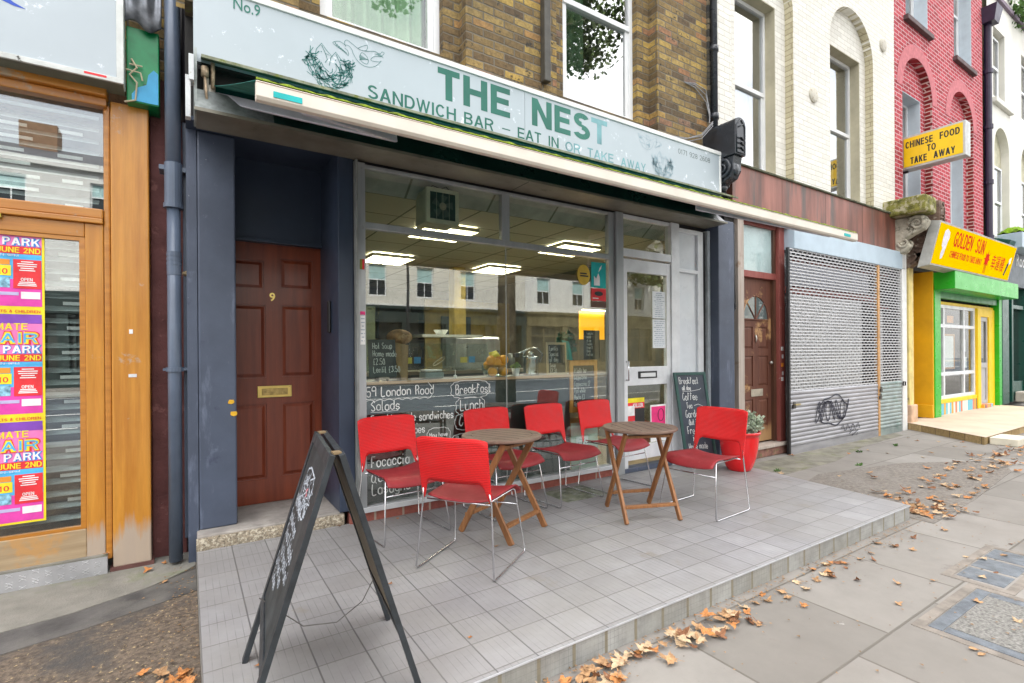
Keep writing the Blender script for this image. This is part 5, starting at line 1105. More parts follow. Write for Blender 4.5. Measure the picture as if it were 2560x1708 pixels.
# slatted blind behind the glass
b = MB(); rr = random.Random(2)
for k in range(34):
    z = .24 + k * .0815
    b.hexa([(-4.4, .42, z), (-.5, .42, z), (-.5, .45, z + .03), (-4.4, .45, z + .03), (-4.4, .42, z + .004), (-.5, .42, z + .004), (-.5, .45, z + .034), (-4.4, .45, z + .034)])
part('slatted_blind', b, mat('steel blind', (.42, .47, .47), .35, metal=.5), H)
b = MB(); b2 = MB()
for k in range(32):
    z = .24 + k * .0815; a = rr.uniform(.02, .16); (b if k % 2 else b2).box(-.72 + a * .3, -.585 if k % 2 else -.62, .43, .436, z + .04, z + .062)
    if z > 2.3: b.box(-1.1 + a, -.9 + a, .43, .436, z + .04, z + .06)
part('tube_light', b, mat('pale slats', (.88, .9, .9), .4), H); part('dark_slats', b2, BLACK, H)
TR = mat('diamond tread plate', (.50, .50, .52), .4, metal=.5, var=.1)
b = MB(); b.box(-4.5, -.452, .268, .30, -.118, .0)
KP = part('kick_plate', b, TR, H); b = MB()
for i in range(-45, 3):
    for j in (0, 1):
        x = -.50 + i * .06; 
        for sgn in (1, -1):
            for r_ in range(3):
                zz = -.10 + .034 * r_ + .017 * ((i + r_) % 2) 
                if x > -.47 or x < -3.2 or j: continue
                b.tube([(x - .02, .2665, zz - .010 * sgn), (x + .012, .2665, zz + .010 * sgn)], .0016, 4)
part('tread_pattern', b, mat('bright tread', (.8, .8, .82), .3, metal=.6), KP)
part('kick_plate_top', BX(-4.5, -.452, .268, .31, .0005, .012), CONC, H)
# fascia
S_ = thing('shop_sign', 'pale grey fascia with part of a blue swoosh above the oak shopfront', 'shop sign', (-1.5, .15, 3.1))
part('panel', BX(-4.5, -.372, .10, .14, 3.11, 4.1), SIGNP, S_)
b = MB(); b.box(-4.5, -.333, .085, .20, 3.075, 3.109); b.box(-.371, -.333, .09, .20, 3.11, 4.1); part('frame', b, mat('weathered white frame', (.58, .6, .58), .6, spots=[(14, .62, .04, (.05, .05, .04))]), S_, bevel=.003)
b = MB(); b.prism([(.10, 3.074), (.27, 3.074), (.27, 3.09), (.10, 3.09)], 'x', -4.5, -.34); part('underside', b, mat('dirty green grey', (.14, .16, .13), .7), S_)
b = MB(); ribbon_pts = [(-1.6, 3.62), (-1.2, 3.55), (-.98, 3.47), (-.86, 3.405), (-.80, 3.40)]
for (u0, v0, w0), (u1, v1, w1) in zip([(-1.6, 3.70, .10), (-1.2, 3.60, .10), (-1.0, 3.50, .08), (-.92, 3.445, .05), (-.85, 3.41, .02)], [(-1.2, 3.60, .10), (-1.0, 3.50, .08), (-.92, 3.445, .05), (-.85, 3.41, .02), (-.80, 3.398, .002)]):
    b.face([(u0, .0985, v0 - w0/2), (u1, .0985, v1 - w1/2), (u1, .0985, v1 + w1/2), (u0, .0985, v0 + w0/2)])
part('swoosh', b, mat('royal blue', (.01, .06, .42), .4), S_)
part('red_strip', BX(-.53, -.42, .0838, .0849, 3.09, 3.103), RED, S_)
b = MB(); b.box(-.328, -.150, .20, .40, 3.02, 3.52); tag(part('signage_box', b, mat('green painted metal', (.0, .22, .07), .35, var=.2, scale=5, spots=[(9, .62, .05, (.02, .05, .03))]), None, bevel=.006, loc=(-.24, .3, 3)), 'green painted box with a blue patch beside the pale grey fascia', 'box')
b = MB(); b.grid(lambda u, v: (-.335 + .20 * u, .16 + .06 * math.sin(u * 9) * v, 3.52 + .5 * v + .03 * math.sin(u * 7)), 14, 6); tag(part('lead_flashing', b, mat('crumpled lead', (.17, .18, .20), .35, metal=.6, var=.3, scale=10), None, smooth=True, thick=.01, loc=(-.24, .2, 3.5)), 'crumpled grey lead flashing above the green box', 'flashing')
b = MB(); b.tube([(-.30, .19, 3.30), (-.27, .17, 3.24), (-.31, .18, 3.19), (-.27, .17, 3.14), (-.28, .19, 3.03), (-.34, .2, 3.01)], .006, 6); b.tube([(-.33, .18, 3.22), (-.25, .17, 3.21), (-.24, .17, 3.16)], .005, 6); b.tube([(-.31, .18, 3.26), (-.24, .18, 3.26)], .005, 6)
tag(part('frayed_rope', b, mat('straw rope', (.5, .44, .3), .9), None, loc=(-.28, .2, 3.1)), 'frayed knot of pale rope hanging in front of the green box', 'rope')
b = MB(); b.prism([(-.149 - .15, 3.03), (-.155, 3.03), (-.155, 3.24), (-.18, 3.26), (-.21, 3.22), (-.22, 3.15), (-.27, 3.12), (-.30, 3.07)], 'y', .1955, .199); tag(part('blue_paint_patch', b, mat('sky blue paint', (.03, .34, .62), .4, var=.1), None, loc=(-.2, .19, 3.1)), 'sky-blue paint patch on the lower half of the green box', 'paint')
part('sun_block', BX(-6, -.02, 1.0, 9, GZ, 8.9), DARK, H)  # added behind the left shop, out of view, to block the sun
# red render pier and pipes
REDR = mat('dark red render', (.135, .045, .042), .75, var=.18, scale=5, bump=.9, bscale=16, spots=[(9, .60, .06, (.22, .09, .08)), (16, .72, .03, (.45, .30, .27))])
part('pier', BX(-.214, -.005, .40, .60, GZ, 3.3), REDR, H, bevel=.01)
PIPE = mat('navy pipe paint', (.10, .13, .185), .33, var=.10, scale=3, spots=[(40, .72, .03, (.4, .42, .45))])
P = thing('drainpipe', 'fat slate-blue drainpipe between the dark red pier and the navy pilaster', 'drainpipe', (-.07, .2, GZ))
b = MB(); b.tube([(-.073, .20, 2.55), (-.073, .20, 4.3)], .048, 20); b.tube([(-.073, .20, -.09), (-.072, .20, 2.56)], .041, 20); part('pipe', b, PIPE, P, smooth=True)
b = MB(); b.tube([(-.073, .2, 2.34), (-.073, .2, 2.37)], .060, 20); b.tube([(-.073, .20, 2.371), (-.073, .20, 2.65)], .0535, 20); b.box(-.155, .01, .19, .32, 2.60, 2.63); part('collar', b, PIPE, P)
b = MB(); b.tube([(-.072, .2, 1.88), (-.072, .2, 2.04)], .0435, 20)
for z in (1.95, 1.98, 2.01): b.tube([(-.072, .2, z), (-.072, .2, z + .015)], .0455, 20)
part('collar', b, PIPE, P); b = MB(); b.tube([(-.072, .2, 1.215), (-.072, .2, 1.245)], .052, 16); b.box(-.14, -.0, .18, .30, 1.222, 1.238); part('collar', b, PIPE, P)
tag(part('cable_trunking', MB().box(-.02, .045, .27, .40, .03, 2.98), PIPE, None, bevel=.006, loc=(.01, .3, 0)), 'slate-blue vertical trunking squeezed between the fat drainpipe and the navy pilaster', 'trunking')
tag(part('upper_pipe', MB().tube([(.005, .30, 2.98), (.005, .30, 4.4)], .045, 14), mat('black purple pipe', (.025, .02, .03), .4), None, smooth=True, loc=(0, .3, 3)), 'dark pipe rising above the slate-blue trunking beside the long pale sign', 'pipe')
b = MB(); b.ball((.0, .262, 1.905), .028, 8, 6, (1, .6, .7)); b.ball((.02, .26, 1.88), .02, 8, 6); tag(part('sealant_blob', b, mat('yellow sealant', (.5, .40, .24), .8, var=.4, scale=60), None, loc=(0, .26, 1.9)), 'lump of yellowed sealant on the slate-blue trunking', 'sealant')
# wall over the left shop
part('upper_wall', BX(-6, -.0, .45, .8, 3.02, 9), LBRICK, H)
# three identical fair posters stacked; each a sheet stuck inside the glass
def fair(z0, z1, zcut, which):
    t = thing('poster', which + ' of the pink and yellow fair posters in the oak-framed window', 'poster', (-.9, .31, z0), 'fair posters in the left window')
    hh = z1 - z0; x1 = -.762; x0 = -1.30; Y = .3215
    def zz(f): return z0 + hh * f
    def rect(nm, m, a, c, f0, f1, e=.001):
        za, zb = max(zz(f0), z0), min(zz(f1), zcut)
        if zb <= za: return
        part(nm, BX(a, c, Y - e - .0006, Y - e, za, zb), m, t)
    rect('sheet', YEL, x0, x1, 0, 1, 0)
    rect('pink_ground', MAG, x0, x1 - .012, .02, .27); rect('pink_ground', mat('poster pink', (.85, .20, .50), .6), x0, x1 - .012, .56, .90)
    rect('blue_ground', LBL, x0, x1 - .012, .27, .56); rect('purple_band', PUR, x0, x1 - .014, .86, .945, .0022)
    rect('red_band', RED, x0, x1 - .014, .505, .575, .0022); rect('blue_band', LBL, x0, x1 - .014, .475, .502, .0022)
    rect('red_panel', RED, x1 - .145, x1 - .014, .185, .455, .0028); rect('yellow_panel', YEL, x0, x1 - .155, .30, .395, .0028); rect('orange_panel', ORG, x1 - .22, x1 - .16, .40, .45, .0028)
    rect('white_panel', WHT, x1 - .11, x1 - .02, .09, .155, .0028); rect('white_panel', mat('pale lilac', (.5, .45, .7), .6), x0, x1 - .12, .12, .15, .0028); rect('picture', mat('picture blue', (.25, .5, .8), .6, var=.4, scale=40), x0, x1 - .16, .19, .285, .0028)
    def tx(s, m, xr, w_, f0, f1, e=.004, bold=.03):
        if zz(f1) > zcut: 
            if zz(f0) > zcut - .03: return
        sans('lettering', s, m, t, (xr, Y - e, zz(f0)), w_, hh * (f1 - f0), t=max(.17, bold), align='R')
    tx('TIMATE', YEL, x1 - .08, .20, .80, .862, bold=.05); 
    if zz(.78) < zcut:
        tx('FAIR', RED, x1 - .022, .255, .662, .788, .0030, .30); tx('FAIR', YEL, x1 - .028, .245, .670, .780, .0036, .25); tx('FAIR', LBL, x1 - .034, .232, .682, .768, .0044, .13)
    tx('S PARK', BLU, x1 - .014, .245, .578, .66, .0030, .26); tx('S PARK', WHT, x1 - .021, .238, .585, .655, .0038, .19)
    tx('SUN JUNE 2ND', YEL, x1 - .018, .30, .515, .565, bold=.03); tx('NOON-9PM', WHT, x1 - .12, .14, .48, .498, bold=.02); tx('£10', RED, x1 - .17, .075, .315, .365, bold=.05)
    tx('SAVE BOTH ADULTS & CHILDREN', RED, x1 - .02, .4, .96, .985, bold=.01); tx('OPEN', WHT, x1 - .055, .055, .255, .285, bold=.05)
    b = MB(); rr = random.Random(1)
    for k, f in enumerate((.43, .41, .39, .37, .35, .24, .225, .21)):
        L_ = .05 + .05 * rr.random(); 
        if zz(f) < zcut: b.box(x1 - .08 - L_ / 2, x1 - .08 + L_ / 2, Y - .0045, Y - .004, zz(f), zz(f) + .006)
    part('printed_lines', b, WHT, t)
    return t
fair(.283, .955, .955, 'lowest'); fair(.955, 1.627, 1.627, 'middle'); fair(1.627, 2.30, 2.082, 'topmost, half-hidden')
for (x, z, w_, h_) in ((-.33, 1.475, .02, .03), (-.335, 1.18, .045, .022)):
    tag(part('paper_scrap', BX(x, x + w_, .287, .2895, z, z + h_), WHT, None, loc=(x, .29, z)), ('upper' if z > 1.3 else 'lower') + ' torn white paper scrap on the oak post', 'paper scrap')

# ================================================================== CHAIRS
def polymat():
    m, n, b = _new('perforated red plastic'); tc_ = n.nodes.new('ShaderNodeTexCoord'); s = n.nodes.new('ShaderNodeSeparateXYZ'); n.links.new(tc_.outputs['Object'], s.inputs[0])
    u = _math(n, 'MULTIPLY', s.outputs[0], 420); v = _math(n, 'MULTIPLY', s.outputs[2], 420)
    a = _math(n, 'MULTIPLY', _math(n, 'SINE', _math(n, 'ADD', u, v)), _math(n, 'SINE', _math(n, 'SUBTRACT', u, _math(n, 'MULTIPLY', v, .4))))
    f_ = _noise(n, tc_.outputs['Object'], 9, 5)
    c = _ramp(n, a, [(.3, (.80, .016, .018)), (.7, (.38, .005, .008))]); c = _mix(n, _ramp(n, f_, [(.5, 0), (.75, .35)]), c, (.50, .06, .06)); n.links.new(c, b.inputs['Base Color']); b.inputs['Roughness'].default_value = .36; b.inputs['Specular IOR Level'].default_value = .35
    _bump(n, b, a, .5, .004); return m
PBK = polymat()
SEATM = mat('red seat', (.30, .022, .028), .6, var=.1, scale=6, spots=[(26, .66, .04, (.46, .12, .11)), (7, .6, .1, (.24, .03, .03))])
def chair(label, x, y, rz):
    """front of the chair looks along -y before turning"""
    t = thing('cafe_chair', label, 'chair', (0, 0, 0), 'red cafe chairs on the terrace')
    # seat: dished, front edge rolled down
    b = MB(); hw = .235
    def sf(u, v):
        xx = (u * 2 - 1); yy = -.235 + .44 * v
        wdt = hw * (1 - .10 * v)
        z = .455 - .012 * (1 - xx * xx) * 1.2 - .055 * max(0, (.22 - v) / .22) ** 2 - .012 * v + .01 * abs(xx) ** 3
        return (xx * wdt, yy, z)
    b.grid(sf, 16, 16); part('seat', b, SEATM, t, smooth=True, thick=.009)
    # backrest: curved shell with two arms running down to the frame
    b = MB(); nu, nv = 60, 10
    def bp(xx, z):
        return (xx * (.235 + .012 * (z - .45)), .225 + .065 * (z - .45) / .37 + .03 * (1 - xx * xx) * min(1, (z - .45) / .2), z)
    def lowz(xx):
        a = abs(xx)
        return .552 + .010 * a * a if a < .70 else .557 - .018 * (a - .70) / .12 if a < .82 else .539 - .105 * min(1, (a - .82) / .13) ** .8
    b.grid(lambda u, v: bp(u * 2 - 1, lowz(u * 2 - 1) + (.835 - .004 - .02 * abs(u * 2 - 1) ** 8 - lowz(u * 2 - 1)) * v), nu, nv)
    part('backrest', b, PBK, t, smooth=True, thick=.008)
    # sled frame of chromed rod
    for s_ in (-1, 1):
        b = MB(); pts = [(s_ * .225, .235, .50), (s_ * .232, .225, .44), (s_ * .262, .262, .022), (s_ * .262, .250, .008), (s_ * .262, .235, .006), (s_ * .262, -.205, .006), (s_ * .262, -.222, .008), (s_ * .262, -.235, .024), (s_ * .222, -.165, .425), (s_ * .215, -.15, .438), (s_ * .205, .18, .438)]
        b.tube(pts, .0058, 8); part('sled_leg', b, CHROME, t, smooth=True)
    b = MB(); b.tube([(-.229, -.18, .33), (.229, -.18, .33)], .0052, 8); b.tube([(-.22, .2, .425), (.22, .2, .425)], .0052, 8); part('crossbar', b, CHROME, t, smooth=True)
    t.location = (x, y, 0.001); t.rotation_euler = (0, 0, rz); return t
def dup(root, label, x, y, rz):
    r_ = root.copy(); COL.objects.link(r_); r_['label'] = label
    for ch in list(root.children):
        c = ch.copy(); COL.objects.link(c); c.parent = r_
        for g_ in ch.children: d = g_.copy(); COL.objects.link(d); d.parent = c
    r_.location = (x, y, .001); r_.rotation_euler = (0, 0, rz); return r_
c0 = chair('red chair nearest the camera, turned away from us toward the left round table', 1.545, -1.12, math.radians(125))
dup(c0, 'red chair at the left end of the row, in front of the lower chalk writing', 1.36, -.37, math.radians(6))
dup(c0, 'red chair half hidden behind the left round table', 2.28, -.34, math.radians(5))
dup(c0, 'red chair by the window standing between the two round tables', 2.90, -.36, math.radians(5))
dup(c0, 'red chair against the window behind the right round table', 3.56, -.34, math.radians(6))
dup(c0, 'red chair seen from its back beside the red plant pot', 3.66, -1.27, math.radians(-86))
# ================================================================== TABLES
def table(label, x, y, rz, h=.715):
    t = thing('cafe_table', label, 'table', (0, 0, 0), 'round folding cafe tables')
    b = MB(); r = .30
    b.lathe(0, 0, [(r - .012, h - .026), (r, h - .018), (r, h - .005), (r - .004, h), (.235, h), (.231, h - .004), (.227, h), (0.001, h)], 48); part('tabletop', b, TEAKT, t, smooth=False, bevel=0)
    b = MB()
    for k in range(-2, 3): b.box(k * .085 - .002, k * .085 + .002, -.215, .215, h - .001, h + .0006)
    part('slat_gaps', b, mat('slat gap', (.03, .025, .02), .9), t)
    def bar(p, q_, w_, d_, nm, m):
        p, q_ = Vector(p), Vector(q_); d = (q_ - p).normalized(); X = Vector((1, 0, 0)) if abs(d.x) < .9 else Vector((0, 1, 0)); s_ = d.cross(X).normalized(); u_ = d.cross(s_).normalized()
        s_ = s_ * w_ / 2; u_ = u_ * d_ / 2; b = MB(); b.hexa([p - s_ - u_, p + s_ - u_, p + s_ + u_, p - s_ + u_, q_ - s_ - u_, q_ + s_ - u_, q_ + s_ + u_, q_ - s_ + u_]); part(nm, b, m, t, bevel=.003)
    for sx in (-1, 1):
        bar((sx * .225, -.24, 0), (sx * .225, .16, h - .03), .045, .022, 'leg', TEAK)
        bar((sx * .195, .24, 0), (sx * .195, -.16, h - .03), .045, .022, 'leg', TEAK)
    bar((-.214, -.185, .115), (.214, -.185, .115), .022, .04, 'stretcher', TEAK); bar((-.184, .19, .13), (.184, .19, .13), .022, .04, 'stretcher', TEAK)
    bar((-.214, .145, h - .06), (.214, .145, h - .06), .022, .04, 'top_rail', TEAK); bar((-.184, -.145, h - .06), (.184, -.145, h - .06), .022, .04, 'top_rail', TEAK)
    t.location = (x, y, .001); t.rotation_euler = (0, 0, rz); return t
table('left round wooden folding table, between the two halves of the chair group', 1.985, -.755, math.radians(23))
table('right round wooden folding table, beside the shop door', 3.13, -1.06, math.radians(-21))
# ================================================================== PAVEMENT SIGN (A-board)
def leaf_frame(t, foot, top, ybk, yfr, fm, pm, nm, tl, sk, board_z0=.24):
    """one leaf of the A-board: foot/top are (x,z); back edge at ybk, front edge at yfr; sk shears the feet"""
    f, p = Vector((foot[0], 0, foot[1])), Vector((top[0], 0, top[1])); d = (p - f).normalized(); n_ = Vector((-d.z, 0, d.x)); L_ = (p - f).length
    def Q(s_, yy, e): 
        v = f + d * s_ + n_ * e; return Vector((v.x + sk * (ybk - yy), yy, v.z))
    def blk(s0, s1, y0, y1, e0, e1): b_ = MB(); return b_.hexa([Q(s0, y0, e0), Q(s0, y1, e0), Q(s0, y1, e1), Q(s0, y0, e1), Q(s1, y0, e0), Q(s1, y1, e0), Q(s1, y1, e1), Q(s1, y0, e1)])
    b = blk(0, L_, ybk, ybk - .045, -.011, .011); b2 = blk(0, L_, yfr + .045, yfr, -.011, .011)
    part('frame_leg', b, fm, t, bevel=.002); part('frame_leg', b2, fm, t, bevel=.002)
    part('rail', blk(L_ - .045, L_ - .0005, ybk - .0455, yfr + .0455, -.011, .011), fm, t, bevel=.002); part('rail', blk(board_z0, board_z0 + .045, ybk - .0455, yfr + .0455, -.011, .011), fm, t, bevel=.002)
    pn = part(nm, blk(board_z0 + .0455, L_ - .0455, ybk - .046, yfr + .046, -.004, .005), pm, t)
    return Q, L_, pn
BF = mat('black painted timber', (.025, .03, .035), .5, var=.25, scale=14, spots=[(26, .70, .02, (.55, .42, .25))])
AB = thing('pavement_sign', 'free-standing black A-board with smudged chalk writing in the left foreground', 'A-board', (.5, -1.8, 0))
Q, L_, pn = leaf_frame(AB, (.205, .0), (.512, .965), -1.50, -2.125, BF, CB, 'chalkboard', .965, -.12)
b = MB()
PQ = lambda u, v: Q(v, -1.56 - u, .0062)
for k, (s_, x0, x1) in enumerate(((.70, .03, .42), (.63, .0, .45), (.565, .02, .40), (.50, .05, .46), (.44, .0, .33), (.385, .04, .30))):
    c = chalk(b, ('HOMEMADE', 'Sandwiches', 'Soup & Salads', 'hot breakfast', 'Coffee Tea', 'Cakes')[k], x0 + .0, s_ , .048, PQ, wd=.0062, wide=1.15, seed=k)
cloud(b, .24, .80, .14, .085, PQ, 9, .008)
rr = random.Random(4)
for k in range(40):
    u, v = .12 + rr.random() * .26, .73 + rr.random() * .14; ribbon(b, [(u, v), (u + rr.uniform(-.06, .06), v + rr.uniform(-.03, .03)), (u + rr.uniform(-.06, .06), v + rr.uniform(-.04, .04))], .006, PQ)
part('chalk_writing', b, mat('smudged chalk', (.50, .54, .60), .9, var=.3, scale=60), pn)
b = MB(); ribbon(b, [(.23, .80), (.27, .82), (.25, .78), (.28, .80)], .014, PQ); part('pink_chalk', b, mat('pink chalk', (.8, .25, .28), .9), pn)
Q2, L2, pn2 = leaf_frame(AB, (.842, .0), (.545, .965), -1.50, -2.125, BF, mat('bare ply back', (.26, .22, .15), .7, var=.1), 'back_board', .965, -.12)
for y_ in (-1.54, -2.08): b = MB(); b.box(.515 - .12 * (-1.5 - y_), .545 - .12 * (-1.5 - y_), y_ - .02, y_ + .02, .962, .970); part('hinge', b, mat('worn hinge', (.35, .25, .14), .5, metal=.5), AB)
b = MB(); b.tube([(.28 - .03, -1.62, .30), (.42, -1.64, .14), (.56, -1.65, .12), (.68, -1.64, .18), (.76, -1.62, .30)], .0025, 5); part('chain', b, mat('thin chain', (.2, .19, .18), .5, metal=.7), AB)
# ================================================================== LEANING BOARD by the door
LB = thing('chalkboard', 'green-framed menu chalkboard leaning by the frosted side panel', 'chalkboard', (4.95, -.2, 0))
def LQ(u, v, e=0):      # u along width, v up the board, e out of it
    o_ = Vector((4.80, -.20, .0)); X = Vector((.40, -.10, 0)).normalized(); U = Vector((-.01, .10, 1.08)).normalized(); N = U.cross(X).normalized()
    N = -N if N.y > 0 else N
    return o_ + X * (u + (v * -.06)) * (1 - .0 * v) + U * v + N * e
def lb(u0, u1, v0, v1, e0, e1): b_ = MB(); return b_.hexa([LQ(u0, v0, e0), LQ(u1, v0, e0), LQ(u1, v0, e1), LQ(u0, v0, e1), LQ(u0, v1, e0), LQ(u1, v1, e0), LQ(u1, v1, e1), LQ(u0, v1, e1)])
DGF = mat('dark green frame', (.03, .09, .08), .5)
for q_ in ((0, .035, .0, 1.09), (.405, .44, .0, 1.09), (.0355, .4045, 1.055, 1.09), (.0355, .4045, .0, .035)): part('frame', lb(*q_, -.012, .012), DGF, LB, bevel=.003)
pn = part('board', lb(.0355, .4045, .0355, 1.0545, -.004, .004), mat('slate board', (.05, .062, .085), .5, var=.15), LB)
b = MB(); LP = lambda u, v: LQ(u, v, .0048)
for k, (s, u, v, h) in enumerate((('Breakfast', .06, .955, .075), ('all day', .09, .885, .05), ('Coffee', .08, .765, .085), ('Tea', .12, .67, .065), ('Garden', .09, .565, .085), ('Out in', .12, .48, .065), ('Fresh', .085, .375, .085), ('juice', .14, .31, .05), ('Home made', .075, .20, .07), ('Cakes', .10, .06, .08))): chalk(b, s, u, v, h, LP, wd=.006, wide=.72, seed=k + 20)
ribbon(b, [(.09, .87), (.2, .868), (.33, .885), (.35, .90)], .004, LP); ribbon(b, [(.22, .70), (.28, .715), (.34, .69)], .004, LP)
part('chalk_writing', b, CHALK, pn)
# ================================================================== POT PLANT
PT = thing('potted_plant', 'silvery green shrub in a tall glossy red pot at the end of the terrace', 'potted plant', (5.2, -.6, 0))
px_, py_ = 5.195, -.60
b = MB(); b.lathe(px_, py_, [(.11, .0), (.125, .008), (.145, .05), (.175, .14), (.196, .25), (.206, .36), (.208, .405), (.222, .408), (.226, .425), (.222, .437), (.206, .437), (.196, .42), (.19, .39)], 48, cap=False); part('pot', b, mat('glossy red pot', (.78, .006, .01), .22, var=.03, coat=.5), PT, smooth=True)
b = MB(); b.lathe(px_, py_, [(.195, .38), (.12, .395), (.001, .40)], 24); part('soil', b, mat('soil', (.05, .035, .025), .95, bump=.6), PT)
b = MB(); rr = random.Random(12); bs = MB()
for k in range(85):
    a = rr.uniform(0, 2 * PI); r = .20 * rr.random() ** .6; h_ = rr.uniform(.08, .24) * (1 - r * .8)
    p0 = Vector((px_ + r * .6 * math.cos(a), py_ + r * .6 * math.sin(a), .40)); p1 = Vector((px_ + r * 1.15 * math.cos(a), py_ + r * 1.15 * math.sin(a), .42 + h_))
    bs.tube([p0, (p0 + p1) / 2 + Vector((0, 0, .02)), p1], [.003, .0025, .0015], 5)
    for j in range(9):
        q_ = p0.lerp(p1, .25 + .75 * j / 8); leafclump(b, q_, .026, 10, .034, rr, elong=2.6)
part('stems', bs, mat('stem', (.15, .17, .08), .8), PT); part('foliage', b, mat('silver leaf', (.46, .53, .40), .7, var=.3, scale=30), PT)
# ================================================================== CAFE INTERIOR behind the shop window
I = thing('cafe_interior', 'dim room behind the shop window with a tiled suspended ceiling', 'interior', (3, 3, 0))
IW = mat('interior cream wall', (.13, .115, .08), .9); CEIL = brick('ceiling tiles', [(0, (.50, .46, .34)), (1, (.55, .51, .38))], (.10, .09, .06), .6, .6, .016, stagger=0, hz='xy', ox=.0, oz=.27, mott=.08, bump=.1)
part('ceiling', BX(1.08, 5.5, .27, 6.5, 2.70, 2.72), CEIL, I)
b = MB(); b.hexa([(1.1, .06, 2.86), (5.45, .06, 2.86), (5.45, .27, 2.70), (1.1, .27, 2.70), (1.1, .06, 2.88), (5.45, .06, 2.88), (5.45, .27, 2.72), (1.1, .27, 2.72)]); part('ceiling_slope', b, mat('sloping ceiling board', (.42, .42, .39), .8), I)
b = MB()
for x in (1.62, 2.45, 3.2, 3.95, 4.6): b.hexa([(x, .059, 2.858), (x + .02, .059, 2.858), (x + .02, .27, 2.698), (x, .27, 2.698), (x, .059, 2.86), (x + .02, .059, 2.86), (x + .02, .27, 2.70), (x, .27, 2.70)])
part('batten', b, mat('batten', (.16, .15, .12), .8), I)
b = MB(); b.box(1.06, 1.10, .1, 6.5, 0, 2.9); part('side_wall', b, IW, I); part('side_wall', BX(5.46, 5.50, .1, 6.5, 0, 2.9), IW, I); part('back_wall', BX(1.08, 5.5, 6.4, 6.5, 0, 2.9), mat('dark back wall', (.09, .085, .06), .9), I); part('floor', BX(1.08, 5.5, .05, 6.5, -.05, .0), mat('brown lino', (.32, .26, .18), .5), I)
LAMP = emit('lamp tube', (1, .95, .80), 21)
k = 0
for lx, ly, d in ((2.4, 1.15, 'louvred ceiling light just behind the extractor fan'), (2.4, 3.0, 'louvred ceiling light deepest in the room on the left'), (4.2, 1.15, 'louvred ceiling light near the glass on the right'), (4.2, 3.0, 'louvred ceiling light deepest in the room on the right')):
    t = thing('ceiling_light', d, 'ceiling light', (lx, ly, 2.69), 'louvred lights in the cafe ceiling')
    part('tube', BX(lx - .28, lx + .28, ly - .28, ly + .28, 2.690, 2.695), LAMP, t)
    b = MB()
    for j in range(5): b.box(lx - .3, lx + .3, ly - .3 + j * .15 - .006, ly - .3 + j * .15 + .006, 2.645, 2.688); b.box(lx - .3 + j * .15 - .006, lx - .3 + j * .15 + .006, ly - .3, ly + .3, 2.645, 2.6885)
    part('louvre', b, mat('louvre', (.6, .56, .44), .4, metal=.3), t)
# extractor fan hung in the upper pane
t = thing('extractor_fan', 'cream-framed extractor fan hanging behind the top left pane', 'fan', (1.88, .1, 2.45))
b = MB(); b.box(1.73, 2.03, .03, .28, 2.462, 2.75); part('casing', b, mat('cream casing', (.55, .52, .38), .5), t, bevel=.008)
b = MB(); b.box(1.725, 1.76, .022, .05, 2.457, 2.755); b.box(2.0, 2.035, .022, .05, 2.457, 2.755); b.box(1.76, 2.0, .022, .05, 2.457, 2.49); b.box(1.76, 2.0, .022, .05, 2.722, 2.755); part('frame', b, mat('ivory plastic', (.72, .68, .52), .45), t, bevel=.004)
part('dark_opening', BX(1.76, 2.0, .026, .0295, 2.49, 2.722), BLACK, t)
b = MB(); b.tube([(1.88 + .028 * math.cos(a), .024, 2.605 + .028 * math.sin(a)) for a in [k * PI / 6 for k in range(13)]], .006, 6); b.ball((1.88, .024, 2.605), .025, 10, 6, (1, .3, 1)); part('hub', b, mat('grey hub', (.3, .28, .2), .5), t)
b = MB()
for j in range(5):
    a = j * 2 * PI / 5; b.face([(1.88 + .03 * math.cos(a), .0255, 2.605 + .03 * math.sin(a)), (1.88 + .10 * math.cos(a - .2), .0252, 2.605 + .10 * math.sin(a - .2)), (1.88 + .105 * math.cos(a + .5), .0252, 2.605 + .105 * math.sin(a + .5)), (1.88 + .03 * math.cos(a + .9), .0255, 2.605 + .03 * math.sin(a + .9))])
part('blade', b, mat('dusty blade', (.10, .10, .09), .6), t)
b = MB()
for j in range(1, 4): b.tube([(1.76 + .06 * j, .0235, 2.49), (1.76 + .06 * j, .0235, 2.722)], .0022, 5)
part('grille', b, mat('grille wire', (.45, .42, .33), .5), t)
tag(part('cord', MB().tube([(1.77, .06, 2.755), (1.80, .06, 2.785), (1.87, .06, 2.765), (1.93, .06, 2.79), (1.97, .06, 2.757)], .004, 6), BLACK, None, smooth=True, loc=(1.87, .06, 2.76)), 'short black cord looped on top of the extractor fan', 'cord')
# counter shelf behind the glass, dark backing below it
t = thing('window_shelf', 'pale wood-edged shelf running along behind the shop window', 'shelf', (2.2, .2, 1.1))
part('top', BX(1.10, 3.88, .03, .42, 1.083, 1.10), mat('grey shelf', (.30, .29, .27), .4, coat=.3), t); part('edge', BX(1.10, 3.30, .022, .0295, 1.078, 1.102), wood('pale edge', (.6, .36, .2), (.75, .5, .32), axis=0), t)
b = MB(); b.box(1.15, 3.30, .05, .06, .12, 1.07); tag(part('window_backing', b, mat('dark backing board', (.022, .036, .036), .6, var=.2), None, loc=(2, .05, .1)), 'dark green board lining the inside of the lower window', 'board')
b = MB(); b.box(3.32, 3.80, .35, .36, .1, .60); tag(part('cardboard', b, mat('cardboard', (.42, .26, .11), .8), None, loc=(3.5, .3, .1)), 'brown cardboard behind the right end of the window below the framed menu', 'cardboard')
tag(part('pale_sheet', BX(3.30, 3.66, .03, .034, .12, .60), mat('pale green sheet', (.50, .62, .54), .7), None, loc=(3.4, .03, .1)), 'pale green sheet low inside the window behind the right-hand chairs', 'sheet')
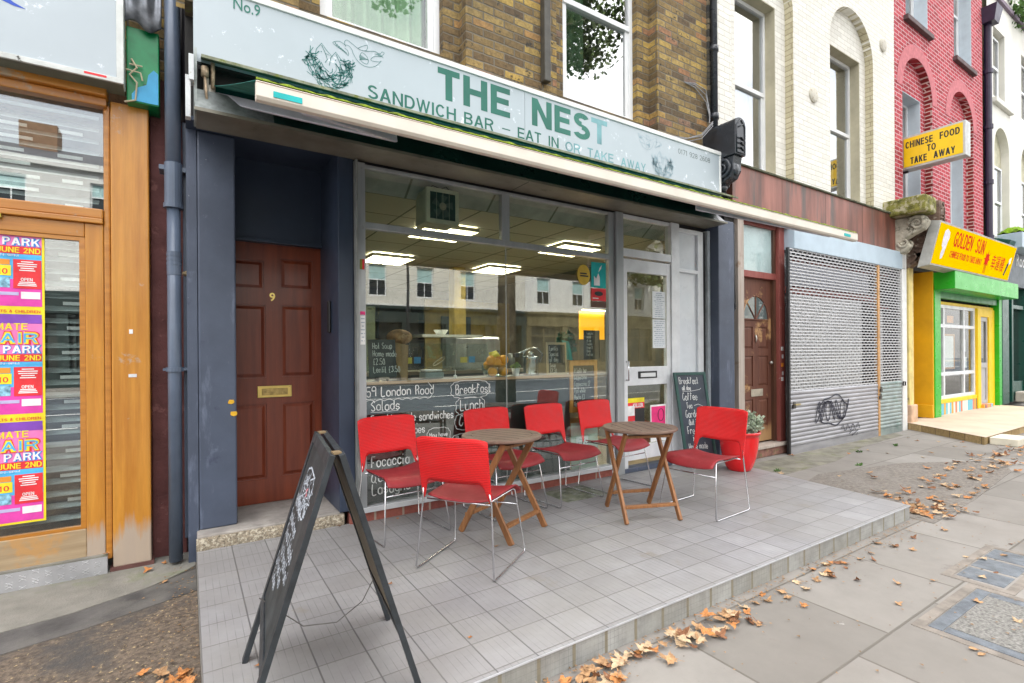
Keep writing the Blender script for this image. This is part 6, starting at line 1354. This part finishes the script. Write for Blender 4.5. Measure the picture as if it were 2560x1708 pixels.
sheet('notice', 'small framed white notice on the pale green sheet in the window', 3.36, 3.52, .26, .46, .022, PAPER, 5, 8)
# chalkboards on the shelf
def cboard(label, x0, x1, z0, z1, y, lines, frame=None, lean=.03, seed=0, wide=.85, hh=.05, fw=.02, skew=0):
    t = thing('chalkboard', label, 'chalkboard', ((x0 + x1) / 2, y, z0))
    def Pp(u, v, e=0): return (u + skew * (z1 - v), y + lean * (v - z0) / (z1 - z0) - e, v)
    def bk(a, c, f, g, e0, e1): b_ = MB(); return b_.hexa([Pp(a, f, e0), Pp(c, f, e0), Pp(c, f, e1), Pp(a, f, e1), Pp(a, g, e0), Pp(c, g, e0), Pp(c, g, e1), Pp(a, g, e1)])
    pn = part('board', bk(x0 + .001, x1 - .001, z0 + .001, z1 - .001, 0, .008), CB, t, bevel=.0 if frame else .012)
    if frame:
        for q_ in ((x0, x0 + fw, z0, z1), (x1 - fw, x1, z0, z1), (x0 + fw, x1 - fw, z1 - fw * 1.3, z1), (x0 + fw, x1 - fw, z0, z0 + fw * 1.3)): part('frame', bk(*q_, .0, .016), frame, t)
    b = MB(); n = len(lines); z = z1 - (fw * 1.4 if frame else .01)
    for k, s in enumerate(lines):
        z -= (z1 - z0 - .05) / n
        chalk(b, s, x0 + fw + .02, z, hh, lambda u, v: Pp(u, v, .0092), wd=hh * .085, wide=wide, seed=seed + k)
    part('chalk_writing', b, CHALK, pn); return t
cboard('rounded chalkboard reading Hot Soup at the left end of the shelf', 1.235, 1.47, 1.135, 1.445, .07, ['Hot Soup', 'Home made', '£2.50', 'Lentil £3.50'], None, .04, 1, .82, .048)
b = MB(); b.box(1.31, 1.40, .05, .12, 1.122, 1.134); b.box(1.31, 1.318, .05, .12, 1.1, 1.134); b.box(1.392, 1.40, .05, .12, 1.1, 1.134); tag(part('easel_foot', b, PALEW, None, loc=(1.35, .08, 1.1)), 'tiny pale stand under the Hot Soup chalkboard', 'stand')
cboard('tilted chalkboard with a pale wooden frame beside the steel urn', 3.05, 3.30, 1.10, 1.43, .07, ['Lentils', 'Special', 'of day', 'Soup', '£2.50'], mat('pale oak frame', (.55, .44, .28), .6), .05, 5, .8, .042, .018, -.08)
cboard('bulldog-framed orange pine menu chalkboard hanging low at the right of the window', 3.29, 3.66, .71, 1.245, .045, ['A latte bar', 'Cappuccino', 'Cappuccino £2', 'Flat white', 'Mocha £3', 'Hot choc', 'Special'], wood('orange pine', (.80, .36, .08), (.92, .48, .14), axis=2), .0, 9, .62, .05, .042)
cboard('small frameless chalkboard high on the right edge of the window', 3.495, 3.72, 1.25, 1.56, .06, ['Today hot', 'salads', 'All day', 'Toasties', 'Wraps £3', 'Panini', 'Fruit tea'], None, .0, 30, .68, .028)
# loaf and paper bag
b = MB(); b.ball((1.55, .22, 1.47), .11, 18, 12, (1.05, .7, .62)); bb_ = tag(part('bread_loaf', b, mat('crusty loaf', (.36, .19, .07), .8, var=.35, scale=12, bump=.9, bscale=20, spots=[(10, .55, .08, (.55, .36, .18))]), None, smooth=True, loc=(1.55, .22, 1.4)), 'crusty brown loaf behind the Hot Soup chalkboard', 'bread')
b = MB(); b.hexa([(1.545, .16, 1.10), (1.60, .16, 1.10), (1.60, .28, 1.10), (1.545, .28, 1.10), (1.44, .14, 1.43), (1.60, .14, 1.40), (1.60, .30, 1.40), (1.44, .30, 1.43)]); tag(part('paper_bag', b, mat('kraft paper', (.42, .28, .14), .9, bump=.4), None, loc=(1.55, .2, 1.1)), 'tapering brown paper bag standing under the loaf', 'bag')
# fruit bowl
FB = thing('fruit_bowl', 'glass bowl heaped with oranges and bananas on the shelf', 'fruit bowl', (2.5, .22, 1.10))
b = MB(); b.lathe(2.505, .22, [(.07, 1.102), (.10, 1.115), (.122, 1.16), (.125, 1.21), (.121, 1.21), (.117, 1.165), (.095, 1.122), (.065, 1.108)], 28, cap=False); part('bowl', b, glass('bowl glass', (.85, .92, .9), .05, 1.35), FB, smooth=True)
ORN = mat('orange peel', (.98, .42, .01), .45, var=.06, bump=.2, bscale=200); YLF = mat('banana skin', (.98, .78, .04), .5, var=.1, spots=[(30, .66, .05, (.35, .40, .03))])
rr = random.Random(6)
for k, (dx, dy, dz) in enumerate(((-.06, -.05, .045), (.05, -.06, .045), (.0, .05, .045), (-.065, .03, .10), (.06, .0, .105), (-.02, -.055, .125), (.075, -.03, .155), (.0, .02, .17), (-.07, -.04, .15))):
    b = MB(); b.ball((2.505 + dx, .20 + dy, 1.105 + dz), .048, 14, 10); tag(part('orange', b, ORN, None, smooth=True, loc=(2.505 + dx, .22 + dy, 1.105 + dz)), 'orange piled in the glass bowl on the shelf', 'orange', 'oranges in the glass bowl')
for j in range(3):
    b = MB(); b.tube([(2.42 + .02 * j, .16 + .03 * j, 1.27 + .008 * j), (2.455, .15 + .03 * j, 1.30 + .01 * j), (2.50 + .01 * j, .16 + .03 * j, 1.312 + .01 * j), (2.545 + .01 * j, .18 + .03 * j, 1.295 + .01 * j)], [.008, .018, .018, .007], 8); tag(part('banana', b, YLF, None, smooth=True, loc=(2.48, .18, 1.28)), 'banana lying on top of the oranges in the glass bowl', 'banana', 'bananas on the oranges')
t = thing('potted_plant', 'tiny green plant in a white cup right of the fruit bowl', 'potted plant', (2.70, .14, 1.1))
b = MB(); b.lathe(2.70, .14, [(.028, 1.102), (.042, 1.175), (.038, 1.175), (.025, 1.106)], 20, cap=False); part('cup', b, PVC, t, smooth=True); b = MB(); leafclump(b, (2.71, .14, 1.19), .035, 60, .03, random.Random(2)); part('leaves', b, mat('pale leaves', (.3, .42, .12), .6), t)
# urn
t = thing('juicer', 'stainless steel lever juicer on the shelf between the fruit and the chalkboards', 'juicer', (2.95, .24, 1.1))
b = MB(); b.lathe(2.95, .24, [(.082, 1.102), (.080, 1.11), (.076, 1.26), (.085, 1.285), (.078, 1.29), (.03, 1.295)], 28); part('body', b, mat('steel urn', (.45, .48, .52), .22, metal=.9), t, smooth=True)
b = MB(); b.tube([(2.85, .24, 1.29), (2.87, .24, 1.345), (2.94, .24, 1.375), (3.03, .24, 1.37), (3.10, .24, 1.31), (3.06, .24, 1.23)], .010, 8); b.tube([(2.78, .24, 1.31), (2.85, .24, 1.34), (2.94, .24, 1.375)], .008, 8); part('lever', b, CHROME, t, smooth=True)
b = MB(); b.lathe(2.95, .24, [(.035, 1.295), (.03, 1.33), (.008, 1.35)], 16); part('cone', b, MATS['steel urn'], t, smooth=True); b = MB(); b.box(2.74, 2.80, .22, .26, 1.28, 1.325); part('grip', b, BLACK, t, bevel=.008)
b = MB(); b.tube([(2.945, .158, 1.135), (2.945, .15, 1.135)], .010, 10); part('dial', b, BLACK, t)
# small things on the counter further in
def simple(nm, b, m, lab, cat, loc, group=None, **k): return tag(part(nm, b, m, None, loc=loc, **k), lab, cat, group)
CT = thing('serving_counter', 'dark serving counter inside the cafe beyond the window shelf', 'counter', (3, 2.2, 0))
part('top', BX(1.5, 4.2, 1.9, 2.6, 1.06, 1.10), mat('counter top', (.22, .18, .13), .4), CT); part('front', BX(1.55, 4.15, 1.95, 2.55, 0, 1.06), mat('counter front', (.05, .05, .05), .5), CT)
part('glass_guard', BX(1.6, 3.4, 1.9, 1.91, 1.10, 1.45), GLASS, CT)
for k, (x, m1, d) in enumerate(((1.66, YLF, 'left yellow'), (2.23, YLF, 'right yellow'))):
    simple('price_card', BX(x, x + .075, .40, .405, 1.235, 1.29), mat('card yellow', (.55, .50, .05), .6), d + ' price card stuck up behind the shelf', 'card', (x, .4, 1.23)); simple('price_card', BX(x + .095, x + .16, .40, .405, 1.235, 1.295), mat('card blue', (.05, .30, .65), .6), d.replace('yellow', 'blue') + ' price card stuck up behind the shelf', 'card', (x + .1, .4, 1.23))
b = MB(); b.box(1.76, 1.94, .15, .30, 1.105, 1.16); simple('glass_case', b, mat('cloudy plastic', (.30, .36, .36), .2, coat=.6), 'cloudy clear plastic tub with a white lid left on the shelf', 'tub', (1.85, .2, 1.1), bevel=.01); simple('tub_lid', BX(1.76, 1.92, .15, .28, 1.168, 1.182), WHT, 'crinkled white packet lying on the cloudy plastic tub', 'packet', (1.85, .2, 1.17), bevel=.004)
b = MB(); b.lathe(1.885 + .16, .14, [(.014, 1.102), (.016, 1.125), (.008, 1.13), (.003, 1.135), (.003, 1.18)], 12); simple('salt_pot', b, WHT, 'tiny white pot with a thin stem at the front of the shelf', 'pot', (2.04, .14, 1.1), smooth=True)
b = MB(); b.tube([(1.96 + .07 * math.cos(a), .30 + .02 * math.cos(a), 1.255 + .018 * math.sin(a) + .035 * math.cos(a)) for a in [k * PI / 8 for k in range(17)]], .005, 6); simple('wire_ring', b, mat('pale ring', (.45, .40, .28), .5), 'slanted oval pale ring above the shelf', 'ring', (1.96, .3, 1.25))
b = MB(); leafclump(b, (3.42, .25, 1.42), .10, 260, .06, random.Random(9), (1, .6, 1.2)); simple('house_plant', b, mat('blue green leaves', (.03, .18, .10), .5, var=.3), 'leafy house plant between the chalkboards at the right of the window', 'plant', (3.4, .25, 1.3))
b = MB(); b.grid(lambda u, v: (3.27 + .12 * u + .05 * v, .14 + .02 * math.sin(u * 8), 1.46 - .20 * v - .03 * u), 8, 8); simple('turquoise_cloth', b, mat('turquoise cloth', (.05, .45, .42), .7), 'turquoise cloth draped beside the house plant', 'cloth', (3.3, .14, 1.3), smooth=True)
b = MB(); b.box(3.66, 3.80, .35, .36, 1.45, 1.80)
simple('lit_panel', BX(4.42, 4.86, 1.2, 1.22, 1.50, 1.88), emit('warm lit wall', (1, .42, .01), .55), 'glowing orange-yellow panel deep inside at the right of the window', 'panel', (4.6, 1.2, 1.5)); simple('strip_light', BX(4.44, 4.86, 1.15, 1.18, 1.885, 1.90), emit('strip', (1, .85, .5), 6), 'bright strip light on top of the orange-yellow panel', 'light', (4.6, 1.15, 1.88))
# kitchen clutter
simple('hanging_shelf', BX(2.3, 3.1, 1.5, 1.8, 1.52, 1.55), mat('white shelf', (.6, .6, .55), .6), 'white shelf with a small bowl on it, deeper inside behind the fruit bowl', 'shelf', (2.7, 1.6, 1.5))
b = MB(); b.lathe(2.6, 1.65, [(.05, 1.551), (.09, 1.61), (.085, 1.61), (.045, 1.56)], 16, cap=False); simple('bowl', b, PVC, 'small white bowl on the white shelf inside', 'bowl', (2.6, 1.65, 1.55))
simple('tall_fridge', BX(1.3, 2.0, 2.9, 3.6, .0, 2.0), mat('dark fridge', (.03, .035, .03), .4), 'tall dark fridge deep inside on the left of the cafe', 'fridge', (1.6, 3.2, 0), bevel=.02)
simple('coffee_machine', BX(3.0, 3.7, 2.05, 2.5, 1.101, 1.55), mat('coffee machine steel', (.35, .35, .36), .3, metal=.8), 'steel coffee machine on the serving counter', 'coffee machine', (3.3, 2.2, 1.1), bevel=.03)
simple('doorway', BX(2.75, 3.45, 4.46, 4.49, .0, 2.05), DARK, 'dark doorway in the ochre wall inside the cafe', 'doorway', (3.1, 4.4, 0))
simple('column', BX(3.55, 3.75, 3.2, 3.4, .0, 2.69), mat('yellow column', (.40, .28, .05), .7), 'ochre column rising to the cafe ceiling', 'column', (3.6, 3.3, 0))
simple('wall_menu', BX(3.9, 4.5, 4.44, 4.47, 1.4, 2.0), CB, 'black wall menu on the ochre wall inside the cafe', 'menu', (4.2, 4.4, 1.4))
for k, x in enumerate((1.75, 2.05, 3.95)): b = MB(); b.lathe(x, 2.2, [(.06, 1.101), (.07, 1.2), (.06, 1.3), (.02, 1.32)], 14); simple('canister', b, mat('canister%d' % k, ((.3, .05, .03), (.4, .35, .25), (.1, .12, .12))[k], .4), ('dark red', 'beige', 'dark grey')[k] + ' canister on the serving counter', 'canister', (x, 2.2, 1.1), smooth=True)
# bottles and stock on the back shelves
b = MB()
BS = thing('back_shelves', 'open wooden shelves on the far wall inside the cafe', 'shelves', (3.2, 6.2, 1))
for z in (1.2, 1.6, 2.0): part('shelf', BX(1.3, 5.2, 6.1, 6.38, z, z + .03), wood('shelf wood', (.2, .13, .06), (.3, .2, .1), axis=0), BS)
rr = random.Random(14)
for k in range(16):
    x = 1.5 + k * .225; z = (1.23, 1.63, 2.03)[k % 3]; b = MB(); b.lathe(x, 6.2, [(.045, z), (.045, z + .16), (.02, z + .2), (.02, z + .26)], 10); simple('jar', b, mat('jar%d' % (k % 4), ((.4, .3, .1), (.1, .3, .2), (.5, .1, .05), (.5, .5, .45))[k % 4], .3), 'jar standing on the far shelves inside the cafe', 'jar', (x, 6.2, z), 'jars on the far shelves', smooth=True)
part('yellow_wall', BX(3.6, 5.4, 4.5, 4.55, .8, 2.3), mat('ochre wall', (.26, .19, .05), .8), I); part('green_cabinet', BX(1.3, 2.6, 4.2, 4.6, 0, 2.1), mat('sage cabinet', (.16, .19, .12), .7), I)

# ================================================================== OPPOSITE SIDE OF THE STREET (seen mirrored in the glass)
OW = mat('pale stucco', (.66, .66, .64), .8, var=.04); OG = mat('dark shopfront paint', (.02, .035, .032), .5); 
yF = -25.4
for hi, (hx0, hx1, d) in enumerate(((-26, -8, 'leftmost'), (-8, 8, 'second'), (8, 20, 'third'), (20, 33, 'fourth'), (33, 48, 'fifth'), (48, 70, 'farthest'))):
    H = thing('stucco_terrace', d + ' pale stucco house across the street, mirrored in the shop windows', 'house', ((hx0 + hx1) / 2, yF - 3, GZ))
    w_ = hx1 - hx0; n = max(3, int(w_ / 3.0)); holes = []
    zt = 10.5 if hi != 1 else 9.8
    for k in range(n):
        cx = hx0 + (k + .5) * w_ / n; holes.append((cx - .55, cx + .55, 4.75, 6.65, 0)); holes.append((cx - .5, cx + .5, 8.0, 9.3, 0))
    b = MB(); wall(b, hx0 + .01, hx1 - .01, 4.1, zt, 0, holes, -.16); b.xf(Matrix.Translation((0, yF, 0)))
    part('wall', b, OW if hi % 2 else mat('warm stucco', (.62, .60, .54), .8, var=.05), H)
    b = MB(); b.box(hx0, hx1, yF - .2, yF + .22, zt, zt + .3); b.box(hx0, hx1, yF - .1, yF + .10, 4.2, 4.32); part('cornice', b, OW, H)
    part('roof', MB().prism([(yF - .3, zt + .3), (yF - 8, zt + .3), (yF - 4, zt + 2.0)], 'x', hx0 + .02, hx1 - .02), mat('slate roof', (.08, .08, .09), .7), H)
    for cx_ in (hx0 + 1.2,): part('chimney', BX(cx_, cx_ + 1.4, yF - 4.6, yF - 3.4, zt + .5, zt + 3.0), mat('chimney brick', (.25, .15, .09), .9), H)
    for h in holes[:: 1]:
        if h[2] > 7 and hi in (0, 5): continue
        f = part('window', MB().box(h[0], h[0] + .06, yF - .15, yF - .10, h[2], h[3]).box(h[1] - .06, h[1], yF - .15, yF - .10, h[2], h[3]).box(h[0] + .06, h[1] - .06, yF - .15, yF - .10, h[2], h[2] + .06).box(h[0] + .06, h[1] - .06, yF - .15, yF - .1, h[3] - .06, h[3]).box(h[0] + .06, h[1] - .06, yF - .148, yF - .1, (h[2] + h[3]) / 2 - .03, (h[2] + h[3]) / 2 + .03).box((h[0] + h[1]) / 2 - .02, (h[0] + h[1]) / 2 + .02, yF - .146, yF - .1, h[2] + .06, (h[2] + h[3]) / 2 - .031), PVC, H)
        part('pane', BX(h[0] + .02, h[1] - .02, yF - .17, yF - .152, h[2], (h[2] + h[3]) / 2), mat('dark pane', (.03, .035, .04), .1), f); part('blind', BX(h[0] + .02, h[1] - .02, yF - .17, yF - .152, (h[2] + h[3]) / 2, h[3]), mat('pale blue blind', (.35, .52, .52), .6), f)
    # ground floor shopfronts
    b = MB(); b.box(hx0 + .02, hx1 - .02, yF - .1, yF + .25, 3.2, 4.1); b.box(hx0 + .02, hx1 - .02, yF, yF + .4, 4.02, 4.19); b.box(hx0 + .02, hx1 - .02, yF - .1, yF + .1, GZ, .55)
    for k in range(n + 1):
        xx = hx0 + .02 + (w_ - .44) * k / n; b.box(xx, xx + .4, yF - .1, yF + .2, .55, 3.2)
    for k in range(n * 3): xx = hx0 + (w_) * (k + .5) / (n * 3); b.box(xx - .03, xx + .03, yF - .06, yF + .02, .55, 3.2)
    b.box(hx0 + .02, hx1 - .02, yF - .06, yF + .03, 2.45, 2.53)
    part('shopfront', b, OG if hi in (1, 2, 4) else mat('ochre dark shopfront', (.12, .10, .05), .6), H)
    part('shop_glazing', BX(hx0 + .02, hx1 - .02, yF - .3, yF - .2, GZ, 3.3), mat('far shop glass', (.05, .055, .05), .15, var=.4, scale=.6), H)
    part('side_mass', BX(hx0 + .02, hx1 - .02, yF - 8, yF - .5, GZ, zt - .1), mat('house mass', (.2, .2, .2), .9), H)
# plane trees at the kerb on our side
BARK = mat('plane bark', (.20, .17, .12), .9, var=.3, scale=4, bump=.6, spots=[(3, .55, .06, (.38, .36, .26))])
FOL = mat('plane foliage', (.075, .12, .025), .6, var=.35, scale=2, spots=[(3, .6, .08, (.22, .20, .04))])
def plane_tree(label, x, y, h, r, seed, n=4200, lo_=.38, ls=.34):
    t = thing('plane_tree', label, 'tree', (x, y, GZ)); rr = random.Random(seed); b = MB(); c_ = []
    b.tube([(x, y, GZ), (x + .1, y, h * .3), (x - .1, y + .1, h * .55), (x, y, h * .85)], [.32, .25, .19, .06], 12)
    for k in range(13):
        a = k * 2.4 + rr.random(); z0 = h * (lo_ + (.9 - lo_) * k / 14); L_ = r * rr.uniform(.6, 1.05); e_ = Vector((x + L_ * math.cos(a), y + L_ * math.sin(a), z0 + h * rr.uniform(.08, .22)))
        b.tube([(x, y, z0), Vector((x, y, z0)).lerp(e_, .5) + Vector((0, 0, .4)), e_], [.10, .06, .02], 7); c_.append(e_); c_.append(Vector((x, y, z0)).lerp(e_, .6) + Vector((rr.uniform(-1, 1), rr.uniform(-1, 1), .8)))
    part('trunk', b, BARK, t, smooth=True)
    b = MB(); c_.append(Vector((x, y, h)))
    for e_ in c_:
        for j in range(3):
            q_ = e_ + Vector((rr.gauss(0, .7), rr.gauss(0, .7), rr.gauss(0, .5))); leafclump(b, q_, rr.uniform(.7, 1.3), n // (len(c_) * 3), ls, rr, (1, 1, .7), 2.0)
    part('crown', b, FOL, t); return t
plane_tree('leafy plane tree at the near kerb, its crown mirrored in the upper windows', 8.0, -8.8, 17.5, 4.4, 3, 34000, .58, .17)
plane_tree('leafy plane tree on the far pavement, mirrored beyond the left shop glass', -17, -21.5, 13, 4.2, 5, 14000, .38, .22)
plane_tree('leafy plane tree on the far pavement further up the street', 30, -21.5, 13, 4.2, 8, 5000)
L = thing('street_lamp', 'tall grey lamp post across the street mirrored as a thin dark line in the window', 'street lamp', (14, -20.8, GZ))
part('post', MB().tube([(9.6, -20.8, GZ), (9.6, -20.8, 1.2), (9.6, -20.8, 8)], [.11, .09, .05], 12), BLACK, L, smooth=True); part('arm', MB().tube([(9.6, -20.8, 7.9), (9.6, -20.2, 8.3), (9.6, -19.4, 8.4)], .04, 8), BLACK, L, smooth=True); part('lamp_head', BX(9.48, 9.72, -19.7, -19.0, 8.33, 8.45), mat('lamp head', (.4, .4, .4), .4), L, bevel=.03)

# ================================================================== FALLEN LEAVES
LM = [mat('leaf tan', (.40, .23, .11), .75, var=.25, scale=30), mat('leaf orange', (.46, .19, .055), .7, var=.25, scale=30), mat('leaf brown', (.23, .10, .045), .8, var=.25, scale=30), mat('leaf pale', (.50, .36, .22), .8, var=.15, scale=30), mat('leaf green yellow', (.36, .34, .06), .7, var=.2, scale=30)]
protos = []
rr = random.Random(21)
def leafmesh(seed, m, kind):
    r_ = random.Random(seed); me = bpy.data.meshes.new('fallen_leaf'); bm = bmesh.new(); pts = []
    if kind < 4:       # five-lobed plane leaf
        lob = [(-2.5, .55), (-1.25, .9), (0, 1.15), (1.25, .9), (2.5, .55)]
        for k, (a, l) in enumerate(lob):
            pts.append((a - .42, l * .62 * r_.uniform(.85, 1.1))); pts.append((a - .19, l * r_.uniform(.72, .92))); pts.append((a - .07, l * .80)); pts.append((a, l * r_.uniform(.82, 1.08))); pts.append((a + .10, l * .78)); pts.append((a + .2, l * r_.uniform(.7, .9))); pts.append((a + .42, l * .60 * r_.uniform(.85, 1.1))); 
            if k < 4: pts.append((a + .625, .50))
        pts.append((PI, .15))
    else:              # simple curled leaf
        pts = [(a, .9 if abs(a) < .1 else .32 + .5 * math.exp(-a * a * 2)) for a in (-2.8, -2, -1.3, -.7, -.3, 0, .3, .7, 1.3, 2, 2.8)]
    cu, ax = r_.uniform(.4, 1.25), r_.uniform(0, PI)
    def Z(x, y):
        u = x * math.cos(ax) + y * math.sin(ax); v = -x * math.sin(ax) + y * math.cos(ax); return .06 + cu * u * u * .62 + .14 * v * v * math.sin(v * 4) + .05 * math.sin(x * 9) * math.sin(y * 8)
    c = bm.verts.new((0, 0, Z(0, 0))); V = []; M_ = []
    for a, l in pts:
        x, y = l * math.sin(a) * .9, l * math.cos(a); V.append(bm.verts.new((x * (1 - .12 * cu), y, Z(x, y)))); M_.append(bm.verts.new((x * .5, y * .5, Z(x * .5, y * .5) - .03)))
    n = len(V)
    for k in range(n):
        j = (k + 1) % n; bm.faces.new((M_[k], M_[j], V[j], V[k])); bm.faces.new((c, M_[j], M_[k]))
    sx = bm.verts.new((.03, -.9, .12)); sy = bm.verts.new((-.03, -.9, .12)); bm.faces.new((c, sx, sy))
    z0 = min(v.co.z for v in bm.verts); bmesh.ops.translate(bm, vec=(0, 0, -z0 + .01), verts=bm.verts)
    bm.to_mesh(me); bm.free(); me.materials.append(m); return me
protos = [leafmesh(k, LM[(0, 1, 2, 3, 0, 3, 2, 0, 0, 1)[k]], (0, 1, 2, 3, 4, 0, 5, 1, 2, 3)[k]) for k in range(10)]
def leaf(x, y, z, s, lab, grp, mesh=None):
    o = bpy.data.objects.new('fallen_leaf', mesh or rr.choice(protos)); COL.objects.link(o); o.location = (x, y, z + .001); o.rotation_euler = (rr.uniform(-.2, .2), rr.uniform(-.2, .2), rr.uniform(0, 6.28)); s *= rr.uniform(.8, 1.2); o.scale = (s, s * rr.uniform(.75, 1), s)
    o['label'] = lab; o['category'] = 'leaf'; 
    if grp: o['group'] = grp
z_ = GZ + .004
# drifts along the terrace edge and across the pavement
for k in range(64): t_ = rr.random(); leaf(1.25 + 1.25 * t_ + rr.gauss(0, .05), -2.25 - abs(rr.gauss(0, .06)) - .10 * t_ * rr.random(), z_ + rr.random() * .03, .055, 'dry plane leaf in the drift against the near end of the tiled terrace edge', 'leaves drifted along the near terrace edge')
for k in range(34): t_ = rr.random(); leaf(2.4 + 2.0 * t_, -2.26 - abs(rr.gauss(0, .10)), z_, .045, 'dry leaf scattered beside the middle of the tiled terrace edge', 'leaves beside the middle of the terrace edge')
for k in range(85): leaf(5.35 + abs(rr.gauss(0, .35)), -2.05 + rr.gauss(0, .22), z_ + rr.random() * .02, .055, 'brown leaf heaped round the far corner of the tiled terrace', 'leaves heaped at the far terrace corner')
for k in range(105): t_ = rr.random(); leaf(6.4 + 4.2 * t_ + rr.gauss(0, .25), -1.95 + .15 * t_ + rr.gauss(0, .20), z_ + rr.random() * .015, .065, 'curled brown leaf in the drift across the pavement before the shutters', 'leaves drifted across the pavement')
for k in range(34): leaf(rr.uniform(5.6, 10.5), rr.uniform(-3.4, -.5), z_, .046, 'single leaf lying on the paving toward the takeaway', 'leaves scattered toward the takeaway')
for k in range(26): leaf(rr.uniform(2.2, 5.2), rr.uniform(-3.3, -2.35), z_, .036, 'single leaf lying on the paving slabs in the right foreground', 'leaves scattered on the foreground slabs')
for k in range(24): leaf(-.01 - abs(rr.gauss(0, .08)), -1.12 - .28 * rr.random() - .1 * abs(rr.gauss(0, 1)), z_ + .008 + rr.random() * .02, .05, 'orange leaf in the pile at the near left corner of the terrace', 'leaves piled at the left terrace corner', rr.choice((protos[0], protos[1], protos[9])))
for x, y, z, s, lab, m_ in ((-.20, -1.30, GZ + .008, .05, 'big orange leaf on the gravel in the bottom left corner', 1), (-.22, .16, GZ + .012, .045, 'orange leaf on the concrete below the drainpipe', 1), (-.14, .24, GZ + .012, .035, 'small orange leaf at the foot of the dark red pier', 9), (-.13, -.1, GZ + .01, .03, 'brown leaf on the dark tarmac strip', 0), (-.46, .27, .014, .04, 'orange leaf on the tread plate ledge under the oak shopfront', 1), (.57, -.05, .002, .028, 'small orange leaf at the foot of the stone doorstep', 1), (.24, -1.60, .002, .03, 'orange leaf behind the left foot of the black A-board', 1), (1.77, -1.02, .002, .028, 'brown leaf under the near leg of the left round table', 0), (1.41, -.09, .002, .026, 'small orange leaf under the left-end chair', 1), (.98, -1.17, .002, .02, 'tiny orange scrap of leaf on the terrace tiles', 1), (1.1, -1.9, .002, .02, 'tiny orange scrap of leaf near the front edge of the terrace', 9), (6.98, -.24, GZ + .004, .05, 'orange leaf at the foot of the shutter guide', 1), (.98, .0, .002, .03, 'brown leaf at the right end of the stone doorstep', 2)): leaf(x, y, z, s, lab, None, protos[m_])
b = MB()
for k in range(1500):
    q_ = rr.random()
    if q_ < .45: x, y = 1.2 + 4.0 * rr.random(), -2.20 - abs(rr.gauss(0, .09))
    elif q_ < .7: x, y = rr.uniform(5.2, 9.5), -1.9 + rr.gauss(0, .3)
    elif q_ < .85: x, y = rr.uniform(2, 6), rr.uniform(-3.4, -2.3)
    else: x, y = -abs(rr.gauss(0, .12)) + .035, rr.uniform(-2.1, .1)
    s_ = rr.uniform(.004, .012); a = rr.uniform(0, 6.28); z = GZ + .009 + rr.random() * .004
    b.face([(x + s_ * math.cos(a + j * 2.1) * rr.uniform(.6, 1.2), y + s_ * math.sin(a + j * 2.1) * rr.uniform(.6, 1.2), z + rr.random() * .004) for j in range(3)])
lt = part('leaf_litter', b, mat('leaf crumbs', (.26, .16, .08), .9, var=.4, scale=60), None, loc=(3, -2.2, GZ)); lt['kind'] = 'stuff'; lt['label'] = 'crumbled leaf litter and grit along the foot of the terrace'; lt['category'] = 'litter'
for x, y in ((5.95, -.6), (8.0, -.62), (7.1, -1.0), (9.0, -.7)):
    b = MB(); leafclump(b, (x, y, GZ + .01), .045, 34, .022, rr, (1.4, .5, .3)); simple('weed', b, LEAFG, 'small green weed growing in a joint of the paving before the shutters', 'weed', (x, y, GZ), 'weeds in the paving joints')
